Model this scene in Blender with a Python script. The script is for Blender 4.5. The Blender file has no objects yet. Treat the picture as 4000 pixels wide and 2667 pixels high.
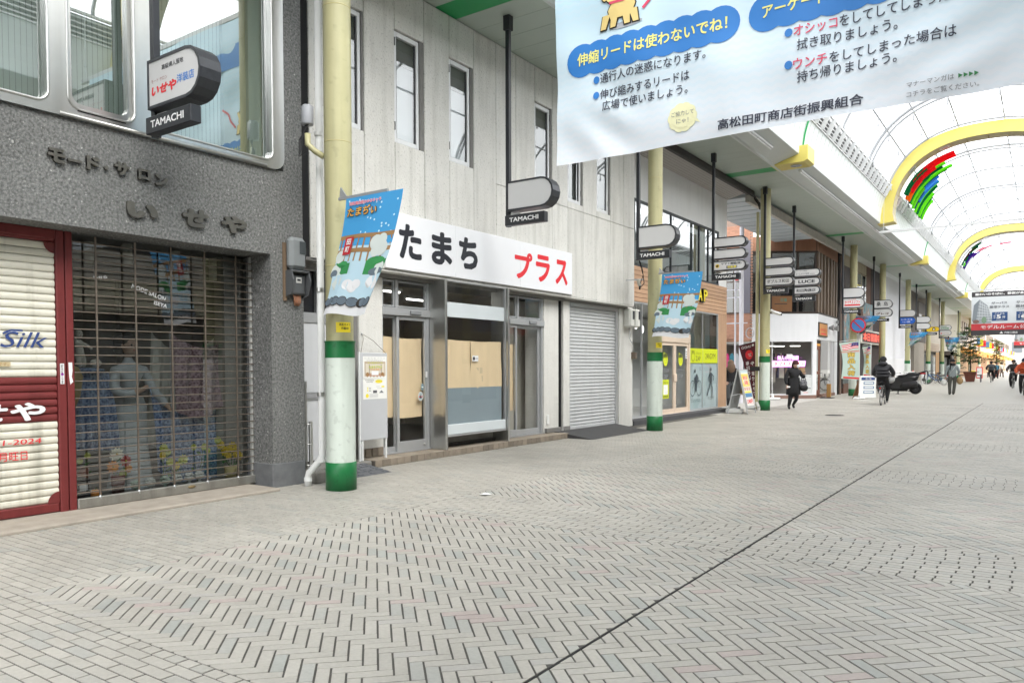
import bpy, math, random
from mathutils import Vector, Matrix
random.seed(7)
R = math.radians
sc = bpy.context.scene
COL = sc.collection

# ------------------------------------------------------------------ camera, sky, sun, exposure
cam = bpy.data.cameras.new('camera')
cam.sensor_width = 36.0
cam.lens = 36.0 * 2989.9 / 4000.0
cam.shift_y = (1527.25 - 1333.5) / 4000.0
cam.clip_start = 0.05
cam.clip_end = 900
co = bpy.data.objects.new('camera', cam)
COL.objects.link(co)
_y, _p, _r = 0.608978, -0.032352, -0.00286
_f = Vector((-math.sin(_y) * math.cos(_p), math.cos(_y) * math.cos(_p), math.sin(_p)))
_rt = Vector((math.cos(_y), math.sin(_y), 0))
_up = _rt.cross(_f)
_r2 = _rt * math.cos(_r) + _up * math.sin(_r)
_u2 = -_rt * math.sin(_r) + _up * math.cos(_r)
co.matrix_world = Matrix(((_r2.x, _u2.x, -_f.x, 0), (_r2.y, _u2.y, -_f.y, 0), (_r2.z, _u2.z, -_f.z, 1.45), (0, 0, 0, 1)))
sc.camera = co

SUN_EL, SUN_AZ = 50.0, 115.0          # veiled sun over the roofs on the right, a little behind the camera
w = bpy.data.worlds.new('World'); sc.world = w; w.use_nodes = True
nt = w.node_tree; nt.nodes.clear()
sky = nt.nodes.new('ShaderNodeTexSky'); sky.sky_type = 'NISHITA'; sky.sun_disc = False
sky.sun_elevation = R(SUN_EL); sky.sun_rotation = R(SUN_AZ)
sky.air_density = 1.0; sky.dust_density = 1.5; sky.ozone_density = 1.0
hs = nt.nodes.new('ShaderNodeHueSaturation'); hs.inputs['Saturation'].default_value = 0.16   # white winter overcast
bg = nt.nodes.new('ShaderNodeBackground'); bg.inputs['Strength'].default_value = 0.15
wo = nt.nodes.new('ShaderNodeOutputWorld')
nt.links.new(sky.outputs[0], hs.inputs['Color']); nt.links.new(hs.outputs[0], bg.inputs[0]); nt.links.new(bg.outputs[0], wo.inputs[0])
sl = bpy.data.lights.new('sun', 'SUN'); sl.energy = 1.5; sl.angle = R(40); sl.color = (1, .97, .92)
so = bpy.data.objects.new('sun', sl); COL.objects.link(so)
so.rotation_euler = (R(90 - SUN_EL), 0, R(180 - SUN_AZ))
sc.view_settings.view_transform = 'Standard'
sc.view_settings.look = 'None'
sc.view_settings.gamma = 1.0
sc.view_settings.use_curve_mapping = False
sc.view_settings.exposure = 2.05
cy = sc.cycles
cy.max_bounces = 10; cy.diffuse_bounces = 5; cy.glossy_bounces = 3; cy.transmission_bounces = 4; cy.transparent_max_bounces = 14
cy.caustics_reflective = False; cy.caustics_refractive = False; cy.sample_clamp_indirect = 6.0
cy.use_denoising = True

# ------------------------------------------------------------------ materials
MATS = {}
def M(name, col, rough=.6, metal=0., var=0., vs=5., bump=0., bs=80., spec=.4, streak=0., emit=0., ecol=None, speck=0., spk=200., rnd=0.):
    if name in MATS: return MATS[name]
    m = bpy.data.materials.new(name); m.use_nodes = True
    n = m.node_tree.nodes; l = m.node_tree.links; b = n['Principled BSDF']
    b.inputs['Base Color'].default_value = (*col, 1); b.inputs['Roughness'].default_value = rough
    b.inputs['Metallic'].default_value = metal; b.inputs['Specular IOR Level'].default_value = spec
    m.diffuse_color = (*col, 1)
    need = var or bump or streak or speck or rnd
    if need:
        g = n.new('ShaderNodeNewGeometry'); pos = g.outputs['Position']
        cur = None
        def mixc(fac, dark, light):
            mx = n.new('ShaderNodeMix'); mx.data_type = 'RGBA'
            l.new(fac, mx.inputs[0]); mx.inputs[6].default_value = (*dark, 1); mx.inputs[7].default_value = (*light, 1)
            return mx
        def mul(a, bcol_out):
            mx = n.new('ShaderNodeMix'); mx.data_type = 'RGBA'; mx.blend_type = 'MULTIPLY'; mx.inputs[0].default_value = 1
            if a is None: mx.inputs[6].default_value = (*col, 1)
            else: l.new(a, mx.inputs[6])
            l.new(bcol_out, mx.inputs[7]); return mx.outputs[2]
        if var:
            nz = n.new('ShaderNodeTexNoise'); nz.inputs['Scale'].default_value = vs; nz.inputs['Detail'].default_value = 6; nz.inputs['Roughness'].default_value = .65
            l.new(pos, nz.inputs['Vector'])
            mx = mixc(nz.outputs['Fac'], (1 - 1.6 * var,) * 3, (1 + 1.3 * var,) * 3); cur = mul(cur, mx.outputs[2])
        if streak:
            mp = n.new('ShaderNodeMapping'); mp.inputs['Scale'].default_value = (7, 7, .55); l.new(pos, mp.inputs['Vector'])
            nz = n.new('ShaderNodeTexNoise'); nz.inputs['Scale'].default_value = 1.0; nz.inputs['Detail'].default_value = 5
            l.new(mp.outputs[0], nz.inputs['Vector'])
            cr = n.new('ShaderNodeMapRange'); cr.inputs[1].default_value = .48; cr.inputs[2].default_value = .72; l.new(nz.outputs['Fac'], cr.inputs[0])
            mx = mixc(cr.outputs[0], (1, 1, 1), (1 - streak, 1 - streak, 1 - streak * 1.05)); cur = mul(cur, mx.outputs[2])
        if speck:
            nz = n.new('ShaderNodeTexNoise'); nz.inputs['Scale'].default_value = spk; nz.inputs['Detail'].default_value = 2
            l.new(pos, nz.inputs['Vector'])
            cr = n.new('ShaderNodeMapRange'); cr.inputs[1].default_value = .6; cr.inputs[2].default_value = .72; l.new(nz.outputs['Fac'], cr.inputs[0])
            mx = mixc(cr.outputs[0], (1, 1, 1), (1 - speck,) * 3); cur = mul(cur, mx.outputs[2])
        if rnd:
            oi = n.new('ShaderNodeObjectInfo'); mr = n.new('ShaderNodeMapRange'); l.new(oi.outputs['Random'], mr.inputs[0]); mr.inputs[3].default_value = 1 - rnd; mr.inputs[4].default_value = 1 + rnd
            cb = n.new('ShaderNodeCombineXYZ')
            for i in range(3): l.new(mr.outputs[0], cb.inputs[i])
            cur = mul(cur, cb.outputs[0])
        if cur is not None: l.new(cur, b.inputs['Base Color'])
        if bump:
            nz = n.new('ShaderNodeTexNoise'); nz.inputs['Scale'].default_value = bs; nz.inputs['Detail'].default_value = 4
            l.new(pos, nz.inputs['Vector'])
            bp = n.new('ShaderNodeBump'); bp.inputs['Strength'].default_value = bump; bp.inputs['Distance'].default_value = .01
            l.new(nz.outputs['Fac'], bp.inputs['Height']); l.new(bp.outputs[0], b.inputs['Normal'])
    if emit:
        b.inputs['Emission Color'].default_value = (*(ecol or col), 1); b.inputs['Emission Strength'].default_value = emit
    MATS[name] = m
    return m

def glassmat(name, tint=(.93, .96, .95), ior=1.85, rough=.0):
    if name in MATS: return MATS[name]
    m = bpy.data.materials.new(name); m.use_nodes = True; n = m.node_tree.nodes; l = m.node_tree.links
    n.remove(n['Principled BSDF']); out = n['Material Output']
    t = n.new('ShaderNodeBsdfTransparent'); t.inputs[0].default_value = (*tint, 1)
    g = n.new('ShaderNodeBsdfGlossy'); g.inputs['Roughness'].default_value = rough; g.inputs[0].default_value = (.95, .97, .97, 1)
    fr = n.new('ShaderNodeFresnel'); ge = n.new('ShaderNodeNewGeometry'); mi = n.new('ShaderNodeMapRange'); mi.inputs[3].default_value = ior; mi.inputs[4].default_value = 1 / ior   # same reflectance from both sides of the thin pane
    l.new(ge.outputs['Backfacing'], mi.inputs[0]); l.new(mi.outputs[0], fr.inputs[0])
    mx = n.new('ShaderNodeMixShader'); l.new(fr.outputs[0], mx.inputs[0]); l.new(t.outputs[0], mx.inputs[1]); l.new(g.outputs[0], mx.inputs[2])
    l.new(mx.outputs[0], out.inputs[0]); MATS[name] = m
    return m

def roofmat(name, col=(.92, .93, .93), tr=.55, tint=(.95, .96, .96)):
    m = bpy.data.materials.new(name); m.use_nodes = True; n = m.node_tree.nodes; l = m.node_tree.links
    n.remove(n['Principled BSDF']); out = n['Material Output']
    t = n.new('ShaderNodeBsdfTransparent'); t.inputs[0].default_value = (*tint, 1)
    d = n.new('ShaderNodeBsdfTranslucent'); d.inputs[0].default_value = (*col, 1)
    mx = n.new('ShaderNodeMixShader'); mx.inputs[0].default_value = 1 - tr
    l.new(t.outputs[0], mx.inputs[1]); l.new(d.outputs[0], mx.inputs[2]); l.new(mx.outputs[0], out.inputs[0])
    MATS[name] = m
    return m

# ------------------------------------------------------------------ mesh builder
class MB:
    def __init__(s): s.v = []; s.f = []; s.fm = []; s.mats = []; s.sm = []
    def mi(s, m):
        if m not in s.mats: s.mats.append(m)
        return s.mats.index(m)
    def add(s, vs, fs, m, smooth=False):
        o = len(s.v); s.v.extend(tuple(p) for p in vs); k = s.mi(m)
        for f in fs:
            s.f.append(tuple(i + o for i in f)); s.fm.append(k); s.sm.append(smooth)
        return s
    def box(s, x0, x1, y0, y1, z0, z1, m, bev=0.):
        if x0 > x1: x0, x1 = x1, x0
        if y0 > y1: y0, y1 = y1, y0
        if z0 > z1: z0, z1 = z1, z0
        b = min(bev, (x1 - x0) / 2.2, (y1 - y0) / 2.2, (z1 - z0) / 2.2)
        if b <= 0:
            v = [(x, y, z) for x in (x0, x1) for y in (y0, y1) for z in (z0, z1)]
            return s.add(v, [(0, 1, 3, 2), (4, 6, 7, 5), (0, 4, 5, 1), (2, 3, 7, 6), (0, 2, 6, 4), (1, 5, 7, 3)], m)
        c = ((x0, x1), (y0, y1), (z0, z1)); v = []; idx = {}
        for i in (0, 1):
            for j in (0, 1):
                for k in (0, 1):
                    for ax in range(3):
                        p = []
                        for a, q in enumerate((i, j, k)):
                            e = c[a][q]
                            if a != ax: e += b if q == 0 else -b
                            p.append(e)
                        idx[(i, j, k, ax)] = len(v); v.append(p)
        fs = []
        for ax in range(3):
            a1, a2 = [a for a in range(3) if a != ax]
            for q in (0, 1):
                r = []
                for (p1, p2) in ((0, 0), (1, 0), (1, 1), (0, 1)):
                    t = [0, 0, 0]; t[ax] = q; t[a1] = p1; t[a2] = p2; r.append(idx[(*t, ax)])
                fs.append(tuple(r))
        for ax in range(3):
            a1, a2 = [a for a in range(3) if a != ax]
            for p1 in (0, 1):
                for p2 in (0, 1):
                    t0 = [0, 0, 0]; t0[a1] = p1; t0[a2] = p2; t1 = list(t0); t1[ax] = 1
                    fs.append((idx[(*t0, a1)], idx[(*t1, a1)], idx[(*t1, a2)], idx[(*t0, a2)]))
        for i in (0, 1):
            for j in (0, 1):
                for k in (0, 1): fs.append((idx[(i, j, k, 0)], idx[(i, j, k, 1)], idx[(i, j, k, 2)]))
        return s.add(v, fs, m)
    def quad(s, a, b, c, d, m): return s.add([a, b, c, d], [(0, 1, 2, 3)], m)
    def bar(s, p0, p1, wx, wy, m, up=(0, 0, 1)):
        p0, p1 = Vector(p0), Vector(p1); d = (p1 - p0).normalized(); u = Vector(up)
        if abs(d.dot(u)) > .98: u = Vector((1, 0, 0))
        a = d.cross(u).normalized(); b = a.cross(d).normalized()
        v = [p + a * (i * wx / 2) + b * (j * wy / 2) for p in (p0, p1) for i in (-1, 1) for j in (-1, 1)]
        return s.add(v, [(0, 1, 3, 2), (4, 6, 7, 5), (0, 4, 5, 1), (2, 3, 7, 6), (0, 2, 6, 4), (1, 5, 7, 3)], m)
    def cyl(s, p0, p1, r0, m, r1=None, n=12, cap=True, smooth=True):
        r1 = r0 if r1 is None else r1
        p0, p1 = Vector(p0), Vector(p1); d = (p1 - p0).normalized(); u = Vector((0, 0, 1)) if abs(d.z) < .95 else Vector((1, 0, 0))
        a = d.cross(u).normalized(); b = d.cross(a).normalized()
        v = []
        for p, r in ((p0, r0), (p1, r1)):
            for i in range(n):
                t = 2 * math.pi * i / n; v.append(p + a * (r * math.cos(t)) + b * (r * math.sin(t)))
        s.add(v, [(i, (i + 1) % n, n + (i + 1) % n, n + i) for i in range(n)], m, smooth)
        if cap: s.add(v, [tuple(range(n))[::-1], tuple(range(n, 2 * n))], m)
        return s
    def tube(s, pts, r, m, n=8, close=False):
        pts = [Vector(p) for p in pts]; k = len(pts); v = []; pa = None
        for i, p in enumerate(pts):
            d = (pts[(i + 1) % k] - pts[i - 1]) if close else (pts[min(i + 1, k - 1)] - pts[max(i - 1, 0)])
            d = d.normalized()
            if pa is None:
                u = Vector((0, 0, 1)) if abs(d.z) < .9 else Vector((1, 0, 0)); a = d.cross(u).normalized()
            else: a = (pa - d * pa.dot(d)).normalized()
            pa = a; b = d.cross(a); rr = r[i] if isinstance(r, (list, tuple)) else r
            for j in range(n):
                t = 2 * math.pi * j / n; v.append(p + a * (rr * math.cos(t)) + b * (rr * math.sin(t)))
        fs = []
        for i in range(k if close else k - 1):
            i2 = (i + 1) % k
            for j in range(n): fs.append((i * n + j, i * n + (j + 1) % n, i2 * n + (j + 1) % n, i2 * n + j))
        if not close: fs += [tuple(range(n))[::-1], tuple((k - 1) * n + j for j in range(n))]
        return s.add(v, fs, m, True)
    def lathe(s, prof, c, m, n=16, sx=1., sy=1., smooth=True):
        v = []
        for r, z in prof:
            for i in range(n):
                t = 2 * math.pi * i / n; v.append((c[0] + r * sx * math.cos(t), c[1] + r * sy * math.sin(t), c[2] + z))
        k = len(prof)
        fs = [(i * n + j, i * n + (j + 1) % n, (i + 1) * n + (j + 1) % n, (i + 1) * n + j) for i in range(k - 1) for j in range(n)]
        fs += [tuple(range(n))[::-1], tuple((k - 1) * n + j for j in range(n))]
        return s.add(v, fs, m, smooth)
    def ball(s, c, r, m, n=10, k=6):
        rx, ry, rz = r if isinstance(r, (tuple, list)) else (r, r, r)
        v = []
        for i in range(k + 1):
            ph = -math.pi / 2 + math.pi * i / k
            for j in range(n):
                t = 2 * math.pi * j / n; v.append((c[0] + rx * math.cos(ph) * math.cos(t), c[1] + ry * math.cos(ph) * math.sin(t), c[2] + rz * math.sin(ph)))
        return s.add(v, [(i * n + j, i * n + (j + 1) % n, (i + 1) * n + (j + 1) % n, (i + 1) * n + j) for i in range(k) for j in range(n)], m, True)
    def prism(s, pts, d, m, cap0=True):
        """convex or simple polygon (3-D points) extruded by vector d"""
        n = len(pts); d = Vector(d); v = [Vector(p) for p in pts] + [Vector(p) + d for p in pts]
        fs = [(i, (i + 1) % n, n + (i + 1) % n, n + i) for i in range(n)] + [tuple(range(n, 2 * n))]
        if cap0: fs.append(tuple(range(n))[::-1])
        return s.add(v, fs, m)
    def ring(s, outer, inner, m):
        n = len(outer)
        return s.add(list(outer) + list(inner), [(i, (i + 1) % n, n + (i + 1) % n, n + i) for i in range(n)], m)
    def warp(s, fn): s.v = [tuple(fn(*p)) for p in s.v]; return s

ORG = {}
def obj(name, mb, parent=None, label=None, cat=None, group=None, kind=None, base=None):
    org = Vector((0, 0, 0))
    if parent is not None: org = ORG[parent.name]
    elif base is not None: org = Vector(base)
    me = bpy.data.meshes.new(name)
    me.from_pydata([(p[0] - org.x, p[1] - org.y, p[2] - org.z) for p in mb.v], [], mb.f)
    for m in mb.mats: me.materials.append(m)
    me.polygons.foreach_set('material_index', mb.fm)
    me.polygons.foreach_set('use_smooth', mb.sm)
    me.update()
    o = bpy.data.objects.new(name, me); COL.objects.link(o)
    if parent is not None: o.parent = parent
    else: o.location = org
    ORG[o.name] = org
    tag(o, label, cat, group, kind)
    return o
def tag(o, label=None, cat=None, group=None, kind=None):
    if label: o['label'] = label
    if cat: o['category'] = cat
    if group: o['group'] = group
    if kind: o['kind'] = kind
def thing(name, loc, label, cat, group=None):
    o = bpy.data.objects.new(name, None); o.empty_display_size = .2; COL.objects.link(o)
    o.location = loc; ORG[o.name] = Vector(loc); tag(o, label, cat, group)
    return o
def inst(name, me, parent, loc, rotz=0.):
    """a piece that shares its mesh data; loc is in world space"""
    o = bpy.data.objects.new(name, me); COL.objects.link(o)
    if parent is not None:
        o.parent = parent; o.location = Vector(loc) - ORG[parent.name]
        ORG[o.name] = Vector(loc)
    else: o.location = loc
    o.rotation_euler = (0, 0, rotz)
    return o
def mesh_of(mb, name='piece'):
    me = bpy.data.meshes.new(name); me.from_pydata(mb.v, [], mb.f)
    for m in mb.mats: me.materials.append(m)
    me.polygons.foreach_set('material_index', mb.fm); me.polygons.foreach_set('use_smooth', mb.sm); me.update()
    return me
def dup(root, loc, label=None, group=None, rotz=None):
    c = root.copy(); COL.objects.link(c); c.location = loc; ORG[c.name] = Vector(loc)
    if rotz is not None: c.rotation_euler = (0, 0, rotz)
    if label: c['label'] = label
    if group: c['group'] = group
    for ch in root.children:
        d = ch.copy(); COL.objects.link(d); d.parent = c; ORG[d.name] = Vector(loc)
        for g in ch.children:
            e = g.copy(); COL.objects.link(e); e.parent = d
    return c

# ------------------------------------------------------------------ lettering (Blender's own built-in font)
_cu = bpy.data.curves.new('lettering', 'FONT'); _cu.resolution_u = 3
_to = bpy.data.objects.new('lettering_tmp', _cu); COL.objects.link(_to)
_tc = {}
def glyphs(t, off):
    if (t, off) in _tc: return _tc[(t, off)]
    _cu.body = t; _cu.offset = off
    dg = bpy.context.evaluated_depsgraph_get(); dg.update()
    me = bpy.data.meshes.new_from_object(_to.evaluated_get(dg))
    vs = [tuple(v.co) for v in me.vertices]; fs = [tuple(p.vertices) for p in me.polygons]
    bpy.data.meshes.remove(me)
    if not vs: vs, fs = [(0, 0, 0), (1, 0, 0), (1, 1, 0)], [(0, 1, 2)]
    x0 = min(v[0] for v in vs); x1 = max(v[0] for v in vs); y0 = min(v[1] for v in vs); y1 = max(v[1] for v in vs)
    _tc[(t, off)] = (vs, fs, x0, x1, y0, y1)
    return _tc[(t, off)]
def text(mb, t, u0, v0, w, h, m, off=.025, P=None, ext=0., lay=1, slant=0., mirror=False, rot=0.):
    """fit lettering into the rectangle (u0,v0)-(u0+w,v0+h) of the plane P(u,v,n); weight comes from shifted copies"""
    vs, fs, x0, x1, y0, y1 = glyphs(t, 0.)
    e = max(0., off) * .8
    kv = h / (y1 - y0 + 2 * e); kw = kv if w is None else w / (x1 - x0 + 2 * e)
    W = (x1 - x0 + 2 * e) * kw
    sh = [(0, 0)] if e < .004 else [(e * math.cos(q), e * math.sin(q)) for q in [2 * math.pi * (i + .5) / (8 if e > .03 else 4) for i in range(8 if e > .03 else 4)]]
    if e > .045: sh += [(.5 * e * math.cos(q), .5 * e * math.sin(q)) for q in [2 * math.pi * i / 4 for i in range(4)]]
    if mirror: fs = [f[::-1] for f in fs]
    N = len(vs); side = []
    if ext:
        edges = set((f[i], f[(i + 1) % len(f)]) for f in fs for i in range(len(f)))
        side = [(b2, a2, a2 + N, b2 + N) for (a2, b2) in edges if (b2, a2) not in edges]
    for c, (sx_, sy_) in enumerate(sh):
        q = []
        for x, y, _ in vs:
            a = (x - x0 + e + sx_) * kw; b = (y - y0 + e + sy_) * kv
            if mirror: a = W - a
            a += slant * b
            if rot:
                ca, sa = math.cos(rot), math.sin(rot); a, b = a * ca - b * sa, a * sa + b * ca
            q.append((u0 + a, v0 + b))
        n = .0012 * lay + .00007 * c
        if not ext: mb.add([P(a, b, n) for a, b in q], fs, m)
        else: mb.add([P(a, b, n + ext) for a, b in q] + [P(a, b, n) for a, b in q], list(fs) + side, m)
    return W
def planeX(X, y0=0, z0=0): return lambda u, v, n=0.: (X + n, y0 + u, z0 + v)            # faces +X, read from the street
def planeY(Y, x0=0, z0=0): return lambda u, v, n=0.: (x0 + u, Y - n, z0 + v)            # faces -Y, towards the camera
def rect(mb, P, u0, v0, u1, v1, m, lay=1): mb.quad(P(u0, v0, .0012 * lay), P(u1, v0, .0012 * lay), P(u1, v1, .0012 * lay), P(u0, v1, .0012 * lay), m)
def disc(mb, P, cu, cv, ru, rv, m, lay=1, n=20, a0=0., a1=2 * math.pi):
    mb.add([P(cu + ru * math.cos(a0 + (a1 - a0) * i / n), cv + rv * math.sin(a0 + (a1 - a0) * i / n), .0012 * lay) for i in range(n)], [tuple(range(n))], m)
def poly(mb, P, pts, m, lay=1): mb.add([P(a, b, .0012 * lay) for a, b in pts], [tuple(range(len(pts)))], m)
def stroke(mb, P, pts, wd, m, lay=1):
    for (a, b), (c, d) in zip(pts, pts[1:]):
        L = math.hypot(c - a, d - b) or 1; nx, ny = -(d - b) / L * wd / 2, (c - a) / L * wd / 2
        mb.quad(P(a - nx, b - ny, .0012 * lay), P(c - nx, d - ny, .0012 * lay), P(c + nx, d + ny, .0012 * lay), P(a + nx, b + ny, .0012 * lay), m)

# ------------------------------------------------------------------ shared materials
white = M('white_paint', (.78, .79, .78), .45, var=.05, vs=3)
black = M('black_metal', (.025, .027, .032), .42, var=.1, vs=12)
ink = M('black_print', (.02, .022, .03), .5)
wink = M('white_print', (.82, .82, .82), .5)
redink = M('red_print', (.72, .03, .04), .45)
blueink = M('blue_print', (.05, .19, .55), .5)
dkblue = M('navy_print', (.03, .06, .2), .5)
yelink = M('yellow_print', (.85, .72, .06), .5)
limeink = M('lime_print', (.6, .68, .02), .5)
greenink = M('green_print', (.05, .25, .09), .5)
greyink = M('grey_print', (.2, .21, .23), .5)
orgink = M('orange_print', (.8, .38, .08), .5)
pinkink = M('pink_print', (.8, .12, .2), .5)
brnink = M('brown_print', (.36, .2, .08), .5)
alu = M('aluminium', (.55, .56, .57), .38, .75, var=.06, vs=6)
alup = M('aluminium_frame', (.5, .51, .52), .4, .5, var=.05, vs=5)
steel = M('stainless_steel', (.58, .58, .56), .28, .9, var=.07, vs=4, streak=.12)
concrete = M('concrete', (.33, .32, .3), .9, var=.22, vs=4, bump=.3, bs=70)
dark = M('dark_void', (.015, .015, .016), .9)
glass = glassmat('window_glass', (.98, .985, .98), 1.4)
glassr = glassmat('reflective_glass', (.85, .89, .88), 2.3)
pyel = M('pillar_yellow', (.44, .415, .235), .42, var=.09, vs=2.5, streak=.2, speck=.12, spk=9)
pgrn = M('pillar_green', (.012, .15, .045), .38, var=.18, vs=6, streak=.15, speck=.25, spk=18)
pwht = M('pillar_white', (.60, .66, .60), .4, var=.07, vs=3, streak=.16, speck=.14, spk=14)
green = M('canopy_green', (.02, .3, .09), .4, var=.06, vs=3)
rubber = M('rubber', (.025, .025, .027), .75, var=.15, vs=20)
# ------------------------------------------------------------------ ground and paving
XW = -7.98                     # left building line at the ground
def pavmat(name, els):
    m = bpy.data.materials.new(name); m.use_nodes = True; n = m.node_tree.nodes; l = m.node_tree.links; b = n['Principled BSDF']
    g = n.new('ShaderNodeNewGeometry'); oi = n.new('ShaderNodeObjectInfo')
    ad = n.new('ShaderNodeMath'); ad.operation = 'ADD'; l.new(g.outputs['Random Per Island'], ad.inputs[0]); l.new(oi.outputs['Random'], ad.inputs[1])
    fr = n.new('ShaderNodeMath'); fr.operation = 'FRACT'; l.new(ad.outputs[0], fr.inputs[0])
    cr = n.new('ShaderNodeValToRGB'); l.new(fr.outputs[0], cr.inputs[0]); cr.color_ramp.interpolation = 'CONSTANT'
    e = cr.color_ramp.elements; e[0].position = 0; e[0].color = (*els[0][1], 1); e[1].position = els[1][0]; e[1].color = (*els[1][1], 1)
    for p, c in els[2:]:
        q = e.new(p); q.color = (*c, 1)
    nz = n.new('ShaderNodeTexNoise'); nz.inputs['Scale'].default_value = .8; nz.inputs['Detail'].default_value = 8; nz.inputs['Roughness'].default_value = .7
    l.new(g.outputs['Position'], nz.inputs['Vector'])
    mr = n.new('ShaderNodeMapRange'); l.new(nz.outputs['Fac'], mr.inputs[0]); mr.inputs[1].default_value = .3; mr.inputs[2].default_value = .7; mr.inputs[3].default_value = .8; mr.inputs[4].default_value = 1.08
    n2 = n.new('ShaderNodeTexNoise'); n2.inputs['Scale'].default_value = 45; n2.inputs['Detail'].default_value = 3; l.new(g.outputs['Position'], n2.inputs['Vector'])
    m2 = n.new('ShaderNodeMapRange'); l.new(n2.outputs['Fac'], m2.inputs[0]); m2.inputs[1].default_value = .3; m2.inputs[2].default_value = .7; m2.inputs[3].default_value = .93; m2.inputs[4].default_value = 1.05
    mu = n.new('ShaderNodeMath'); mu.operation = 'MULTIPLY'; l.new(mr.outputs[0], mu.inputs[0]); l.new(m2.outputs[0], mu.inputs[1])
    # dark gum spots and oil marks
    vo = n.new('ShaderNodeTexVoronoi'); vo.inputs['Scale'].default_value = 1.6; l.new(g.outputs['Position'], vo.inputs['Vector'])
    vm = n.new('ShaderNodeMapRange'); l.new(vo.outputs['Distance'], vm.inputs[0]); vm.inputs[1].default_value = .018; vm.inputs[2].default_value = .04; vm.inputs[3].default_value = .72; vm.inputs[4].default_value = 1
    m3 = n.new('ShaderNodeMath'); m3.operation = 'MULTIPLY'; l.new(mu.outputs[0], m3.inputs[0]); l.new(vm.outputs[0], m3.inputs[1])
    # darker along the shop fronts, lighter towards the middle, with a noisy edge
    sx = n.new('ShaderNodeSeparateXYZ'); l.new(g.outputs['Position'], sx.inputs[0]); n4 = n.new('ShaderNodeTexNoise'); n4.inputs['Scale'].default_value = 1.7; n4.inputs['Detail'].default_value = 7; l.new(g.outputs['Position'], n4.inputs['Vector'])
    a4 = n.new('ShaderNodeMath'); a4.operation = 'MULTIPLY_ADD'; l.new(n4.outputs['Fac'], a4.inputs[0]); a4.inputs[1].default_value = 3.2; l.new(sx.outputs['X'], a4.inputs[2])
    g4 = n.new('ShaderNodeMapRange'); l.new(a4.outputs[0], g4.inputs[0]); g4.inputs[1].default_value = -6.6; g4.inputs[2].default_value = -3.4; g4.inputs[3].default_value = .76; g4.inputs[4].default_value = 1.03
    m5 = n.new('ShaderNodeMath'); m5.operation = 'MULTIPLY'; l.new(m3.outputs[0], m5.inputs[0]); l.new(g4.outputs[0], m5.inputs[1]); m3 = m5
    mx = n.new('ShaderNodeMix'); mx.data_type = 'RGBA'; mx.blend_type = 'MULTIPLY'; mx.inputs[0].default_value = 1
    cb = n.new('ShaderNodeCombineXYZ')
    for i in range(3): l.new(m3.outputs[0], cb.inputs[i])
    l.new(cr.outputs[0], mx.inputs[6]); l.new(cb.outputs[0], mx.inputs[7]); l.new(mx.outputs[2], b.inputs['Base Color'])
    b.inputs['Roughness'].default_value = .5; b.inputs['Specular IOR Level'].default_value = .35
    bp = n.new('ShaderNodeBump'); bp.inputs['Strength'].default_value = .12; bp.inputs['Distance'].default_value = .005
    l.new(n2.outputs['Fac'], bp.inputs['Height']); l.new(bp.outputs[0], b.inputs['Normal'])
    return m
BASE = [(0, (.478, .453, .405)), (.22, (.455, .432, .386)), (.44, (.495, .47, .421)), (.66, (.466, .443, .397))]
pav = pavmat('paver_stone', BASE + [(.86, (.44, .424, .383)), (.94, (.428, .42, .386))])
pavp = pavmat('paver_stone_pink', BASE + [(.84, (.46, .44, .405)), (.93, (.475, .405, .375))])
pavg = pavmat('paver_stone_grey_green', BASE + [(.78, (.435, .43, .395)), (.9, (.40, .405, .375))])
joint = M('joint_mortar', (.11, .104, .093), .95, var=.3, vs=9)
gm = MB(); gm.add([(-400, -120, -.0046), (400, -120, -.0046), (400, 800, -.0046), (-400, 800, -.0046)], [(0, 1, 2, 3)], joint)
ground = obj('pavement', gm, kind='structure', label='long shopping street floor of pale grey herringbone pavers under the arcade roof')

W_, L_ = .0735, .2205
def clip(pg, a, b, c):
    """keep the side a*x+b*y<=c of a convex polygon"""
    out = []
    for i in range(len(pg)):
        p, q = pg[i], pg[(i + 1) % len(pg)]; dp, dq = a * p[0] + b * p[1] - c, a * q[0] + b * q[1] - c
        if dp <= 0: out.append(p)
        if dp * dq < 0:
            t = dp / (dp - dq); out.append((p[0] + (q[0] - p[0]) * t, p[1] + (q[1] - p[1]) * t))
    return out
def cliprect(pg, r):
    for a, b, c in ((-1, 0, -r[0]), (1, 0, r[1]), (0, -1, -r[2]), (0, 1, r[3])):
        pg = clip(pg, a, b, c)
        if len(pg) < 3: return None
    return pg
def inview(x, y, lim=60, near=.6):
    d = math.hypot(x, y)
    if d < .01: return False
    a = math.degrees(math.atan2(-x, y)) - 34.9
    return abs(a) < lim and (x * -.572 + y * .82) > near
whole = []; cut = []
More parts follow.
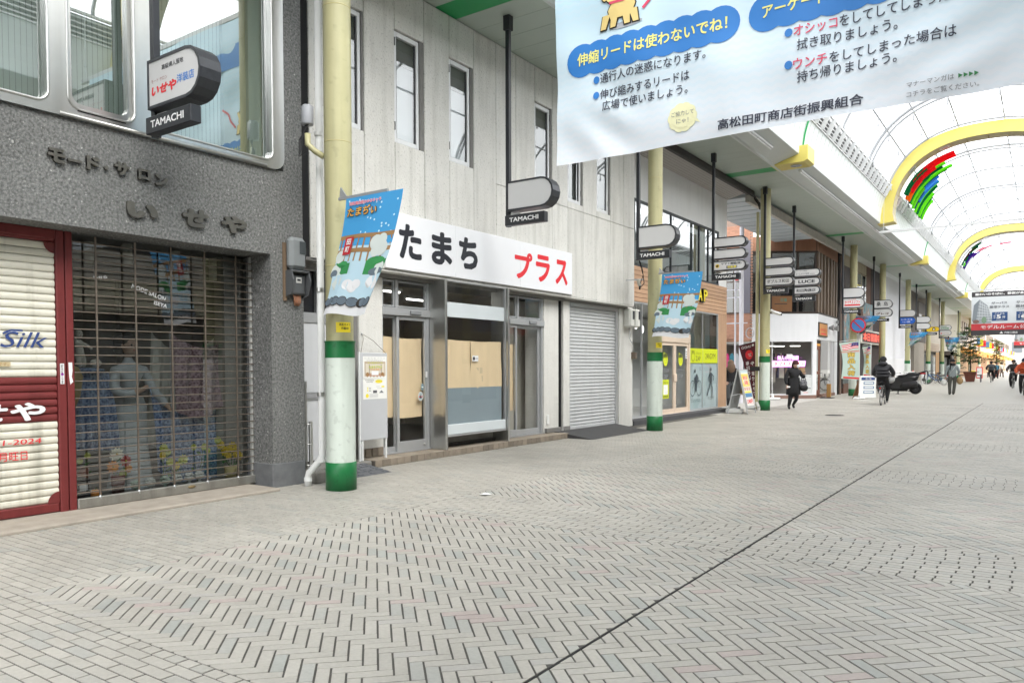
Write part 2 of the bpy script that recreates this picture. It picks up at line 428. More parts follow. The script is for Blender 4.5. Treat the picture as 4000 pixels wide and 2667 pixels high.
def addp(cx, cy, ang, l, wd, zone, j=.0085):
    if ang > .1: l -= .009; wd -= .0068
    elif ang < -.1: l -= .005; wd -= .0115
    else: l -= .012; wd -= .0085
    ca, sa = math.cos(ang), math.sin(ang)
    pg = [(cx + ca * a * l / 2 - sa * b * wd / 2, cy + sa * a * l / 2 + ca * b * wd / 2) for a, b in ((-1, -1), (1, -1), (1, 1), (-1, 1))]
    x0 = min(p[0] for p in pg); x1 = max(p[0] for p in pg); y0 = min(p[1] for p in pg); y1 = max(p[1] for p in pg)
    if x1 < zone[0] or x0 > zone[1] or y1 < zone[2] or y0 > zone[3]: return
    if x0 >= zone[0] and x1 <= zone[1] and y0 >= zone[2] and y1 <= zone[3]:
        whole.append((cx, cy, ang, l, wd, pg)); return
    q = cliprect(pg, zone)
    if q and abs(sum(q[i][0] * q[(i + 1) % len(q)][1] - q[(i + 1) % len(q)][0] * q[i][1] for i in range(len(q)))) > .0014: cut.append((q, pavp if ang > .1 else pavg if ang < -.1 else pav))
c45 = math.sqrt(.5)
def herring(z):
    g = .004
    z = (z[0] + g, z[1] - g, z[2] + g, z[3] - g)
    # lattice in the rotated frame (p along +45 deg, q along -45 deg)
    x0, x1, y0, y1 = z; cx0, cy0 = (x0 + x1) / 2, (y0 + y1) / 2
    rad = math.hypot(x1 - x0, y1 - y0) / 2 + .5
    N = int(rad / W_) + 6
    i0, j0 = round((cx0 * c45 + cy0 * c45) / W_), round((cx0 * c45 - cy0 * c45) / W_)
    for j in range(j0 - N, j0 + N):
        for i in range(i0 - N, i0 + N):
            # classic 3:1 herringbone: cell class decides which brick starts here
            k = (i - j) % 6
            if k == 0: p, q, l, wd, a = (i + 1.5) * W_, (j + .5) * W_, L_, W_, 0
            elif k == 3: p, q, l, wd, a = (i + .5) * W_, (j - .5) * W_, W_, L_, 1
            else: continue
            x, y = (p + q) * c45, (p - q) * c45
            if x < x0 - .2 or x > x1 + .2 or y < y0 - .2 or y > y1 + .2: continue
            if a == 0: addp(x, y, math.pi / 4, L_, W_, z)
            else: addp(x, y, -math.pi / 4, L_, W_, z)
def bond(z, edge=True, seedx=0.):
    g = .004; x0, x1, y0, y1 = z; z = (x0 + g, x1 - g, y0 + g, y1 - g); n = max(1, round((y1 - y0) / W_)); wd = (y1 - y0) / n
    for r in range(n):
        y = y0 + (r + .5) * wd; l = L_ / 2 if edge and r in (0, n - 1) else L_
        off = seedx + (.5 * L_ if r % 2 else 0) + .012 * math.sin(r * 2.3)
        k = math.floor((x0 - off) / l)
        while off + k * l < x1 + l:
            addp(off + (k + .5) * l, y, 0, l, wd, z, .0085); k += 1
XL, XC, XR = -5.35, -1.94, 2.9
bands = [(-3.85 + 4.7 * k, -2.8 + 4.7 * k) for k in range(0, 11)]        # cross bands 1.05 m wide every 4.7 m
bands = [(a + .27 if i == 0 else a + .27, b + .27) for i, (a, b) in enumerate(bands)]
YEND = 34.0
for (a, b), (a2, b2) in zip(bands, bands[1:]):
    if a > YEND: break
    for xa, xb in ((XL, XC - .007), (XC + .007, XR)):
        bond((xa, xb, a, b), True, .03 * xa)
        herring((xa, xb, b, a2))
    # left strip beside the shop fronts: courses laid across the street
    bond((-7.9, XL, a, b), False, .05); bond((-7.9, XL, b, a2), False, .11)
def ground_ok(p): return True
vis = [w_ for w_ in whole if inview(w_[0], w_[1], 35, 2.4)]
vis.sort(key=lambda q: q[0] * q[0] + q[1] * q[1])
single = vis[:300]; ids = set(id(q) for q in single)
def tile(mbx, pg, m=None, z1=0., z0=-.0064, ch=.0014):
    n = len(pg); cx = sum(p[0] for p in pg) / n; cyy = sum(p[1] for p in pg) / n
    def sh(p):
        d = math.hypot(p[0] - cx, p[1] - cyy) or 1; k = 1 - 1.6 * ch / d; return (cx + (p[0] - cx) * k, cyy + (p[1] - cyy) * k)
    t = [sh(p) for p in pg]; dz = random.uniform(-.0009, .0006)
    v = [(x, y, z1 + dz) for x, y in t] + [(x, y, z1 - ch + dz) for x, y in pg] + [(x, y, z0) for x, y in pg]
    mbx.add(v, [tuple(range(n))] + [(i + n, (i + 1) % n + n, (i + 1) % n, i) for i in range(n)] + [(i + 2 * n, (i + 1) % n + 2 * n, (i + 1) % n + n, i + n) for i in range(n)], m or pav)
rest = MB()
for q in whole:
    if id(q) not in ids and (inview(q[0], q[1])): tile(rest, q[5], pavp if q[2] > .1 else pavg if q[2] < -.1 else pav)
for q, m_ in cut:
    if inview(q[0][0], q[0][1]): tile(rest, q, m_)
o = obj('paving', rest, ground, kind='stuff')
pm = {}
for cx, cyy, ang, l, wd, pg in single:
    key = (round(l, 3), round(wd, 3), round(ang, 1))
    if key not in pm:
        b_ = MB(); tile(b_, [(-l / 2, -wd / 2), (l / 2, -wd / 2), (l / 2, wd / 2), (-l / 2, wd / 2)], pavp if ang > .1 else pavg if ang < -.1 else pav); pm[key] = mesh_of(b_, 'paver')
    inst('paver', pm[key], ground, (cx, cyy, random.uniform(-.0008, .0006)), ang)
# far paving beyond the reach of single pavers: a sheet with the courses in its material
def farpav():
    m = bpy.data.materials.new('far_paving'); m.use_nodes = True; n = m.node_tree.nodes; l = m.node_tree.links; b = n['Principled BSDF']
    g = n.new('ShaderNodeNewGeometry'); mp = n.new('ShaderNodeMapping'); mp.inputs['Rotation'].default_value = (0, 0, R(45)); l.new(g.outputs['Position'], mp.inputs['Vector'])
    br = n.new('ShaderNodeTexBrick'); br.inputs['Scale'].default_value = 1; br.inputs['Brick Width'].default_value = .24; br.inputs['Row Height'].default_value = .06; br.inputs['Mortar Size'].default_value = .003
    br.inputs['Color1'].default_value = (.485, .462, .415, 1); br.inputs['Color2'].default_value = (.44, .425, .38, 1); br.inputs['Mortar'].default_value = (.3, .29, .27, 1); l.new(mp.outputs[0], br.inputs['Vector'])
    l.new(br.outputs[0], b.inputs['Base Color']); b.inputs['Roughness'].default_value = .5; b.inputs['Specular IOR Level'].default_value = .35
    return m
fp = MB(); ylast = [b for b in bands if b[0] <= YEND + 4.7][-1][0]
fp.add([(-30, ylast, -.001), (25, ylast, -.001), (25, 330, -.001), (-30, 330, -.001)], [(0, 1, 2, 3)], farpav())
obj('far_pavement', fp, kind='structure', label='pale paved street floor far down the arcade')
nb = MB(); nb.add([(XR, -30, -.002), (25, -30, -.002), (25, ylast, -.002), (XR, ylast, -.002)], [(0, 1, 2, 3)], MATS.get('x') or M('plain_paving', (.47, .455, .42), .55, var=.1, vs=3))
nb.add([(-30, 22, -.002), (-7.9, 22, -.002), (-7.9, ylast, -.002), (-30, ylast, -.002)], [(0, 1, 2, 3)], MATS['plain_paving'])
obj('side_pavement', nb, kind='structure', label='plain grey paving of the side street between the gym and the clothes shop')
ej = MB(); ej.box(XC - .0065, XC + .0065, -5, 120, -.006, -.0012, M('joint_filler', (.035, .034, .032), .9, var=.3, vs=6))
obj('expansion_joint', ej, kind='structure', label='dark straight joint line running down the middle of the street')

# shop thresholds along the grey building
th = MB(); tanc = M('threshold_concrete', (.36, .32, .27), .85, var=.22, vs=5, bump=.2, bs=60, streak=.1)
th.box(-8.0, -7.34, -2, 5.78, -.01, .032, tanc, .012)
obj('threshold', th, kind='structure', label='worn tan concrete sill below the roller shutter and grille')
mh = MB(); iron = M('cast_iron', (.09, .085, .08), .6, .4, var=.25, vs=30)
mh.lathe([(.27, 0), (.27, .004), (.25, .006), (.0, .006)], (-5.02, 23.6, 0), iron, 20)
for k in range(-4, 5): mh.box(-5.02 - math.sqrt(.0576 - (k * .05) ** 2), -5.02 + math.sqrt(.0576 - (k * .05) ** 2), 23.6 + k * .05 - .008, 23.6 + k * .05 + .008, .006, .009, iron)
obj('manhole_cover', mh, label='round dark iron manhole cover in the paving near the walking woman', cat='manhole cover', base=(-5.02, 23.6, 0))
lt = MB(); lt.add([(-5.23, 6.83, .004), (-5.16, 6.80, .02), (-5.1, 6.86, .012), (-5.12, 6.94, .006), (-5.2, 6.93, .022), (-5.165, 6.87, .03)], [(0, 1, 5), (1, 2, 5), (2, 3, 5), (3, 4, 5), (4, 0, 5)], M('litter_paper', (.85, .85, .84), .7))
obj('paper_scrap', lt, label='small crumpled white paper scrap lying on the pavers', cat='litter', base=(-5.16, 6.87, 0))
# ------------------------------------------------------------------ arcade: canopy, fascia, vault, arches, pillars
ZS, XM = 7.12, -2.0
YA, YB = -14.0, 132.0
def mir(x, side): return x if side < 0 else 2 * XM - x
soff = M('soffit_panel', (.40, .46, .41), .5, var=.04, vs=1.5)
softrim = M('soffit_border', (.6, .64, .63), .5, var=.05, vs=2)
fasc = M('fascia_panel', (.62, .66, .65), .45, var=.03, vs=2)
wmet = M('white_metal', (.60, .61, .61), .45, var=.05, vs=3)
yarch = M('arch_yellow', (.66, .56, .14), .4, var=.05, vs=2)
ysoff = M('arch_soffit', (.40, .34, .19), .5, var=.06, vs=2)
gutt = M('gutter_brown', (.045, .04, .038), .6, var=.2, vs=6)
roofm = roofmat('roof_sheet')
greens = [9.72 + 13.05 * k for k in range(-1, 9)]        # green cross strips in the soffit
def canopy(side):
    lab = 'white panelled arcade canopy with green strips above the left shop fronts' if side < 0 else 'white panelled arcade canopy over the right side of the street'
    t = thing('arcade_canopy', (mir(-7, side), 0, ZS), lab, 'canopy')
    xi, xo = mir(-8.02, side), mir(-6.5, side)
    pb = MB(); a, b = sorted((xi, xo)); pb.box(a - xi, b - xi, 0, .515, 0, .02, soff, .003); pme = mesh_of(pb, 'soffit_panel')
    y = YA if side < 0 else YA
    rest_ = MB(); n = 0
    while y < YB:
        g = [q for q in greens if q - .6 < y < q + .02] if side < 0 else []
        if -2 < y < 92 and side < 0:
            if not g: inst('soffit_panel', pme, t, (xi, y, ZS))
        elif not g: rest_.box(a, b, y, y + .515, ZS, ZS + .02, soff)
        y += .52
    if rest_.v: obj('far_soffit', rest_, t, kind='stuff')
    gs = MB()
    if side < 0:
        for q in greens:
            w_ = .42; k0 = math.floor((q - .6 - YA) / .52) + 1; y0 = YA + k0 * .52
            gs = MB(); gs.box(a, b, y0 - .003, y0 + .518 + (.517 if y0 + 1.03 < q + .02 else 0), ZS + .004, ZS + .022, green)
            if (round((q - 9.72) / 13.05)) % 2 == 0: gs.add([(-6.5, q + .02, 7.128), (-6.5, q - .42, 7.128), (-5.75, q - .95, 7.352), (-5.75, q - .45, 7.352)], [(0, 1, 2, 3)], green)
            obj('green_strip', gs, t)
    # slab above, sloping light border, curved fascia, louvre band
    sl_ = MB(); sl_.box(a, b, YA, YB, ZS + .05, ZS + .35, softrim); sl_.box(mir(-9.6, side), xi, YA, YB, ZS + .02, ZS + .3, softrim); obj('canopy_slab', sl_, t)
    bd = MB(); X = lambda x: mir(x, side)
    y0, y1 = YA, YB
    def strip(mb, prof, m, smooth=False):
        for (xa, za), (xb, zb) in zip(prof, prof[1:]):
            mb.add([(X(xa), y0, za), (X(xa), y1, za), (X(xb), y1, zb), (X(xb), y0, zb)], [(0, 1, 2, 3)] if side < 0 else [(3, 2, 1, 0)], m, smooth)
    strip(bd, [(-6.5, 7.12), (-6.48, 7.10), (-6.42, 7.10), (-6.40, 7.145), (-5.75, 7.34), (-5.74, 7.36)], softrim)
    obj('light_border', bd, t)
    fb = MB()
    prof = [(-5.74, 7.36), (-5.73, 7.6), (-5.69, 7.9), (-5.63, 8.15), (-5.56, 8.38)]
    if side < 0:
        # white fascia sheets with open vertical seams
        yy = YA
        while yy < YB:
            y0, y1 = yy + .009, yy + .441; strip(fb, prof, fasc, True); yy += .45
        y0, y1 = YA, YB
    else: strip(fb, prof, fasc, True)
    obj('fascia', fb, t)
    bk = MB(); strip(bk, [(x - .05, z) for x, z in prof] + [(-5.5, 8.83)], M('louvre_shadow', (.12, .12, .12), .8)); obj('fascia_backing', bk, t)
    lv = MB()
    y0, y1 = YA, YB
    for xa, za, h in ((-5.56, 8.38, .035), (-5.36, 8.83, .05)): lv.box(X(xa) - .03, X(xa) + .03, YA, YB, za - h / 2, za + h / 2, wmet)
    for k in range(1, 5): lv.bar((X(-5.575 + .04 * k), YA, 8.38 + .09 * k), (X(-5.575 + .04 * k), YB, 8.38 + .09 * k), .012, .03, wmet)
    yy = 8.0 if side < 0 else 1e9
    while yy < 110:
        lv.prism([(X(-5.60), yy, 8.37), (X(-5.36), yy, 8.86), (X(-5.25), yy, 8.8), (X(-5.46), yy, 8.36)], (0, .045, 0), wmet)
        if yy < 60: lv.tube([(X(-5.33), yy + .22 + .05 * math.cos(q), 8.66 + .05 * math.sin(q)) for q in [2 * math.pi * k / 8 for k in range(8)]], .016, wmet, 5, True)
        yy += .72
    obj('louvre_band', lv, t)
    return t
canL = canopy(-1); canR = canopy(1)
# dark rain gutter along the wall edge of the canopy, in front of the gym
gb = MB(); gb.box(-7.99, -7.86, 16.6, 25.1, 6.92, 7.115, gutt, .02); gb.cyl((-7.93, 25.1, 7.0), (-7.8, 25.35, 6.75), .05, gutt); gb.cyl((-7.8, 25.35, 6.75), (-7.7, 25.2, 6.55), .05, gutt)
obj('rain_gutter', gb, label='dark brown rain gutter beam under the canopy edge above the gym front', cat='gutter', base=(-7.93, 20.8, 6.9))

# vault
def sup(a, b, t, n=2.4):
    c, s = math.cos(t), math.sin(t)
    return (a * math.copysign(abs(c) ** (2 / n), c), b * abs(s) ** (2 / n))
def arc(a, b, z0, N=28, n=2.4, zmin=None):
    out = []
    for i in range(N + 1):
        x, z = sup(a, b, math.pi - math.pi * i / N, n); out.append((XM + x, z0 + z))
    return [p for p in out if zmin is None or p[1] >= zmin]
ribm = M('rib_grey', (.36, .37, .38), .5, var=.05, vs=3)
vault = thing('arcade_roof', (XM, 0, 8.85), 'translucent white barrel vault roof of the arcade with slim white ribs', 'roof')
pr = [(-5.36, 8.85)] + arc(3.62, 3.62, 7.36, 30, 2.4, 9.0) + [(1.36, 8.85)]
ribs_y = [YA + .4 + 2.2 * k for k in range(int((YB - YA) / 2.2))]
sm_ = MB()
for (xa, za), (xb, zb) in zip(pr, pr[1:]): sm_.add([(xa, 0, za), (xa, 2.2, za), (xb, 2.2, zb), (xb, 0, zb)], [(0, 1, 2, 3)], roofm, True)
sme = mesh_of(sm_, 'roof_panel')
for y in ribs_y: inst('roof_panel', sme, vault, (XM, y, 8.85)).data = sme
for o_ in vault.children:
    o_.location.x = -XM; o_.location.z = -8.85
purl = MB()
pidx = range(4, len(pr) - 3, 3)
for i in pidx: purl.bar((pr[i][0], YA, pr[i][1] - .05), (pr[i][0], YB, pr[i][1] - .05), .045, .05, ribm)
obj('purlin', purl, vault, kind='stuff')
rm = MB()
rp = [(x, 0, z - .11 if z > 9 else z) for x, z in pr]
rm.tube(rp, .042, ribm, 6)
rp2 = [(XM + (x - XM) * .97, 0, z - .24) for x, z in pr]
rm2 = MB(); rm2.tube(rp, .055, ribm, 6); rm2.tube(rp2, .04, ribm, 6)
for i in range(2, len(rp) - 2, 3): rm2.bar(rp[i], rp2[i], .02, .02, ribm)
rme, rme2 = mesh_of(rm, 'roof_rib'), mesh_of(rm2, 'roof_rib')
for k, y in enumerate(ribs_y):
    if k % 2 == 0:
        o_ = inst('roof_rib', rme2 if k % 4 == 0 else rme, vault, (XM, y, 8.85)); o_.location = (-XM, y, -8.85)
pins = MB()
for i in pidx:
    y = 20.0
    while y < 75:
        pins.cyl((pr[i][0], y, pr[i][1] - .07), (pr[i][0], y, pr[i][1] - .36), .018, ribm, .035, 5); y += 2.2
obj('panel_hanger', pins, vault, kind='stuff')

# yellow arches
def yellow_arch(y, label):
    t = thing('yellow_arch', (XM, y, 7.36), label, 'arch', 'yellow arches across the arcade')
    T = .78; N = 40
    oa, ia = arc(3.76, 3.47, 7.36, N), arc(3.30, 3.0, 7.36, N)
    oa[0] = (-5.86, 7.30); oa[-1] = (1.86, 7.30); ia[0] = (-5.22, 7.36); ia[-1] = (1.22, 7.36)
    fr = MB()
    for i in range(N):
        a, b, c, d = oa[i], oa[i + 1], ia[i + 1], ia[i]
        fr.quad((a[0], y, a[1]), (d[0], y, d[1]), (c[0], y, c[1]), (b[0], y, b[1]), yarch)
        fr.quad((a[0], y + T, a[1]), (b[0], y + T, b[1]), (c[0], y + T, c[1]), (d[0], y + T, d[1]), yarch)
        fr.quad((a[0], y, a[1]), (b[0], y, b[1]), (b[0], y + T, b[1]), (a[0], y + T, a[1]), yarch)
    for k in (0, N): fr.quad((oa[k][0], y, oa[k][1]), (oa[k][0], y + T, oa[k][1]), (ia[k][0], y + T, ia[k][1]), (ia[k][0], y, ia[k][1]), yarch)
    obj('arch_face', fr, t)
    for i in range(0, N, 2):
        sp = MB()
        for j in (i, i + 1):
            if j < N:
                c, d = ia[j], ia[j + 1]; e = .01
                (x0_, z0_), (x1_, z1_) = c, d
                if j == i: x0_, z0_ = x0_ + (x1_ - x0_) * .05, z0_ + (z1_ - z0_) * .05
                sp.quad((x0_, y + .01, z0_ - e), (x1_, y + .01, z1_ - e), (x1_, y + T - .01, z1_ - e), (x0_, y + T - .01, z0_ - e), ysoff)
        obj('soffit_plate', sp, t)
    for k in (9, 15, 25, 31):
        d = MB(); x, z = ia[k]; tx, tz = ia[k + 1][0] - ia[k - 1][0], ia[k + 1][1] - ia[k - 1][1]; L = math.hypot(tx, tz); tx /= L; tz /= L
        def ell(r1, r2, off): return [(x + tx * r1 * math.cos(q) + tz * off, y + T / 2 + r2 * math.sin(q), z + tz * r1 * math.cos(q) - tx * off) for q in [2 * math.pi * i / 16 for i in range(16)]]
        d.ring(ell(.2, .2, .016), ell(.13, .13, .02), alu); d.add(ell(.13, .13, .019), [tuple(range(16))], M('lamp_reflector', (.75, .75, .74), .25, .6))
        obj('downlight', d, t)
    return t
yellow_arch(8.9, 'yellow arch across the arcade directly above the near banner')
yellow_arch(35.0, 'nearest visible yellow arch, with red and green glass strips just behind it')
yellow_arch(61.2, 'second yellow arch down the arcade, with dark purple glass strips behind it')
yellow_arch(87.4, 'farthest yellow arch, above the black and red hanging banner')
for q, lab in ((22.25, 'yellow wedge bracket on the canopy edge between near banner and white light batten'), (48.5, 'yellow wedge bracket on the canopy edge above the blue lightbox sign'), (75.0, 'small far yellow wedge bracket left of the model room banner')):
    b_ = MB()
    pts = [(-6.52, 7.115), (-5.62, 7.115), (-5.50, 7.16), (-5.50, 7.56), (-5.74, 7.56), (-5.76, 7.34), (-6.40, 7.14)]
    b_.prism([(x, q - .02, z) for x, z in pts], (0, .75, 0), yarch)
    b_.lathe([(.16, -.012), (.12, -.02), (.1, 0)], (-5.9, q + .33, 7.112), alu, 14)
    obj('canopy_bracket', b_, label=lab, cat='bracket', group='yellow canopy brackets', base=(-5.9, q, 7.11))
    g_ = MB(); g_.tube([(-5.735, q + .3, 7.4), (-5.72, q + .3, 7.65), (-5.68, q + .3, 7.93), (-5.62, q + .3, 8.18), (-5.55, q + .3, 8.38)], .04, green, 6)
    obj('green_trim', g_, canL)
# strip lights on the sloping border
def batten(y0, y1, lab):
    t = thing('strip_light', (-6.05, (y0 + y1) / 2, 7.2), lab, 'ceiling light', 'strip lights along the canopy edge')
    h = MB(); h.box(-6.11, -6.0, y0, y1, 7.17, 7.235, wmet, .012); obj('housing', h, t)
    n = int((y1 - y0) / 1.25)
    for k in range(n):
        c = MB(); ya = y0 + k * (y1 - y0) / n; yb = ya + (y1 - y0) / n
        c.cyl((-6.055, ya + .03, 7.155), (-6.055, yb - .03, 7.155), .016, M('tube_lamp', (.8, .82, .82), .3), n=8); obj('lamp_tube', c, t)
    return t
batten(18.2, 20.7, 'short white strip light on the canopy edge just right of the near banner')
batten(23.6, 47.6, 'long white strip light on the canopy edge between the two nearer yellow brackets')
batten(50.2, 74.2, 'far white strip light on the canopy edge beyond the second yellow bracket')
# shiny panels on the far border
# coloured glass strips hanging under the vault
def glassstrip(name, col):
    if name in MATS: return MATS[name]
    m = bpy.data.materials.new(name); m.use_nodes = True; n = m.node_tree.nodes; l = m.node_tree.links
    n.remove(n['Principled BSDF']); out = n['Material Output']
    d = n.new('ShaderNodeBsdfTranslucent'); d.inputs[0].default_value = (*col, 1); e = n.new('ShaderNodeBsdfDiffuse'); e.inputs[0].default_value = (*col, 1)
    mx = n.new('ShaderNodeMixShader'); mx.inputs[0].default_value = .55; l.new(d.outputs[0], mx.inputs[1]); l.new(e.outputs[0], mx.inputs[2]); l.new(mx.outputs[0], out.inputs[0])
    MATS[name] = m; return m
gr = glassstrip('glass_red', (.85, .02, .03)); go = glassstrip('glass_orange', (.9, .2, .02)); gg = glassstrip('glass_green', (.2, .75, .03)); gd = glassstrip('glass_dark_green', (.01, .2, .06)); gb_ = glassstrip('glass_blue', (.06, .28, .7)); gn = glassstrip('glass_navy', (.02, .02, .16)); gp = glassstrip('glass_purple', (.1, .03, .3)); gk = glassstrip('glass_brown', (.1, .035, .03)); gpk = glassstrip('glass_pink', (.75, .25, .35))
def ornament(y, specs, lab):
    t = thing('glass_ornament', (-4.2, y, 8.6), lab, 'ornament', 'coloured glass ornaments under the vault')
    for (dy, s0, s1, m, drop, wd) in specs:
        b_ = MB(); N = 8
        pts = []
        for i in range(N + 1):
            s = s0 + (s1 - s0) * i / N
            x, z = sup(3.22 - drop, 2.92 - drop, math.pi * (1 - .5 * s)); pts.append((XM + x, 7.36 + z))
        for i in range(N):
            (xa, za), (xb, zb) = pts[i], pts[i + 1]
            L = math.hypot(xb - xa, zb - za) or 1; nx, nz = (zb - za) / L * .07, -(xb - xa) / L * .07
            y0, y1 = y + dy, y + dy + wd
            b_.add([(xa, y0, za), (xb, y0, zb), (xb, y1, zb), (xa, y1, za), (xa + nx, y0, za + nz), (xb + nx, y0, zb + nz), (xb + nx, y1, zb + nz), (xa + nx, y1, za + nz)],
                   [(0, 3, 2, 1), (4, 5, 6, 7), (0, 1, 5, 4), (2, 3, 7, 6)] + ([(0, 4, 7, 3)] if i == 0 else []) + ([(1, 2, 6, 5)] if i == N - 1 else []), m)
        obj('glass_strip', b_, t)
    return t
A_ = []
rnd_ = random.Random(5)
for dy, s0, s1, m, dr in [(.9, .24, .40, gd, .02), (1.15, .25, .42, gd, .05), (.95, .38, .66, gr, .02), (1.3, .30, .62, gr, .05), (1.65, .30, .48, gr, .08), (1.5, .22, .36, go, .02), (1.85, .22, .35, go, .06), (1.95, .46, .60, gg, .02), (2.2, .44, .57, gd, .05),
                          (2.4, .22, .40, gd, .02), (2.75, .22, .52, gg, .05), (3.05, .24, .50, gd, .02), (3.4, .36, .50, gb_, .05), (3.2, .2, .33, gg, .08), (3.8, .22, .33, gn, .02), (4.0, .3, .46, gb_, .06), (4.3, .2, .42, gg, .03), (4.7, .2, .40, gd, .06), (5.0, .2, .38, gg, .02), (5.5, .2, .36, gg, .05), (5.9, .2, .34, gd, .02), (6.3, .2, .33, gg, .06)]:
    A_.append((dy, s0, min(.8, s0 + (s1 - s0) * 1.75), m, dr, .34))
ornament(35.0, A_, 'curved red, orange, green and blue glass strips hanging behind the nearest yellow arch')
B_ = []
for dy, s0, s1, m, dr in [(.9, .50, .66, gd, .02), (1.2, .40, .56, gk, .05), (1.2, .56, .63, gn, .02), (1.5, .3, .42, gk, .05), (1.5, .44, .60, gd, .08), (1.9, .22, .36, gd, .02), (2.0, .38, .47, gn, .06), (2.3, .30, .44, gd, .03), (2.3, .22, .28, gg, .08), (2.8, .2, .5, gn, .04), (3.4, .2, .52, gp, .06), (3.4, .53, .66, gpk, .02), (3.9, .58, .78, gpk, .03), (4.2, .45, .58, gp, .04), (4.4, .86, .98, gpk, .03)]:
    B_.append((dy, s0, s1, m, dr, .26))
ornament(61.2, B_, 'curved dark green, purple and pink glass strips hanging behind the second yellow arch')
t_ = thing('glass_ornament', (-2.0, 26, 10.1), 'navy and white glass strips near the vault top beside the near banner', 'ornament', 'coloured glass ornaments under the vault')
for k, (xa, xb, yy, m) in enumerate([(-2.6, -1.6, 25.0, gn), (-2.9, -1.9, 24.4, gpk), (-1.3, -.3, 27.5, gn)]):
    b_ = MB(); b_.prism([(xa, yy, 10.0), (xb, yy + .4, 10.12), (xb, yy + .4, 10.2), (xa, yy, 10.08)], (0, .3, 0), m); obj('glass_strip', b_, t_)

# cross bars that carry the banners
def crossbar(y, z, lab, x0=-5.45, x1=1.45):
    t = thing('banner_bar', ((x0 + x1) / 2, y, z), lab, 'rail', 'white cross bars hung between the canopies')
    b_ = MB(); b_.box(x0, x1, y - .035, y + .035, z - .04, z + .04, wmet); obj('rail', b_, t)
    for x in (x0 + .15, x1 - .15):
        w_ = MB(); w_.cyl((x, y, z + .04), (x, y, z + 1.4), .008, alu, n=5); w_.ball((x, y, z + .3), .025, alu, 6, 4); obj('hanger_wire', w_, t)
crossbar(33.07, 6.66, 'bare white cross bar hung across the arcade under the nearest yellow arch')
crossbar(65.3, 6.88, 'white cross bar holding the black and red banner')
crossbar(8.2, 7.42, 'white cross bar from which the large pale blue banner hangs')
crossbar(92.0, 6.9, 'farthest white cross bar holding the small repeated banner')

# pillars
def pillar(x, y, lab, first=None):
    t = thing('arcade_pillar', (x, y, 0), lab, 'pillar', 'yellow, white and green arcade pillars')
    N = 28
    s = MB(); s.cyl((x, y, 1.735), (x, y, ZS + .03), .16, pyel, n=N); obj('shaft', s, t)
    s = MB(); s.cyl((x, y, .32), (x, y, 1.56), .173, pwht, n=N, cap=False); obj('white_band', s, t)
    s = MB(); s.cyl((x, y, 1.555), (x, y, 1.742), .1745, pgrn, n=N); s.cyl((x, y, 1.735), (x, y, 1.752), .181, pgrn, n=N); obj('upper_green_band', s, t)
    s = MB(); s.lathe([(.182, 0), (.182, .325), (.172, .332)], (x, y, 0), pgrn, N); obj('base_band', s, t)
    for z in (2.62, 4.05, 5.6):
        s = MB(); s.lathe([(.16, 0), (.163, .006), (.16, .012)], (x, y, z), M('seam_line', (.45, .4, .2), .6), N); obj('seam', s, t)
    return t
stick = M('yellow_sticker', (.85, .68, .03), .45)
PIL = [(-6.84, 6.26, 'nearest arcade pillar, beside the grey stone-faced shop and its white drain pipe'), (-7.2, 15.93, 'second arcade pillar, in front of the gym and the grey roller shutter'), (-7.5, 25.1, 'third arcade pillar, behind the advertising board at the side street corner'), (-7.55, 39.2, 'fourth arcade pillar, behind the pale green nobori banners'),
       (-7.6, 47.4, 'fifth arcade pillar, against the bright white ribbed wall, its foot behind the cyclist'), (-7.62, 57.2, 'sixth arcade pillar, next to the blue lightbox sign'), (-7.63, 68.3, 'seventh arcade pillar, beside the parked bicycles and low wall'), (-7.68, 78.7, 'eighth arcade pillar, behind the dark vending kiosk'), (-7.75, 95.2, 'farthest slim arcade pillar at the bright crossing'), (-7.6, 108, 'distant arcade pillar just beyond the bright crossing'), (-7.6, 124, 'most distant arcade pillar among the orange awnings')]
for i, (x, y, lab) in enumerate(PIL):
    t = pillar(x, y, lab)
    if i < 3:
        s = MB()
        def Pc(u, v, n, x=x, y=y): a = R(-58) + u / .16; return (x + (.1605 + n) * math.cos(a), y + (.1605 + n) * math.sin(a), 1.85 + v)
        for k in range(6): s.quad(Pc(k * .03, 0, .001), Pc(k * .03 + .03, 0, .001), Pc(k * .03 + .03, .118, .001), Pc(k * .03, .118, .001), stick)
        text(s, '防犯カメラ', .04, .075, .13, .032, ink, .02, Pc, lay=2); text(s, '作動中', .06, .03, .09, .032, ink, .02, Pc, lay=2); rect(s, Pc, 0, .022, .18, .026, ink, 2)
        obj('camera_notice', s, t)
    ORG[t.name] = Vector((x, y, 0))
for k in range(9):
    pillar(2.95, 2.0 + 11 * k, 'yellow, white and green pillar on the right side of the street')
# drain pipe and small fittings at the nearest pillar
pw = M('white_pvc', (.74, .75, .74), .4, var=.05, vs=4, streak=.08)
dp = thing('drain_pipe', (-7.16, 6.27, 0), 'white plastic drain pipe rising beside the nearest pillar', 'pipe')
b_ = MB(); b_.tube([(-7.36, 6.2, .0), (-7.36, 6.2, .1), (-7.34, 6.2, .16), (-7.2, 6.24, .31), (-7.165, 6.26, .38), (-7.165, 6.26, 7.1)], .043, pw, 12); obj('pipe', b_, dp)
for z in (.06, .30, 1.1, 2.35, 4.2):
    b_ = MB(); xz = -7.36 if z < .2 else -7.165; b_.cyl((xz, 6.25 if z > .2 else 6.2, z), (xz, 6.25 if z > .2 else 6.2, z + .045), .049, steel if z in (1.1, 2.35) else pw, n=12); obj('pipe_collar', b_, dp)
can_ = thing('junction_canister', (-7.13, 6.05, 4.3), 'grey cable canister with loose wires on a yellow elbow beside the nearest pillar', 'junction box')
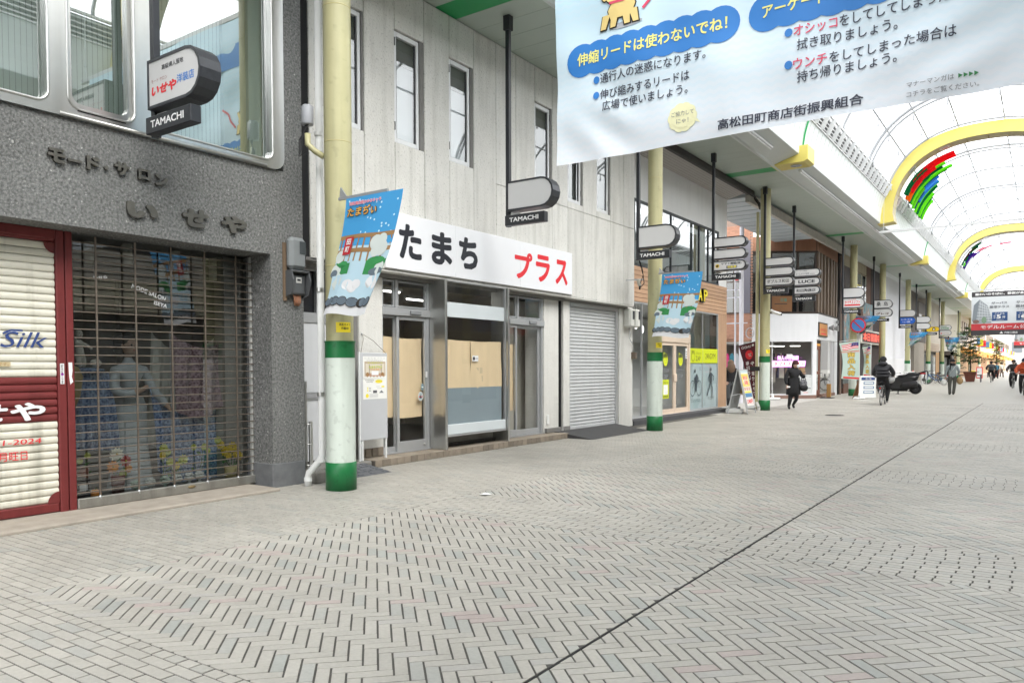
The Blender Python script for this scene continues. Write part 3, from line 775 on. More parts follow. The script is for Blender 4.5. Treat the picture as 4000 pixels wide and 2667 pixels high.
b_ = MB(); b_.lathe([(.0, .21), (.05, .208), (.068, .19), (.07, .0), (.066, -.02)], (-7.12, 6.05, 4.29), M('grey_plastic', (.3, .31, .33), .5, var=.08), 14); obj('canister', b_, can_)
b_ = MB(); b_.tube([(-7.12, 6.05, 4.17), (-7.12, 6.05, 4.05), (-7.05, 6.09, 3.97), (-6.96, 6.15, 3.9)], .035, pyel, 10); obj('elbow', b_, can_)
b_ = MB()
for k in range(4): b_.tube([(-7.14 + .02 * k, 6.03, 4.27), (-7.15 - .02 * k, 6.0, 4.1), (-7.17 - .015 * k, 6.0, 3.97 - .02 * k), (-7.1, 6.02, 3.95), (-7.1, 6.04, 4.05)], .005, rubber, 5)
obj('loose_wire', b_, can_)
# ------------------------------------------------------------------ grey stone-faced shop at the left
def roughcast():
    m = bpy.data.materials.new('grey_roughcast'); m.use_nodes = True; n = m.node_tree.nodes; l = m.node_tree.links; b = n['Principled BSDF']
    g = n.new('ShaderNodeNewGeometry'); nd = n.new('ShaderNodeTexNoise'); nd.inputs['Scale'].default_value = 18; l.new(g.outputs['Position'], nd.inputs['Vector'])
    ad = n.new('ShaderNodeMix'); ad.data_type = 'VECTOR'; ad.inputs[0].default_value = .035; l.new(g.outputs['Position'], ad.inputs[4]); l.new(nd.outputs['Color'], ad.inputs[5])
    def chips(scale, thr, edge, prev, col, lo):
        v = n.new('ShaderNodeTexVoronoi'); v.inputs['Scale'].default_value = scale; l.new(ad.outputs[1], v.inputs['Vector'])
        sx = n.new('ShaderNodeSeparateColor'); l.new(v.outputs['Color'], sx.inputs[0])
        gt = n.new('ShaderNodeMath'); gt.operation = 'GREATER_THAN'; gt.inputs[1].default_value = thr; l.new(sx.outputs[0], gt.inputs[0])
        ls = n.new('ShaderNodeMath'); ls.operation = 'LESS_THAN'; ls.inputs[1].default_value = edge; l.new(v.outputs['Distance'], ls.inputs[0])
        mu = n.new('ShaderNodeMath'); mu.operation = 'MULTIPLY'; l.new(gt.outputs[0], mu.inputs[0]); l.new(ls.outputs[0], mu.inputs[1])
        mx = n.new('ShaderNodeMix'); mx.data_type = 'RGBA'; l.new(mu.outputs[0], mx.inputs[0])
        if prev is None: mx.inputs[6].default_value = (*lo, 1)
        else: l.new(prev, mx.inputs[6])
        mx.inputs[7].default_value = (*col, 1); return mx.outputs[2], v, mu
    c1, v1, m1 = chips(75, .62, .42, None, (.22, .22, .213), (.165, .168, .163))
    c2, v2, m2 = chips(36, .87, .34, c1, (.36, .36, .345), None)
    nz = n.new('ShaderNodeTexNoise'); nz.inputs['Scale'].default_value = 1.3; nz.inputs['Detail'].default_value = 6; l.new(g.outputs['Position'], nz.inputs['Vector'])
    mr = n.new('ShaderNodeMapRange'); l.new(nz.outputs['Fac'], mr.inputs[0]); mr.inputs[3].default_value = .75; mr.inputs[4].default_value = 1.2; n4 = n.new('ShaderNodeTexNoise'); n4.inputs['Scale'].default_value = 38; n4.inputs['Detail'].default_value = 5; l.new(g.outputs['Position'], n4.inputs['Vector']); m4 = n.new('ShaderNodeMapRange'); l.new(n4.outputs['Fac'], m4.inputs[0]); m4.inputs[1].default_value = .32; m4.inputs[2].default_value = .62; m4.inputs[3].default_value = .5; m4.inputs[4].default_value = 1.15; mm = n.new('ShaderNodeMath'); mm.operation = 'MULTIPLY'; l.new(mr.outputs[0], mm.inputs[0]); l.new(m4.outputs[0], mm.inputs[1])
    mx = n.new('ShaderNodeMix'); mx.data_type = 'RGBA'; mx.blend_type = 'MULTIPLY'; mx.inputs[0].default_value = 1
    cb = n.new('ShaderNodeCombineXYZ')
    for i in range(3): l.new(mm.outputs[0], cb.inputs[i])
    l.new(c2, mx.inputs[6]); l.new(cb.outputs[0], mx.inputs[7]); l.new(mx.outputs[2], b.inputs['Base Color']); b.inputs['Roughness'].default_value = .9
    n3 = n.new('ShaderNodeTexNoise'); n3.inputs['Scale'].default_value = 60; n3.inputs['Detail'].default_value = 4; l.new(g.outputs['Position'], n3.inputs['Vector'])
    ad2 = n.new('ShaderNodeMath'); ad2.operation = 'ADD'; l.new(n3.outputs['Fac'], ad2.inputs[0]); l.new(m2.outputs[0], ad2.inputs[1])
    bp = n.new('ShaderNodeBump'); bp.inputs['Strength'].default_value = .9; bp.inputs['Distance'].default_value = .012; l.new(ad2.outputs[0], bp.inputs['Height']); l.new(bp.outputs[0], b.inputs['Normal'])
    return m
rcast = roughcast()
XA = -7.58
ga = thing('stone_faced_shop', (-8.5, 3, 0), 'dark grey stone-faced two storey shop with raised metal letters and steel window band', 'building')
b_ = MB()
b_.box(XA - .5, XA, -3, 6.345, 2.79, 3.80, rcast); b_.box(XA - .5, XA, 6.06, 6.345, 3.80, ZS - .01, rcast); b_.box(XA - .5, XA, -3, 6.06, 6.12, ZS - .01, rcast)
b_.box(XA - .5, XA, 5.86, 6.345, .29, 2.79, rcast); b_.box(XA - .5, XA - .42, -3, 3.6, 2.72, 2.79, rcast)
b_.box(-14, XA - .5, 6.2, 6.345, 0, ZS - .01, concrete)
obj('wall', b_, ga)
b_ = MB(); b_.box(XA - .5, XA + .006, 5.852, 6.35, -.01, .292, M('plinth_concrete', (.14, .145, .15), .8, var=.3, vs=7, bump=.2, bs=40), .01); obj('plinth', b_, ga)
# steel window band with rounded openings
def rrect(y0, y1, z0, z1, r, n=5, corners=(1, 1, 1, 1)):
    p = []
    for (cy_, cz_, a0), on in zip(((y0 + r, z0 + r, 180), (y1 - r, z0 + r, 270), (y1 - r, z1 - r, 0), (y0 + r, z1 - r, 90)), corners):
        for i in range(n + 1):
            a = R(a0 + 90 * i / n)
            if on: p.append((cy_ + r * math.cos(a), cz_ + r * math.sin(a)))
            else:
                q = {180: (y0, z0), 270: (y1, z0), 0: (y1, z1), 90: (y0, z1)}[a0]; p.append(q)
    return p
palegreen = M('pale_curtain', (.74, .80, .74), .8, var=.05, vs=2)
ZT, ZB = 6.1, 3.795
cells = [(1.9, 2.74, 2.0, 2.66), (2.74, 3.495, 2.83, 3.40), (3.495, 4.325, 3.575, 4.215), (4.325, 6.055, 4.41, 5.885)]
for i, (c0, c1, w0, w1) in enumerate(cells):
    last = i == 3; xf = XA + .035
    wn = MB()
    out = rrect(c0, c1, ZB, ZT, .15, 5, (0, last, last, 0)); inn = rrect(w0, w1, 3.885, 5.98, .11)
    wn.ring([(xf, y, z) for y, z in out], [(xf, y, z) for y, z in inn], steel)
    wn.ring([(xf, y, z) for y, z in inn], [(XA - .06, y, z) for y, z in inn], steel)
    wn.ring([(XA - .01, y, z) for y, z in out], [(xf, y, z) for y, z in out], steel)
    # raised bead round the band and round the opening
    wn.tube([(xf, y, z) for y, z in inn], .014, steel, 6, True)
    if last: wn.tube([(xf, y, z) for y, z in [(3.5, ZB + .02), (5.8, ZB + .02)]], .018, steel, 6)
    w_ = obj('window', wn, ga)
    if i == 2:
        sh = MB(); i2 = rrect(w0 - .005, w1 + .005, 3.89, 5.97, .11); i3 = rrect(w0 + .05, w1 - .05, 3.95, 5.92, .08)
        sh.ring([(XA - .0, y, z) for y, z in i2], [(XA - .0, y, z) for y, z in i3], steel); sh.ring([(XA, y, z) for y, z in i3], [(XA - .05, y, z) for y, z in i3], steel)
        sh.tube([(xf + .004, w0 + .08, 3.872), (xf + .004, w1 - .1, 3.872)], .007, dark, 5); obj('sash', sh, w_)
    pn = MB(); pn.add([(XA - .045, y, z) for y, z in rrect(w0, w1, 3.885, 5.98, .11)], [tuple(range(24))], glassmat('window_mirror', (.62, .68, .66), 4.2)); obj('pane', pn, w_)
    cu = MB(); N = int((w1 - w0 + .3) / .05)
    for k in range(N): # vertical louvre blind
        y = w0 - .12 + k * .05; cu.quad((XA - .16, y, 3.8), (XA - .165, y + .049, 3.8), (XA - .165, y + .049, 6.05), (XA - .16, y, 6.05), palegreen)
    if last: cu.box(XA - .155, XA - .1, 5.32, 5.62, 3.8, 6.05, M('olive_curtain', (.3, .32, .2), .8, var=.1, vs=4)); cu.box(XA - .155, XA - .1, 5.66, 5.82, 3.8, 6.05, palegreen)
    obj('blind', cu, w_)
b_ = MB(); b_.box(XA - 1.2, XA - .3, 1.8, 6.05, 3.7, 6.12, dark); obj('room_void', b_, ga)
# raised letters
lm = M('letter_metal', (.13, .125, .11), .5, .5, var=.25, vs=14, streak=.2)
PA = planeX(XA + .004)
for ch, y, z, h, w_ in [('モ', 3.385, 3.345, .115, .135), ('ー', 3.56, 3.385, .022, .11), ('ド', 3.73, 3.345, .115, .11), ('・', 3.90, 3.375, .035, .035), ('サ', 4.0, 3.35, .115, .13), ('ロ', 4.24, 3.35, .095, .11), ('ン', 4.42, 3.325, .10, .12), ('い', 4.10, 2.955, .16, .34), ('せ', 4.70, 2.955, .20, .31), ('や', 5.17, 2.955, .20, .335)]:
    b_ = MB(); k_ = 1.0 if h > .15 else 1.16; text(b_, ch, y, z, w_ * k_, h * k_, lm, .085 if h > .15 else .07, PA, .03, slant=.12 if h > .15 else 0); obj('raised_letter', b_, ga)
# red posts, shutter
red = M('red_paint', (.165, .026, .026), .5, var=.16, vs=6, streak=.25, bump=.1, bs=30)
cream = M('cream_paint', (.68, .655, .56), .5, var=.06, vs=4, streak=.45)
XS = -7.955
st = obj('roller_shutter', MB().box(XS - .06, XS - .045, 1.2, 3.6, .03, 2.79, dark), ga)
def slat(y0, y1, z, h, m, x=XS, bulge=.007):
    b_ = MB(); pf = [(-.004, 0), (bulge, h * .2), (bulge + .003, h * .5), (bulge * .8, h * .8), (-.004, h * .93), (-.02, h)]
    for (xa, za), (xb, zb) in zip(pf, pf[1:]): b_.add([(x + xa, y0, z + za), (x + xa, y1, z + za), (x + xb, y1, z + zb), (x + xb, y0, z + zb)], [(0, 1, 2, 3)], m, True)
    return b_
z = .13
k = 0
while z < 2.72:
    zc = z + .036
    if zc > 2.66: m = red
    elif zc > 1.36: m = cream
    elif zc > 1.27: m = red if 1.315 < zc else cream
    elif zc > .93: m = red
    elif zc > .865: m = cream
    elif zc > .82: m = red
    else: m = cream
    obj('slat', slat(1.25, 3.598, z, .0725, m), st); z += .0725
b_ = MB(); b_.box(XS - .03, XS + .02, 1.25, 3.6, .036, .128, red, .01); obj('bottom_bar', b_, st)
PSh = planeX(XS + .019)
b_ = MB()
text(b_, 'Silk', 3.10, 1.64, .385, .15, dkblue, -.008, PSh, slant=.45); stroke(b_, PSh, [(2.98, 1.655), (3.02, 1.615), (3.1, 1.66)], .02, dkblue); stroke(b_, PSh, [(3.13, 1.77), (3.2, 1.80), (3.3, 1.8)], .018, dkblue, 2); obj('script_lettering', b_, st); b_ = MB()
text(b_, 'いせや', 2.52, .945, .955, .175, wink, .05, PSh, slant=.12)
obj('shop_name_lettering', b_, st); b_ = MB(); text(b_, 'TEL 31-2024', 2.78, .725, .66, .05, redink, .01, PSh, slant=.15); obj('phone_lettering', b_, st); b_ = MB(); text(b_, '定休日 月旺日', 2.78, .575, .536, .09, redink, .012, PSh)
obj('closing_day_lettering', b_, st); b_ = MB(); rect(b_, PSh, 2.95, 1.462, 3.19, 1.505, M('tan_print', (.55, .45, .27), .6)); text(b_, 'です。', 3.085, 1.468, .09, .03, brnink, .01, PSh, lay=2); obj('notice_sticker', b_, st); b_ = MB()
def corner(cyy, czz, r, sg):
    p = [(cyy, czz)] + [(cyy - r * math.cos(R(90 * i / 8)), czz + sg * r * math.sin(R(90 * i / 8))) for i in range(9)]
    if sg < 0: p = p[::-1]
    poly(b_, PSh, p[::-1], red, 1)
corner(3.598, 2.66, .10, -1); corner(3.598, .128, .11, 1)
obj('corner_paint', b_, st)
b_ = MB(); b_.box(XS - .05, XS + .03, 3.605, 3.682, .0, 2.79, red, .006); b_.box(XS - .05, XS + .03, 3.692, 3.76, .0, 2.79, red, .006); b_.box(XS - .05, XS, 3.68, 3.694, .14, 2.79, M('dark_red', (.1, .015, .015), .6)); obj('shutter_post', b_, ga)
b_ = MB(); b_.box(XS - .05, XS + .03, -2.5, 3.604, 2.70, 2.79, red, .006); obj('shutter_head', b_, ga)
PSt = planeX(XS + .031)
b_ = MB(); rect(b_, PSt, 3.622, 1.29, 3.66, 1.49, wink); disc(b_, PSt, 3.641, 1.385, .014, .014, M('purple_print', (.25, .03, .3), .5), 2)
for k in range(5): text(b_, '田町商店街'[k], 3.63, 1.465 - k * .017 - .0, .02, .014, ink, .02, PSt, lay=2); text(b_, 'シニア会員'[k], 3.63, 1.355 - k * .015, .02, .013, ink, .02, PSt, lay=2)
poly(b_, PSt, [(3.70, 1.5), (3.735, 1.5), (3.738, 1.42), (3.73, 1.36), (3.742, 1.31), (3.715, 1.28), (3.705, 1.36)][::-1], wink)
obj('sticker', b_, ga)
# rolling grille
gl = thing('rolling_grille', (-7.93, 4.8, 0), 'rusty steel rod grille closed over the dark display window', 'grille')
rod = M('rod_metal', (.24, .2, .165), .45, .75, var=.3, vs=20)
z = .19
while z < 2.76:
    b_ = MB(); b_.cyl((-7.935, 3.765, z), (-7.935, 5.86, z), .0065, rod, n=6); obj('rod', b_, gl); z += .0865
for y in (3.985, 4.395, 4.80, 5.21, 5.62):
    b_ = MB(); b_.box(-7.928, -7.918, y - .009, y + .009, .13, 2.77, rod); b_.ball((-7.925, y, .12), (.018, .018, .03), alu, 8, 5); obj('link_chain', b_, gl)
b_ = MB(); b_.box(-7.965, -7.91, 3.762, 5.87, .034, .135, M('dull_steel', (.4, .39, .36), .45, .8, var=.2, vs=8, streak=.3), .008); b_.ball((-7.908, 5.0, .10), (.012, .05, .018), M('brass', (.25, .19, .1), .5, .7), 10, 5); obj('bottom_rail', b_, gl)
b_ = MB(); b_.box(-7.98, -7.95, 5.835, 5.862, .1, 2.78, M('guide_grey', (.4, .4, .38), .5, var=.15, vs=9)); b_.box(-7.97, -7.90, 5.862, 5.868, .03, 2.78, dark); obj('guide_rail', b_, gl)
# display window interior
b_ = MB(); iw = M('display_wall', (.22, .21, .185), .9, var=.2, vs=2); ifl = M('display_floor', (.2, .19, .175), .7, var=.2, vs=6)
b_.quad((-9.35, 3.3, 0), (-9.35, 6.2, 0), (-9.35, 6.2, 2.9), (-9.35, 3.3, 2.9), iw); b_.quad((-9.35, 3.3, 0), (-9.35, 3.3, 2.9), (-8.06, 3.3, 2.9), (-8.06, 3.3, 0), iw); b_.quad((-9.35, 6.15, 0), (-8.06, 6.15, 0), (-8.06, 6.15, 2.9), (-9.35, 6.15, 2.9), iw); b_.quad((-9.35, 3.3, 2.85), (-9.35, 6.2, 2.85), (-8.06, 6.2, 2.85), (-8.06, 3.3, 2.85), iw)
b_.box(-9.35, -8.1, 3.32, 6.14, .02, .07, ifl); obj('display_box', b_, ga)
b_ = MB(); b_.box(-9.3, -9.2, 4.9, 5.6, .08, 2.5, M('display_panel', (.22, .21, .18), .8, var=.1, vs=5)); b_.box(-8.5, -8.3, 5.72, 6.1, .08, 2.8, M('display_panel2', (.34, .33, .29), .8)); b_.box(-9.34, -9.3, 3.6, 4.7, 1.2, 2.1, MATS['display_panel']); obj('display_screen', b_, ga)
b_ = MB(); b_.quad((-8.055, 3.7, .06), (-8.055, 5.95, .06), (-8.055, 5.95, 2.85), (-8.055, 3.7, 2.85), glassmat('display_glass', (.58, .60, .60), 2.3)); pn = obj('display_pane', b_, ga)
b_ = MB(); PG = planeX(-8.054)
text(b_, 'MODE SALON', 4.42, 2.30, .40, .05, wink, .03, PG, rot=-.30); obj('pane_lettering', b_, ga); b_ = MB(); text(b_, 'ISEYA', 4.67, 2.14, .155, .045, wink, .03, PG, rot=-.22); obj('pane_lettering', b_, ga); b_ = MB(); text(b_, 'いせや', 4.03, 2.35, .14, .045, wink, .03, PG, rot=.1)
obj('pane_lettering', b_, ga)
for y, z0, z1 in ((4.2, 2.55, 2.8), (4.62, 2.6, 2.84), (5.2, 2.6, 2.82), (5.72, 2.52, 2.8)):
    b_ = MB(); b_.cyl((-8.5, y, z0), (-8.5, y, z1), .06, M('lamp_can', (.6, .58, .5), .4), n=14); obj('spot_lamp', b_, ga)

# ---------------- things in the display window
skin = M('mannequin_skin', (.42, .28, .2), .45)
hairm = M('black_hair', (.012, .011, .011), .5)
dress = M('pale_blue_dress', (.42, .47, .49), .7, var=.12, vs=26, speck=.18, spk=60)
def skinmesh(nodes, edges, sub=2):
    """one continuous surface grown round a skeleton: nodes = [(pos, radius, material)]"""
    me = bpy.data.meshes.new('sk'); me.from_pydata([n[0] for n in nodes], edges, []); o = bpy.data.objects.new('sk', me); COL.objects.link(o)
    md = o.modifiers.new('s', 'SKIN'); md.use_smooth_shade = True
    lay = me.skin_vertices[0].data
    for i, n in enumerate(nodes):
        r = n[1]; lay[i].radius = r if isinstance(r, tuple) else (r, r)
    lay[0].use_root = True
    s2 = o.modifiers.new('u', 'SUBSURF'); s2.levels = sub; s2.render_levels = sub
    dg = bpy.context.evaluated_depsgraph_get(); dg.update()
    ev = bpy.data.meshes.new_from_object(o.evaluated_get(dg))
    bpy.data.objects.remove(o); bpy.data.meshes.remove(me)
    mb = MB(); P = [Vector(n[0]) for n in nodes]; mats = [n[2] for n in nodes]
    vs = [v.co.copy() for v in ev.vertices]
    byx = {}
    for p in ev.polygons:
        c = p.center; best, bm = 1e9, None
        for (a, b) in edges:
            d = P[b] - P[a]; t = max(0, min(1, (c - P[a]).dot(d) / (d.length_squared or 1))); dd = (P[a] + d * t - c).length
            ra = nodes[a][1]; ra = max(ra) if isinstance(ra, tuple) else ra
            rb = nodes[b][1]; rb = max(rb) if isinstance(rb, tuple) else rb
            dd -= ra + (rb - ra) * t
            if dd < best: best, bm = dd, mats[a] if t < .5 else mats[b]
        byx.setdefault(bm, []).append(tuple(p.vertices))
    mb.v = [tuple(v) for v in vs]
    for m, fs in byx.items():
        k = mb.mi(m)
        for f in fs: mb.f.append(f); mb.fm.append(k); mb.sm.append(True)
    bpy.data.meshes.remove(ev)
    return mb
def place(mb, loc, rz=0., s=1.):
    c, q = math.cos(rz), math.sin(rz)
    return mb.warp(lambda x, y, z: (loc[0] + s * (x * c - y * q), loc[1] + s * (x * q + y * c), loc[2] + s * z))
def head(mb, c, r, m, hair=None, fwd=(0, -1), hairdrop=.0):
    """head with nose, eyes, mouth and ears; fwd is the facing direction"""
    f = Vector((fwd[0], fwd[1], 0)).normalized(); s_ = Vector((f.y, -f.x, 0)); c = Vector(c)
    mb.ball(c, (r * .86, r * .86, r * 1.12), m, 14, 10)
    mb.ball(c + f * (r * .25) + Vector((0, 0, -r * .5)), (r * .62, r * .62, r * .6), m, 10, 7)
    mb.ball(c + f * r * .9 + Vector((0, 0, -r * .12)), (r * .14, r * .14, r * .22), m, 6, 5)
    for k in (-1, 1):
        mb.ball(c + f * r * .78 + s_ * (k * r * .34) + Vector((0, 0, r * .06)), r * .11, ink, 6, 4)
        mb.ball(c + s_ * (k * r * .86) + Vector((0, 0, -r * .05)), (r * .14, r * .14, r * .26), m, 6, 5)
    mb.ball(c + f * r * .78 + Vector((0, 0, -r * .52)), (r * .24, r * .24, r * .07), M('lip', (.35, .08, .07), .5), 6, 4)
mn = thing('mannequin', (-8.62, 4.68, .07), 'dark haired mannequin in a long pale blue dress behind the rod grille', 'mannequin')
X0, Y0, Z0 = -8.62, 4.68, .07
nd = [((X0, Y0, 1.10), (.125, .10), dress), ((X0, Y0, 1.27), (.12, .095), dress), ((X0, Y0, 1.42), (.155, .10), dress), ((X0, Y0, 1.50), (.06, .055), skin), ((X0, Y0, 1.60), (.045, .045), skin),
      ((X0 + .03, Y0 - .17, 1.42), .06, dress), ((X0 + .10, Y0 - .22, 1.2), .062, dress), ((X0 + .2, Y0 - .12, 1.14), .05, dress), ((X0 + .26, Y0 + .02, 1.2), .028, skin), ((X0 + .29, Y0 + .07, 1.25), .02, skin),
      ((X0 + .02, Y0 + .17, 1.42), .06, dress), ((X0 + .08, Y0 + .24, 1.2), .055, dress), ((X0 + .15, Y0 + .32, 1.06), .05, dress), ((X0 + .19, Y0 + .37, .98), .026, skin), ((X0 + .21, Y0 + .39, .94), .018, skin)]
ed = [(0, 1), (1, 2), (2, 3), (3, 4), (2, 5), (5, 6), (6, 7), (7, 8), (8, 9), (2, 10), (10, 11), (11, 12), (12, 13), (13, 14)]
body_ = skinmesh(nd, ed)
head(body_, (X0 + .02, Y0, 1.70), .105, skin, fwd=(1, .25))
obj('body', body_, mn)
b_ = MB(); N = 26
pf = [(.135, 1.12), (.17, 1.0), (.165, .8), (.17, .5), (.19, .25), (.215, .07)]
vv = []
for r, z in pf:
    for i in range(N): a = 2 * math.pi * i / N; q = r * (1 + (.09 * math.cos(a * 7) + .04 * math.cos(a * 11 + 1)) * (1.2 - z)); vv.append((X0 + q * math.cos(a), Y0 + q * 1.1 * math.sin(a), z))
b_.add(vv, [(i * N + j, i * N + (j + 1) % N, (i + 1) * N + (j + 1) % N, (i + 1) * N + j) for i in range(len(pf) - 1) for j in range(N)], dress, True); obj('skirt', b_, mn)
b_ = MB(); b_.ball((X0 - .03, Y0 - .01, 1.755), (.125, .135, .105), hairm, 14, 9); b_.ball((X0 - .05, Y0 - .02, 1.69), (.105, .125, .12), hairm, 12, 8); obj('hair', b_, mn)
flor = lambda name, c1, c2, sc_: florm(name, c1, c2, sc_)
def florm(name, c1, c2, scale):
    m = bpy.data.materials.new(name); m.use_nodes = True; n = m.node_tree.nodes; l = m.node_tree.links; b = n['Principled BSDF']
    g = n.new('ShaderNodeNewGeometry'); v = n.new('ShaderNodeTexVoronoi'); v.inputs['Scale'].default_value = scale; nz = n.new('ShaderNodeTexNoise'); nz.inputs['Scale'].default_value = scale * .8; nz.inputs['Detail'].default_value = 4
    l.new(g.outputs['Position'], v.inputs['Vector']); l.new(g.outputs['Position'], nz.inputs['Vector'])
    ad = n.new('ShaderNodeMath'); ad.operation = 'MULTIPLY'; l.new(v.outputs['Distance'], ad.inputs[0]); l.new(nz.outputs['Fac'], ad.inputs[1])
    cr = n.new('ShaderNodeValToRGB'); l.new(ad.outputs[0], cr.inputs[0]); e = cr.color_ramp.elements; e[0].position = .08; e[0].color = (*c1, 1); e[1].position = .36; e[1].color = (*c2, 1)
    l.new(cr.outputs[0], b.inputs['Base Color']); b.inputs['Roughness'].default_value = .75
    return m
bluef = florm('blue_floral_cloth', (.035, .075, .2), (.24, .34, .5), 34)
purpf = florm('mauve_print_cloth', (.13, .07, .095), (.36, .26, .29), 30)
paled = M('pale_net_cloth', (.5, .51, .46), .8, var=.1, vs=20)
def drape(ptsL, ptsR, m, nfold=7, amp=.04, nz=14, ny=40, sag=.0, x0=-8.45):
    """hanging cloth between two edge curves (lists of (y,z) from top to bottom)"""
    def at(ps, t):
        f = t * (len(ps) - 1); i = min(int(f), len(ps) - 2); u = f - i; return [ps[i][k] + (ps[i + 1][k] - ps[i][k]) * u for k in range(len(ps[0]))]
    v = []
    for i in range(nz + 1):
        t = i / nz; A, B = at(ptsL, t), at(ptsR, t)
        for j in range(ny + 1):
            s = j / ny; y = A[0] + (B[0] - A[0]) * s; z = A[1] + (B[1] - A[1]) * s - sag * 4 * s * (1 - s) * (1 - .0 * t)
            v.append((x0 + amp * math.cos(2 * math.pi * nfold * s + 1.3 * t) * (.35 + .65 * t) + .02 * math.sin(5 * s + 3 * t), y, z))
    b_ = MB(); b_.add(v, [(i * (ny + 1) + j, i * (ny + 1) + j + 1, (i + 1) * (ny + 1) + j + 1, (i + 1) * (ny + 1) + j) for i in range(nz) for j in range(ny)], m, True)
    return b_
b_ = drape([(5.08, 1.85), (5.06, 1.4), (5.12, .95)], [(6.0, 1.98), (5.98, 1.5), (5.92, 1.2)], purpf, 5, .05, 14, 44, .22, -8.40)
obj('mauve_drape', b_, label='mauve patterned cloth draped from a knob in the display window', cat='fabric', base=(-8.4, 5.5, .9))
b_ = drape([(4.95, 1.88), (4.9, 1.3), (4.85, .6)], [(5.9, 1.95), (5.95, 1.5), (6.0, .9)], paled, 8, .05, 12, 44, .3, -8.62)
obj('net_drape', b_, label='pale sheer cloth hanging behind the mauve drape in the display window', cat='fabric', base=(-8.62, 5.4, .6))
b_ = drape([(4.86, 1.25), (4.9, .8), (4.95, .28)], [(5.9, 1.30), (5.98, .8), (6.02, .25)], bluef, 9, .045, 12, 60, .38, -8.52)
obj('blue_drape', b_, label='blue floral cloth hung low behind the row of small white cups', cat='fabric', base=(-8.5, 5.4, .25))
b_ = drape([(4.04, 1.44), (4.0, 1.0), (4.05, .56)], [(4.42, 1.40), (4.48, 1.0), (4.52, .52)], bluef, 5, .04, 10, 36, 0, -8.55)
b_.ball((-8.6, 4.2, 1.42), (.16, .2, .03), bluef, 14, 6); obj('pedestal_cloth', b_, label='blue floral cloth covering the pedestal under the cherub figure', cat='fabric', base=(-8.55, 4.2, .5))
b_ = MB(); b_.ball((-8.42, 5.09, 1.86), .035, M('crystal', (.8, .8, .8), .05, .9), 12, 8); b_.cyl((-8.44, 5.09, .08), (-8.44, 5.09, 1.84), .012, alu, n=8); obj('drape_stand', b_, label='thin stand with a shiny round knob holding the drape', cat='stand', base=(-8.44, 5.09, .07))
# cherub
ch = M('plaster', (.7, .68, .6), .6, var=.12, vs=20)
cx_, cy_, cz_ = -8.6, 4.14, 1.45
nd = [((cx_, cy_, cz_ + .17), .042, ch), ((cx_, cy_ - .01, cz_ + .25), .045, ch), ((cx_, cy_ - .01, cz_ + .31), .02, ch), ((cx_ + .02, cy_ - .06, cz_ + .27), .017, ch), ((cx_ + .06, cy_ - .07, cz_ + .33), .014, ch), ((cx_ + .02, cy_ + .05, cz_ + .25), .017, ch), ((cx_ + .07, cy_ + .1, cz_ + .2), .014, ch), ((cx_ + .01, cy_ + .03, cz_ + .08), .032, ch), ((cx_ + .0, cy_ + .04, cz_), .02, ch), ((cx_ + .02, cy_ - .03, cz_ + .08), .03, ch), ((cx_ + .03, cy_ - .01, cz_), .02, ch)]
b_ = skinmesh(nd, [(0, 1), (1, 2), (1, 3), (3, 4), (1, 5), (5, 6), (0, 7), (7, 8), (0, 9), (9, 10)], 1)
head(b_, (cx_ + .01, cy_ - .015, cz_ + .365), .045, ch, fwd=(1, .1)); b_.ball((cx_ + .03, cy_ + .15, cz_ + .05), (.05, .06, .045), ch, 10, 6)
obj('cherub_figure', b_, label='small plaster cherub figure standing on a blue cloth pedestal', cat='figurine', base=(cx_, cy_, cz_))
b_ = MB(); b_.lathe([(.02, 0), (.06, .01), (.16, .25), (.19, .45), (.15, .55), (.02, .6)], (-8.45, 3.9, .9), M('gold_silk', (.42, .33, .14), .45, .2, var=.15, vs=10), 18, .5); obj('silk_fan', b_, label='pale gold folded silk fan beside the red post', cat='fan', base=(-8.45, 3.9, .9))
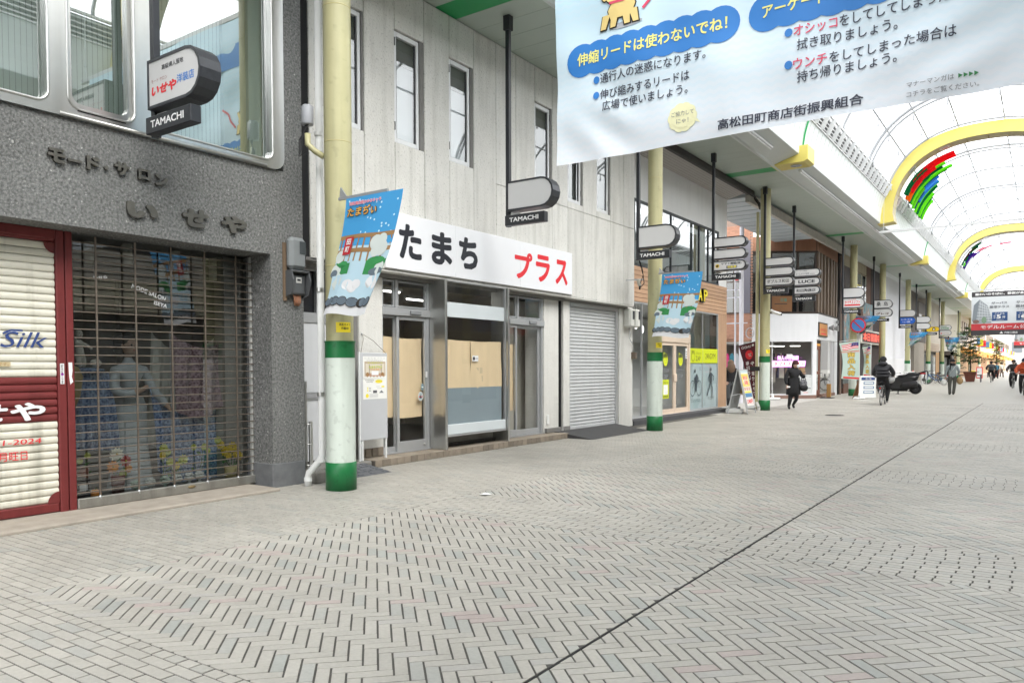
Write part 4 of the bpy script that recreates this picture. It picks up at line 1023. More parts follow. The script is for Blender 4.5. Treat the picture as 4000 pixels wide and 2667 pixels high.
# flowers and pots
def flower(mb, c, r, m, n=11, tilt=.35):
    c = Vector(c)
    for L in range(2):
        for i in range(n):
            a = 2 * math.pi * (i + .5 * L) / n; d = Vector((.55, math.cos(a), math.sin(a)))
            t = Vector((0, -math.sin(a), math.cos(a))) * (r * .28); rr = r * (1 - .35 * L); x_ = .012 * L
            p0 = c + Vector((x_, 0, 0)); p1 = c + Vector((x_ + r * tilt * .4, 0, 0)) + Vector((0, d.y, d.z)) * (rr * .6)
            p2 = c + Vector((x_ + r * tilt * .2, 0, 0)) + Vector((0, d.y, d.z)) * rr
            mb.add([p0, p1 - t, p2, p1 + t], [(0, 1, 2, 3)], m)
    mb.ball(c + Vector((r * .15, 0, 0)), r * .2, M('flower_heart', (.45, .3, .05), .7), 6, 4)
stem = M('stem_green', (.06, .16, .04), .7)
def potted(name, x, y, z0, heads, label, pot=None, leaves=8, seed=1):
    t = thing(name, (x, y, .07), label, 'flowers', 'flowers in the display window')
    rn = random.Random(seed)
    if pot:
        b_ = MB(); b_.lathe([(.0, 0), (pot[0] * .8, 0), (pot[0], pot[1]), (pot[0] * .9, pot[1]), (0, pot[1] * .9)], (x, y, .07), pot[2], 16); obj('pot', b_, t)
    s_ = MB()
    for (dy, z, r, m) in heads:
        f_ = MB(); flower(f_, (x + .03, y + dy, z), r, m); obj('bloom', f_, t)
        s_.tube([(x, y, .07 + (pot[1] * .8 if pot else 0)), (x + .02, y + dy * .6, (z + .07) * .55), (x + .01, y + dy, z)], .004, stem, 5)
    for k in range(leaves):
        a = rn.uniform(0, 6.28); L = rn.uniform(.06, .11); zz = rn.uniform(.14, max(.2, min(z0, .45)))
        p = Vector((x, y + rn.uniform(-.08, .08), zz)); d = Vector((.4 * math.cos(a) + .3, math.sin(a), rn.uniform(.1, .6))).normalized() * L; q = Vector((-.01, .02, .02))
        s_.add([p, p + d * .5 + q, p + d, p + d * .5 - q], [(0, 1, 2, 3)], stem)
    obj('stems', s_, t)
    return t
fw, fo, fr_, fy, fl_ = M('bloom_white', (.75, .73, .62), .7), M('bloom_orange', (.78, .30, .04), .7), M('bloom_red', (.45, .03, .04), .7), M('bloom_yellow', (.72, .55, .03), .7), M('bloom_lime', (.5, .55, .1), .7)
potc = M('terracotta', (.24, .09, .06), .7, var=.15, vs=10)
potted('flower_pot', -8.36, 4.40, .5, [(-.03, .50, .085, fw), (-.07, .37, .075, fo), (.07, .42, .07, fr_), (.1, .33, .05, fo), (.04, .28, .05, fl_)], 'white, orange and red artificial flowers in a dark pot at the mannequin hem', (.075, .2, M('dark_pot', (.12, .03, .03), .6)), 9, 1)
potted('flower_pot', -8.5, 4.05, .5, [(.0, .45, .04, fl_), (.08, .5, .04, fl_)], 'tall terracotta pot with a few lime blooms near the red post', (.10, .30, potc), 8, 2)
potted('flower_spray', -8.35, 4.93, .6, [(-.02, .52, .06, fl_), (.03, .47, .05, fl_), (-.03, .44, .05, fy)], 'small lime yellow spray beside the dress, left of the other lime sprays', None, 5, 3)
potted('flower_spray', -8.3, 5.06, .4, [(-.1, .36, .055, fl_), (.06, .37, .07, fl_), (-.02, .31, .05, fy), (.02, .34, .04, fl_)], 'low lime yellow spray behind the middle white cups', None, 6, 4)
potted('flower_spray', -8.35, 5.35, .6, [(-.06, .5, .045, fl_), (.08, .49, .05, fl_), (.13, .44, .04, fl_)], 'thin lime spray against the blue floral cloth', None, 4, 5)
potted('flower_vase', -8.3, 5.78, .5, [(-.1, .42, .07, fy), (.0, .46, .075, fy), (.06, .38, .07, fy), (-.16, .5, .06, fy), (-.2, .56, .055, fl_), (.1, .34, .06, fy), (-.05, .36, .05, fy)], 'bushy yellow flowers in a pale yellow vase beside the guide rail', (.085, .16, M('vase_yellow', (.45, .38, .16), .5)), 12, 6)
cpm = M('lace_white', (.55, .58, .55), .8, var=.2, vs=60); cpg = M('lace_mint', (.38, .5, .42), .8, var=.2, vs=60)
cl = ['green tinted lace cup, leftmost in the row', 'white lace cup second from the left, in front of the dress hem', 'mint lace cup third in the row', 'white lace cup fourth in the row, under the lime spray', 'white lace cup fifth in the row', 'white lace cup at the right end of the row']
for k, (y, z, m) in enumerate([(4.52, .10, cpg), (4.70, .10, cpm), (4.89, .10, cpg), (5.05, .11, cpm), (5.22, .12, cpm), (5.36, .13, cpm)]):
    t = thing('lace_cup', (-8.22 - .02 * k, y, .07), cl[k], 'cup', 'row of small lace cups')
    b_ = MB(); xx = -8.22 - .02 * k
    b_.lathe([(.04, 0), (.035, .008), (.012, .02), (.014, .035), (.05, .06), (.06, .085), (.055, .088)], (xx, y, .07), m, 14); obj('cup', b_, t)
    b_ = MB(); rn = random.Random(k)
    for i in range(22):
        a, p = rn.uniform(0, 6.28), rn.uniform(.1, 1.4); b_.ball((xx + .045 * math.cos(a) * math.cos(p), y + .045 * math.sin(a) * math.cos(p), .165 + .03 * math.sin(p)), .016, m, 5, 4)
    obj('lace_ball', b_, t)
b_ = MB(); b_.lathe([(0, 0), (.04, 0), (.06, .03), (.055, .075), (.02, .09), (0, .085)], (-8.25, 4.10, .07), M('pumpkin', (.7, .25, .03), .55), 14); b_.cyl((-8.25, 4.1, .155), (-8.25, 4.105, .18), .008, stem, n=6); obj('pumpkin', b_, label='small orange pumpkin on the display floor', cat='pumpkin', base=(-8.25, 4.1, .07))
b_ = MB(); b_.box(-8.4, -8.15, 3.85, 4.0, .07, .3, M('black_box', (.02, .02, .022), .5)); b_.box(-8.149, -8.145, 3.89, 3.97, .18, .24, wink); obj('small_radio', b_, label='small black box with a white label on the display floor', cat='box', base=(-8.3, 3.92, .07))

# electric meters on the pier
mtp = M('meter_grey', (.20, .215, .22), .45, var=.1, vs=8); mtd = M('meter_dark', (.085, .09, .095), .5, var=.1, vs=8)
t = thing('electric_meter', (XA, 6.2, 2.6), 'grey rounded electric meter case with small window on the stone pier', 'meter')
b_ = MB(); b_.box(XA + .002, XA + .13, 6.06, 6.31, 2.63, 3.02, mtp, .045); obj('case', b_, t)
b_ = MB(); b_.box(XA + .131, XA + .136, 6.19, 6.28, 2.82, 2.97, M('meter_glass', (.06, .07, .075), .1)); obj('meter_window', b_, t)
b_ = MB(); b_.box(XA + .002, XA + .02, 6.03, 6.08, 2.25, 2.95, M('wood_board', (.16, .11, .07), .8, var=.2, vs=20)); obj('backing_board', b_, t)
t = thing('meter_hood', (XA, 6.2, 2.3), 'dark hooded electric meter with brown wires below, under the rounded case', 'meter')
b_ = MB(); b_.prism([(XA + .003, 6.06, 2.3), (XA + .11, 6.06, 2.33), (XA + .16, 6.06, 2.50), (XA + .13, 6.06, 2.6), (XA + .003, 6.06, 2.615)], (0, .018, 0), mtd); b_.prism([(XA + .003, 6.32, 2.3), (XA + .11, 6.32, 2.33), (XA + .16, 6.32, 2.50), (XA + .13, 6.32, 2.6), (XA + .003, 6.32, 2.615)], (0, .018, 0), mtd); b_.box(XA + .003, XA + .14, 6.06, 6.338, 2.592, 2.62, mtd, .01); obj('hood', b_, t)
b_ = MB(); b_.box(XA + .003, XA + .09, 6.09, 6.31, 2.33, 2.58, mtd, .02); b_.box(XA + .09, XA + .096, 6.16, 6.24, 2.47, 2.54, M('meter_face', (.5, .5, .48), .4)); b_.box(XA + .096, XA + .098, 6.175, 6.225, 2.495, 2.52, ink); obj('meter_body', b_, t)
b_ = MB()
for k in range(5): b_.tube([(XA + .05, 6.15 + .025 * k, 2.33), (XA + .07, 6.16 + .02 * k, 2.24), (XA + .04, 6.18 + .015 * k, 2.2), (XA + .01, 6.19 + .012 * k, 2.27)], .007, M('copper_wire', (.35, .16, .09), .5), 5)
obj('wire', b_, t)
# ------------------------------------------------------------------ white panelled shop in the middle
def castmat():
    m = M('cast_panel', (.68, .67, .635), .9, var=.09, vs=2.2, bump=1.0, bs=34, streak=.17, speck=.34, spk=30, rnd=.035)
    return m
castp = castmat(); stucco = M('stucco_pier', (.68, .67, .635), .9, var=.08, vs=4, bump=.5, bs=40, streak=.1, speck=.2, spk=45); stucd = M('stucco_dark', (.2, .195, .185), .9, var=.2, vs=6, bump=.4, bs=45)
XB, XD = -8.0, -8.25
gb2 = thing('white_panelled_shop', (-9, 11.5, 0), 'pale cast panel building with slot windows above a white shop sign', 'building')
J = [6.82, 7.222, 7.825, 8.452, 9.111, 9.723, 10.364, 11.006, 11.621, 12.254, 12.875, 13.473, 14.094, 14.692, 15.327, 15.953, 16.515]
WIN = {1, 3, 5, 9, 11, 13}
g_ = .006
for i, (a, b) in enumerate(zip(J, J[1:])):
    segs = [(2.87, 7.11)] if i not in WIN else [(2.87, 4.79), (6.46, 7.11)]
    if i >= 7 and i not in WIN: segs = [(2.87, 4.655), (4.662, 7.11)]
    if i >= 9 and i in WIN: segs = [(2.87, 4.655), (4.662, 4.79), (6.46, 7.11)]
    for z0, z1 in segs:
        b_ = MB(); b_.box(XB - .16, XB, a + g_, b - g_, z0, z1, castp, .008); obj('wall_panel', b_, gb2)
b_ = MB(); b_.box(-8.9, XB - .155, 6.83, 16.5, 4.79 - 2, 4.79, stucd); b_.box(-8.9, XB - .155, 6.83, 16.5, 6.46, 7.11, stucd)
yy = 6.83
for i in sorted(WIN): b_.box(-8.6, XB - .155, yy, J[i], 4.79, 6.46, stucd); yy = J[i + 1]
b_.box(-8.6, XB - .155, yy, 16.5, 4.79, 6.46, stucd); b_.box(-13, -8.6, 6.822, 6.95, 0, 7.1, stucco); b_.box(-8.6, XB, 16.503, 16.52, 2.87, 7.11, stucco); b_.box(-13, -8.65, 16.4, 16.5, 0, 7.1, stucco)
obj('wall_core', b_, gb2)
frm = M('window_white', (.72, .73, .74), .4, .1, var=.04, vs=4)
dkb = M('dark_blind', (.11, .11, .10), .7, var=.1, vs=6); pb_ = M('pale_blind', (.52, .52, .55), .7, var=.03, vs=3)
for n_, i in enumerate(sorted(WIN)):
    a, b = J[i] + .012, J[i] + .562; x = XB - .03
    w_ = MB(); z0, z1 = 4.80, 6.44
    for (p, q, r, s_) in ((a, a + .055, z0, z1), (b - .055, b, z0, z1), (a + .055, b - .055, z0, z0 + .07), (a + .055, b - .055, z1 - .07, z1)): w_.box(x - .06, x, p, q, r, s_, frm, .006)
    for (p, q, r, s_) in ((a + .055, a + .078, z0 + .07, z1 - .07), (b - .078, b - .055, z0 + .07, z1 - .07)): w_.box(x - .05, x - .02, p, q, r, s_, M('gasket', (.06, .06, .065), .6))
    W = obj('window', w_, gb2)
    p_ = MB(); p_.quad((x - .03, a + .05, z0 + .06), (x - .03, b - .05, z0 + .06), (x - .03, b - .05, z1 - .06), (x - .03, a + .05, z1 - .06), glassr); obj('pane', p_, W)
    p_ = MB(); p_.quad((x - .1, a, z0), (x - .1, b, z0), (x - .1, b, 6.02), (x - .1, a, 6.02), dkb if i > 5 else pb_); p_.quad((x - .09, a, 6.0), (x - .09, b, 6.0), (x - .09, b, z1), (x - .09, a, z1), dkb); obj('blind', p_, W)
    h_ = MB(); hy = (a - .004, a + .014) if i < 9 else (b - .014, b + .004)
    for z in (4.98, 6.22): h_.box(x - .01, x + .016, hy[0], hy[1], z, z + .12, M('hinge', (.1, .1, .1), .5)); 
    obj('hinge', h_, W)
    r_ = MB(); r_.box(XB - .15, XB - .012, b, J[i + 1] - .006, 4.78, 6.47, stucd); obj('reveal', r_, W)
# shop sign
sg = thing('shop_sign', (-7.98, 10.9, 2.9), 'long white shop sign board with big black and red hand drawn letters', 'sign')
sw = M('sign_white', (.82, .83, .86), .3, var=.02, vs=2)
for k, (a, b) in enumerate(((8.2, 9.818), (9.822, 11.70), (11.704, 13.58))):
    b_ = MB(); b_.box(XB + .004, XB + .035, a, b, 2.907, 3.745, sw, .004); obj('sign_board', b_, sg)
PS = planeX(XB + .036)
for ch, y0, y1, z0, z1, m, of in (('た', 8.475, 8.985, 3.075, 3.605, ink, .05), ('ま', 9.215, 9.725, 3.07, 3.595, ink, .055), ('ち', 9.90, 10.41, 3.075, 3.6, ink, .055), ('プ', 11.515, 12.10, 3.06, 3.56, redink, .045), ('ラ', 12.22, 12.72, 3.062, 3.58, redink, .045), ('ス', 12.93, 13.39, 3.07, 3.565, redink, .045)):
    b_ = MB(); text(b_, ch, y0, z0, y1 - y0, z1 - z0, m, of, PS, lay=2); obj('sign_letter', b_, sg)
# soffit slab over the recessed shop front
b_ = MB(); b_.box(-8.55, XB + .0, 7.0, 13.6, 2.85, 2.9, stucco, .01); b_.box(-8.6, XB - .0, 13.6, 16.5, 2.84, 2.868, stucco, .008); obj('soffit', b_, gb2)
def pier(y0, y1, m, x=XD, z0=.0, z1=2.852, xb=-8.7, bev=.01): b_ = MB(); b_.box(xb, x, y0, y1, z0, z1, m, bev); obj('pier', b_, gb2)
pier(7.815, 7.905, stucd, XD - .005); pier(7.907, 8.395, stucco, XD + .02); pier(12.94, 13.50, stucco, XD + .01); pier(13.615, 13.865, stucco, XD + .06); pier(16.16, 16.86, stucco, XD + .05)
b_ = MB(); b_.box(-8.6, XD - .03, 13.50, 13.615, 0, 2.85, dark); b_.box(XD - .02, XD + .035, 13.545, 13.56, .1, 2.85, rubber); obj('slot', b_, gb2)
btile = M('kerb_tile', (.25, .21, .165), .8, var=.22, vs=9, rnd=.2, bump=.1, bs=60)
for y in (7.93, 8.06, 8.19, 8.31): b_ = MB(); b_.box(XD + .02, XD + .045, y - .06, y + .055, .11, .24, btile, .006); obj('skirting_tile', b_, gb2)
for y0, y1 in ((12.95, 13.49), (13.62, 13.86)): b_ = MB(); b_.box(XD + .01, XD + .075, y0, y1, .11, .2, stucd, .004); obj('skirting', b_, gb2)
b_ = MB(); b_.box(XD + .012, XD + .035, 13.02, 13.1, .28, .46, white, .006); obj('socket_cover', b_, gb2)
# tiled step
b_ = MB(); b_.box(-8.75, -7.895, 7.865, 13.31, -.01, .088, M('step_core', (.12, .105, .09), .9)); stp = obj('step', b_, gb2)
n = 36; wd = (13.31 - 7.865) / n
tb = MB(); tb.box(-.0, .012, .004, wd - .004, 0, .098, btile, .003); tme = mesh_of(tb, 'step_tile')
tb = MB(); tb.box(-.34, 0, .004, wd - .004, 0, .014, M('step_tile_top', (.30, .255, .2), .75, var=.2, vs=8, rnd=.12), .003); tme2 = mesh_of(tb, 'step_tile')
for k in range(n): inst('step_tile', tme, stp, (-7.894, 7.865 + k * wd, .004)); inst('step_tile', tme2, stp, (-7.898, 7.865 + k * wd, .089))
# interior
cre = M('interior_cream', (.66, .6, .5), .8, var=.04, vs=1); b_ = MB()
b_.quad((-12.5, 8, 0), (-12.5, 13.5, 0), (-12.5, 13.5, 3), (-12.5, 8, 3), cre); b_.quad((-12.5, 8.0, 0), (-12.5, 8.0, 3), (-8.4, 8.0, 3), (-8.4, 8.0, 0), cre); b_.quad((-12.5, 13.45, 0), (-8.4, 13.45, 0), (-8.4, 13.45, 3), (-12.5, 13.45, 3), cre); b_.quad((-12.5, 8, 2.95), (-12.5, 13.5, 2.95), (-8.3, 13.5, 2.95), (-8.3, 8, 2.95), cre); b_.quad((-12.5, 8, .1), (-8.3, 8, .1), (-8.3, 13.5, .1), (-12.5, 13.5, .1), M('dark_floor', (.08, .07, .06), .4))
obj('shop_room', b_, gb2)
lampm = M('lit_tube', (1, 1, .95), .3, emit=1.2)
for k, (x, y) in enumerate(((-9.6, 9.6), (-10.4, 11.9))):
    b_ = MB(); b_.box(x - .05, x + .05, y - .65, y + .65, 2.80, 2.86, white); b_.cyl((x, y - .62, 2.79), (x, y + .62, 2.79), .022, lampm, n=8)
    obj('room_lamp', b_, label=['lit white tube lamp seen through the left transom window', 'lit tube lamp deep inside the shop behind the wide display pane'][k], cat='ceiling light', base=(x, y, 2.8))
paper = M('kraft_paper', (.78, .61, .39), .8, var=.05, vs=3, bump=.15, bs=9, streak=.05)
greypan = M('grey_film', (.25, .31, .345), .35, var=.05, vs=2)
bandm = M('pale_band', (.66, .71, .73), .4, var=.03, vs=2)
def frame(mb, x, y0, y1, z0, z1, w_, d, m, bottom=None):
    bt = w_ if bottom is None else bottom
    mb.box(x - d, x, y0, y0 + w_, z0, z1, m, .004); mb.box(x - d, x, y1 - w_, y1, z0, z1, m, .004); mb.box(x - d, x, y0 + w_, y1 - w_, z1 - w_, z1, m, .004); mb.box(x - d, x, y0 + w_, y1 - w_, z0, z0 + bt, m, .004)
def pane(parent, x, y0, y1, z0, z1, m=glass): b_ = MB(); b_.quad((x, y0, z0), (x, y1, z0), (x, y1, z1), (x, y0, z1), m); return obj('pane', b_, parent)
def entrance(y0, ym, y1, flip=False):
    f_ = MB(); x = XD - .01
    f_.box(x - .1, x + .03, y0, y1 + .02, 2.24, 2.36, alup, .008); f_.box(x - .09, x, y1 - .05, y1, .105, 2.84, alup, .006); f_.box(x - .09, x, y0, y0 + .03, .105, 2.84, alup, .006); f_.box(x - .09, x, y0, y1, 2.79, 2.84, alup, .006); f_.box(x - .09, x, ym - .03, ym + .03, 2.36, 2.79, alup, .006)
    f_.box(x - .1, x + .02, y0, y1, .105, .125, alup)
    F = obj('door_frame', f_, gb2)
    f_ = MB(); f_.box(x + .03, x + .06, (y0 + y1) / 2 + .05, (y0 + y1) / 2 + .3, 2.27, 2.33, M('sensor_grey', (.25, .26, .27), .5), .008); obj('sensor', f_, F)
    for a, b in ((y0 + .03, ym - .03), (ym + .03, y1 - .05)):
        f_ = MB(); frame(f_, x - .02, a, b, 2.37, 2.785, .03, .04, alup); obj('transom_frame', f_, F); pane(F, x - .04, a + .03, b - .03, 2.4, 2.755)
    return F, x
F, x = entrance(8.4, 8.735, 9.49)
d_ = MB(); frame(d_, x - .055, 8.43, 8.76, .126, 2.235, .035, .04, alup, .08); L1 = obj('door', d_, gb2); pane(L1, x - .075, 8.46, 8.73, .2, 2.2)
d_ = MB(); frame(d_, x - .008, 8.735, 9.44, .126, 2.235, .055, .045, alup, .15); L2 = obj('door', d_, gb2); pane(L2, x - .03, 8.79, 9.385, .27, 2.18)
d_ = MB(); d_.box(x - .005, x + .012, 9.39, 9.43, 1.27, 1.37, wink, .004); d_.ball((x + .005, 9.35, .20), (.012, .02, .02), steel, 8, 5); obj('lock_plate', d_, L2)
def paperpiece(y0, y1, z0, z1, x, name='paper_cover', m=paper, parent=gb2, seed=0):
    b_ = MB(); ny, nz = 14, 10; v = []; rn = random.Random(seed)
    ph = [rn.uniform(0, 6) for _ in range(4)]
    for i in range(nz + 1):
        for j in range(ny + 1):
            y, z = y0 + (y1 - y0) * j / ny, z0 + (z1 - z0) * i / nz
            v.append((x + .006 * math.sin(9 * y + ph[0]) * math.sin(7 * z + ph[1]) + .004 * math.sin(17 * y + 5 * z + ph[2]), y, z + (.006 * math.sin(6 * y + ph[3]) if i in (0, nz) else 0)))
    b_.add(v, [(i * (ny + 1) + j, i * (ny + 1) + j + 1, (i + 1) * (ny + 1) + j + 1, (i + 1) * (ny + 1) + j) for i in range(nz) for j in range(ny)], m, True)
    return obj(name, b_, parent)
paperpiece(8.44, 8.74, .66, 1.915, x - .11, seed=1); paperpiece(8.75, 9.40, .64, 1.90, x - .09, seed=2)
PD = planeX(x - .029)
b_ = MB(); disc(b_, PD, 9.30, .97, .06, .075, wink, 1); disc(b_, PD, 9.30, .97, .052, .066, M('pale_teal', (.5, .6, .6), .5), 2); poly(b_, PD, [(9.28, .94), (9.32, .94), (9.30, 1.01)], ink, 3); disc(b_, PD, 9.275, .965, .012, .014, redink, 3); disc(b_, PD, 9.33, .965, .012, .014, redink, 3); disc(b_, PD, 9.345, 1.12, .035, .055, M('teal_print', (.2, .3, .34), .5), 1); rect(b_, PD, 9.325, 1.11, 9.37, 1.125, wink, 2)
obj('door_sticker', b_, L2)
F2, x = entrance(11.74, 12.06, 12.93)
d_ = MB(); frame(d_, x - .008, 11.74, 12.03, .126, 2.235, .05, .045, alup, .12); L3 = obj('door', d_, gb2); pane(L3, x - .03, 11.79, 11.98, .25, 2.18)
d_ = MB(); frame(d_, x - .055, 12.03, 12.885, .126, 2.235, .06, .04, alup, .1); L4 = obj('door', d_, gb2); pane(L4, x - .075, 12.09, 12.83, .22, 2.18)
paperpiece(11.78, 12.0, .6, 1.86, x - .08, seed=5)
b_ = MB(); b_.box(-8.9, -8.88, 12.05, 13.2, .15, 2.8, M('pale_screen', (.5, .48, .42), .8)); obj('inner_screen', b_, gb2)
b_ = MB(); b_.prism([(-8.36, 11.8, .95), (-8.36, 11.95, .95), (-8.36, 11.95, 1.3), (-8.36, 11.86, 1.42), (-8.36, 11.8, 1.42)], (.004, 0, 0), wink); obj('paper_note', b_, gb2)
# steel clad display bay
bay = MB(); XF = -7.93
b_ = MB(); b_.box(-8.3, XF, 9.493, 9.535, .106, 2.852, steel, .004); b_.box(XF - .02, XF + .012, 9.486, 9.545, .106, 2.852, steel, .006); obj('bay_side', b_, gb2)
b_ = MB(); b_.box(-8.3, XF - .0, 11.24, 11.275, .106, 2.852, steel, .004); b_.box(XF - .02, XF + .012, 11.235, 11.285, .106, 2.852, steel, .006); obj('bay_side', b_, gb2)
# the bay front is set where its glass stands in the photograph
XG = -8.0
def YZ(y): return 9.54 + (y - 9.97) * (1.70 / 1.71)
b_ = MB(); frame(b_, XG + .03, 9.536, 11.24, .30, 2.852, .02, .05, alup, .03); BW = obj('bay_window', b_, gb2)
pane(BW, XG + .0, 9.55, 11.23, .48, 2.84)
b_ = MB(); b_.box(XG - .01, XG + .006, 9.556, 11.22, 2.26, 2.50, bandm, .002); obj('pale_band', b_, BW)
b_ = MB(); b_.box(XG - .01, XG + .035, 9.556, 11.22, .335, .50, bandm, .006); obj('sill_board', b_, BW)
b_ = MB(); b_.quad((XG - .015, 9.55, .49), (XG - .015, 11.16, .49), (XG - .015, 11.16, 1.095), (XG - .015, 9.55, 1.095), greypan); obj('grey_film', b_, BW)
paperpiece(9.55, 10.28, 1.09, 1.885, XG - .03, 'paper_cover', paper, BW, 7); paperpiece(10.27, 11.17, 1.085, 1.88, XG - .022, 'paper_cover', paper, BW, 8)
PB = planeX(XG + .002)
b_ = MB(); rect(b_, PB, 10.29, 1.535, 10.46, 1.635, wink); disc(b_, PB, 10.335, 1.585, .03, .032, ink, 2); text(b_, 'CHAMAS', 10.375, 1.575, .07, .02, ink, .01, PB, lay=2); obj('small_notice', b_, BW)
b_ = MB(); pn_ = M('taped_sheet', (.62, .5, .33), .7)
for q in ((10.41, 1.33, .09, .1), (10.53, 1.33, .08, .1), (10.41, 1.19, .12, .12), (10.55, 1.19, .07, .1)): rect(b_, PB, q[0], q[1], q[0] + q[2], q[1] + q[3], pn_, -20)
obj('taped_note', b_, BW)
b_ = MB(); b_.box(-8.3, XG - .2, 9.54, 11.23, .106, .16, M('bay_floor_dark', (.07, .065, .06), .8, var=.3, vs=8)); b_.box(-8.3, -8.26, 9.54, 11.23, .106, .36, concrete); obj('bay_base', b_, gb2)  # mottled dark slab on the step beneath the bay window
# grey roller shutter
rs = thing('grey_shutter', (XD, 14.95, .1), 'closed pale grey roller shutter to the right of the shop doors', 'roller shutter')
sgm = M('shutter_grey', (.58, .59, .60), .45, .15, var=.05, vs=3, streak=.1)
b_ = MB(); b_.box(XD - .09, XD - .03, 13.88, 16.06, .09, 2.84, dark); obj('backing', b_, rs)
z = .18
while z < 2.74:
    obj('slat', slat(13.93, 16.02, z, .0745, sgm, XD - .01, .011), rs); z += .0745
b_ = MB(); b_.box(XD - .03, XD + .015, 13.93, 16.02, .105, .178, sgm, .008); obj('bottom_bar', b_, rs)
b_ = MB(); b_.box(XD - .06, XD + .03, 13.868, 13.928, .1, 2.84, alup, .005); b_.box(XD - .06, XD + .03, 16.022, 16.12, .1, 2.84, alup, .005); b_.box(XD - .06, XD + .04, 13.93, 16.02, 2.72, 2.838, alup, .006); obj('guide_frame', b_, rs)
b_ = MB(); b_.box(-8.7, XD + .02, 13.31, 17.0, -.01, .1, concrete, .01); obj('shutter_sill', b_, gb2)
b_ = MB(); rmp = M('ramp_plate', (.075, .075, .077), .55, .4, var=.25, vs=6)
b_.prism([(-7.3, 13.25, .002), (-8.2, 13.25, .002), (-8.2, 13.25, .115), (-8.1, 13.25, .118)], (0, 2.6, 0), rmp)
for k in range(1, 12): pass
obj('shutter_ramp', b_, label='dark steel ramp plate in front of the grey roller shutter', cat='ramp', base=(-7.75, 14.5, 0))
# meter boxes beside the grey shutter
mbx = M('meter_white', (.62, .62, .58), .5, var=.05, vs=6)
t = thing('meter_box', (-8.1, 16.5, 2.4), 'pair of off-white electric meter boxes right of the grey shutter', 'meter')
for k, (y0, y1, x) in enumerate(((16.35, 16.62, -8.02), (16.64, 16.84, -7.98))):
    b_ = MB(); b_.box(x - .18, x, y0, y1, 2.36, 2.80, mbx, .035); B_o = obj('case', b_, t)
    b_ = MB(); b_.box(x - .002, x + .004, y0 + .14 - .06 * k, y1 - .03, 2.55, 2.75, ink); obj('window_slot', b_, B_o)
b_ = MB(); b_.tube([(-8.15, 16.6, 2.36), (-8.15, 16.6, 2.1), (-8.16, 16.8, 1.95), (-8.16, 16.85, 1.6)], .012, alu, 6); b_.box(-8.2, -8.1, 16.78, 16.88, 1.62, 1.78, M('brown_box', (.13, .1, .075), .7)); obj('conduit', b_, t)
# bracket with wires on the wall beyond the sign
t = thing('wall_bracket', (-7.95, 16.3, 3.4), 'small pale metal bracket with drooping black wires on the wall corner', 'bracket')
b_ = MB(); b_.bar((-8.0, 16.1, 3.43), (-7.6, 16.2, 3.43), .03, .03, alu); b_.cyl((-7.72, 16.15, 3.42), (-7.68, 16.15, 3.28), .04, M('old_white', (.55, .52, .45), .6), n=10); b_.cyl((-7.68, 16.15, 3.30), (-7.68, 16.15, 3.2), .022, rubber, n=8); obj('arm', b_, t)
b_ = MB(); b_.tube([(-7.66, 16.15, 3.25), (-7.5, 16.0, 3.32), (-7.4, 15.7, 3.6), (-7.28, 15.3, 3.74)], .009, rubber, 5); b_.tube([(-7.66, 16.15, 3.35), (-7.5, 15.95, 3.5), (-7.3, 15.3, 3.76)], .008, rubber, 5); obj('wire', b_, t)

# narrow entrance between the stone shop and the panelled shop
dg = M('door_grey', (.66, .67, .69), .5, var=.04, vs=3, streak=.06)
t = thing('side_door', (-8.35, 7.3, .1), 'plain light grey steel side door in the gap behind the nearest pillar', 'door')
b_ = MB(); b_.box(-8.42, -8.36, 6.88, 7.80, .14, 2.06, dg, .006); obj('leaf', b_, t)
b_ = MB(); b_.box(-8.45, -8.34, 6.85, 7.82, 2.06, 2.2, alup, .006); b_.box(-8.45, -8.34, 6.85, 7.82, 2.78, 2.86, alup, .006); b_.box(-8.44, -8.35, 7.22, 7.26, 2.2, 2.78, alup, .004); b_.box(-8.45, -8.34, 6.85, 6.88, .1, 2.8, alup); obj('frame', b_, t)
b_ = MB(); b_.box(-8.44, -8.4, 6.88, 7.8, 2.2, 2.78, M('dark_glass', (.02, .02, .022), .1)); obj('transom', b_, t)
b_ = MB(); b_.box(-8.361, -8.345, 6.9, 7.25, .99, 1.1, alu, .003); b_.box(-8.345, -8.335, 6.92, 7.2, 1.02, 1.07, M('slot_grey', (.35, .35, .36), .4)); b_.box(-8.36, -8.35, 7.05, 7.12, .5, .62, dg, .003); obj('letter_plate', b_, t)
b_ = MB(); b_.box(-13, -8.46, 6.4, 6.84, 0, 7, dark); b_.box(-8.6, XB - .01, 6.40, 6.815, 2.87, 7.1, dark); b_.box(XB - .12, XB - .03, 6.56, 6.815, 2.88, 7.1, M('gap_panel', (.42, .42, .41), .8, var=.1, vs=3, streak=.2), .01); b_.box(-8.55, -8.0, 6.75, 7.85, 2.86, 2.9, stucd); obj('gap_infill', b_, gb2)
b_ = MB(); b_.box(-8.5, -7.93, 6.35, 7.86, -.01, .10, M('rough_concrete', (.22, .21, .19), .9, var=.3, vs=6, bump=.5, bs=30), .02); b_.box(-7.95, -7.40, 6.36, 6.62, -.01, .15, MATS['rough_concrete'], .02); obj('entrance_step', b_, gb2)
t = thing('railing_post', (-7.68, 6.47, .1), 'short stainless steel railing post beside the stone pier', 'post')
b_ = MB(); b_.cyl((-7.68, 6.44, .1), (-7.68, 6.44, 1.27), .022, steel, n=10); obj('tall_tube', b_, t)
b_ = MB(); b_.cyl((-7.62, 6.47, .1), (-7.62, 6.47, .76), .026, steel, n=10); obj('short_tube', b_, t)
b_ = MB()
for z in (.2, .47, .72): b_.lathe([(.05, 0), (.05, .012)], (-7.65, 6.455, z), steel, 12)
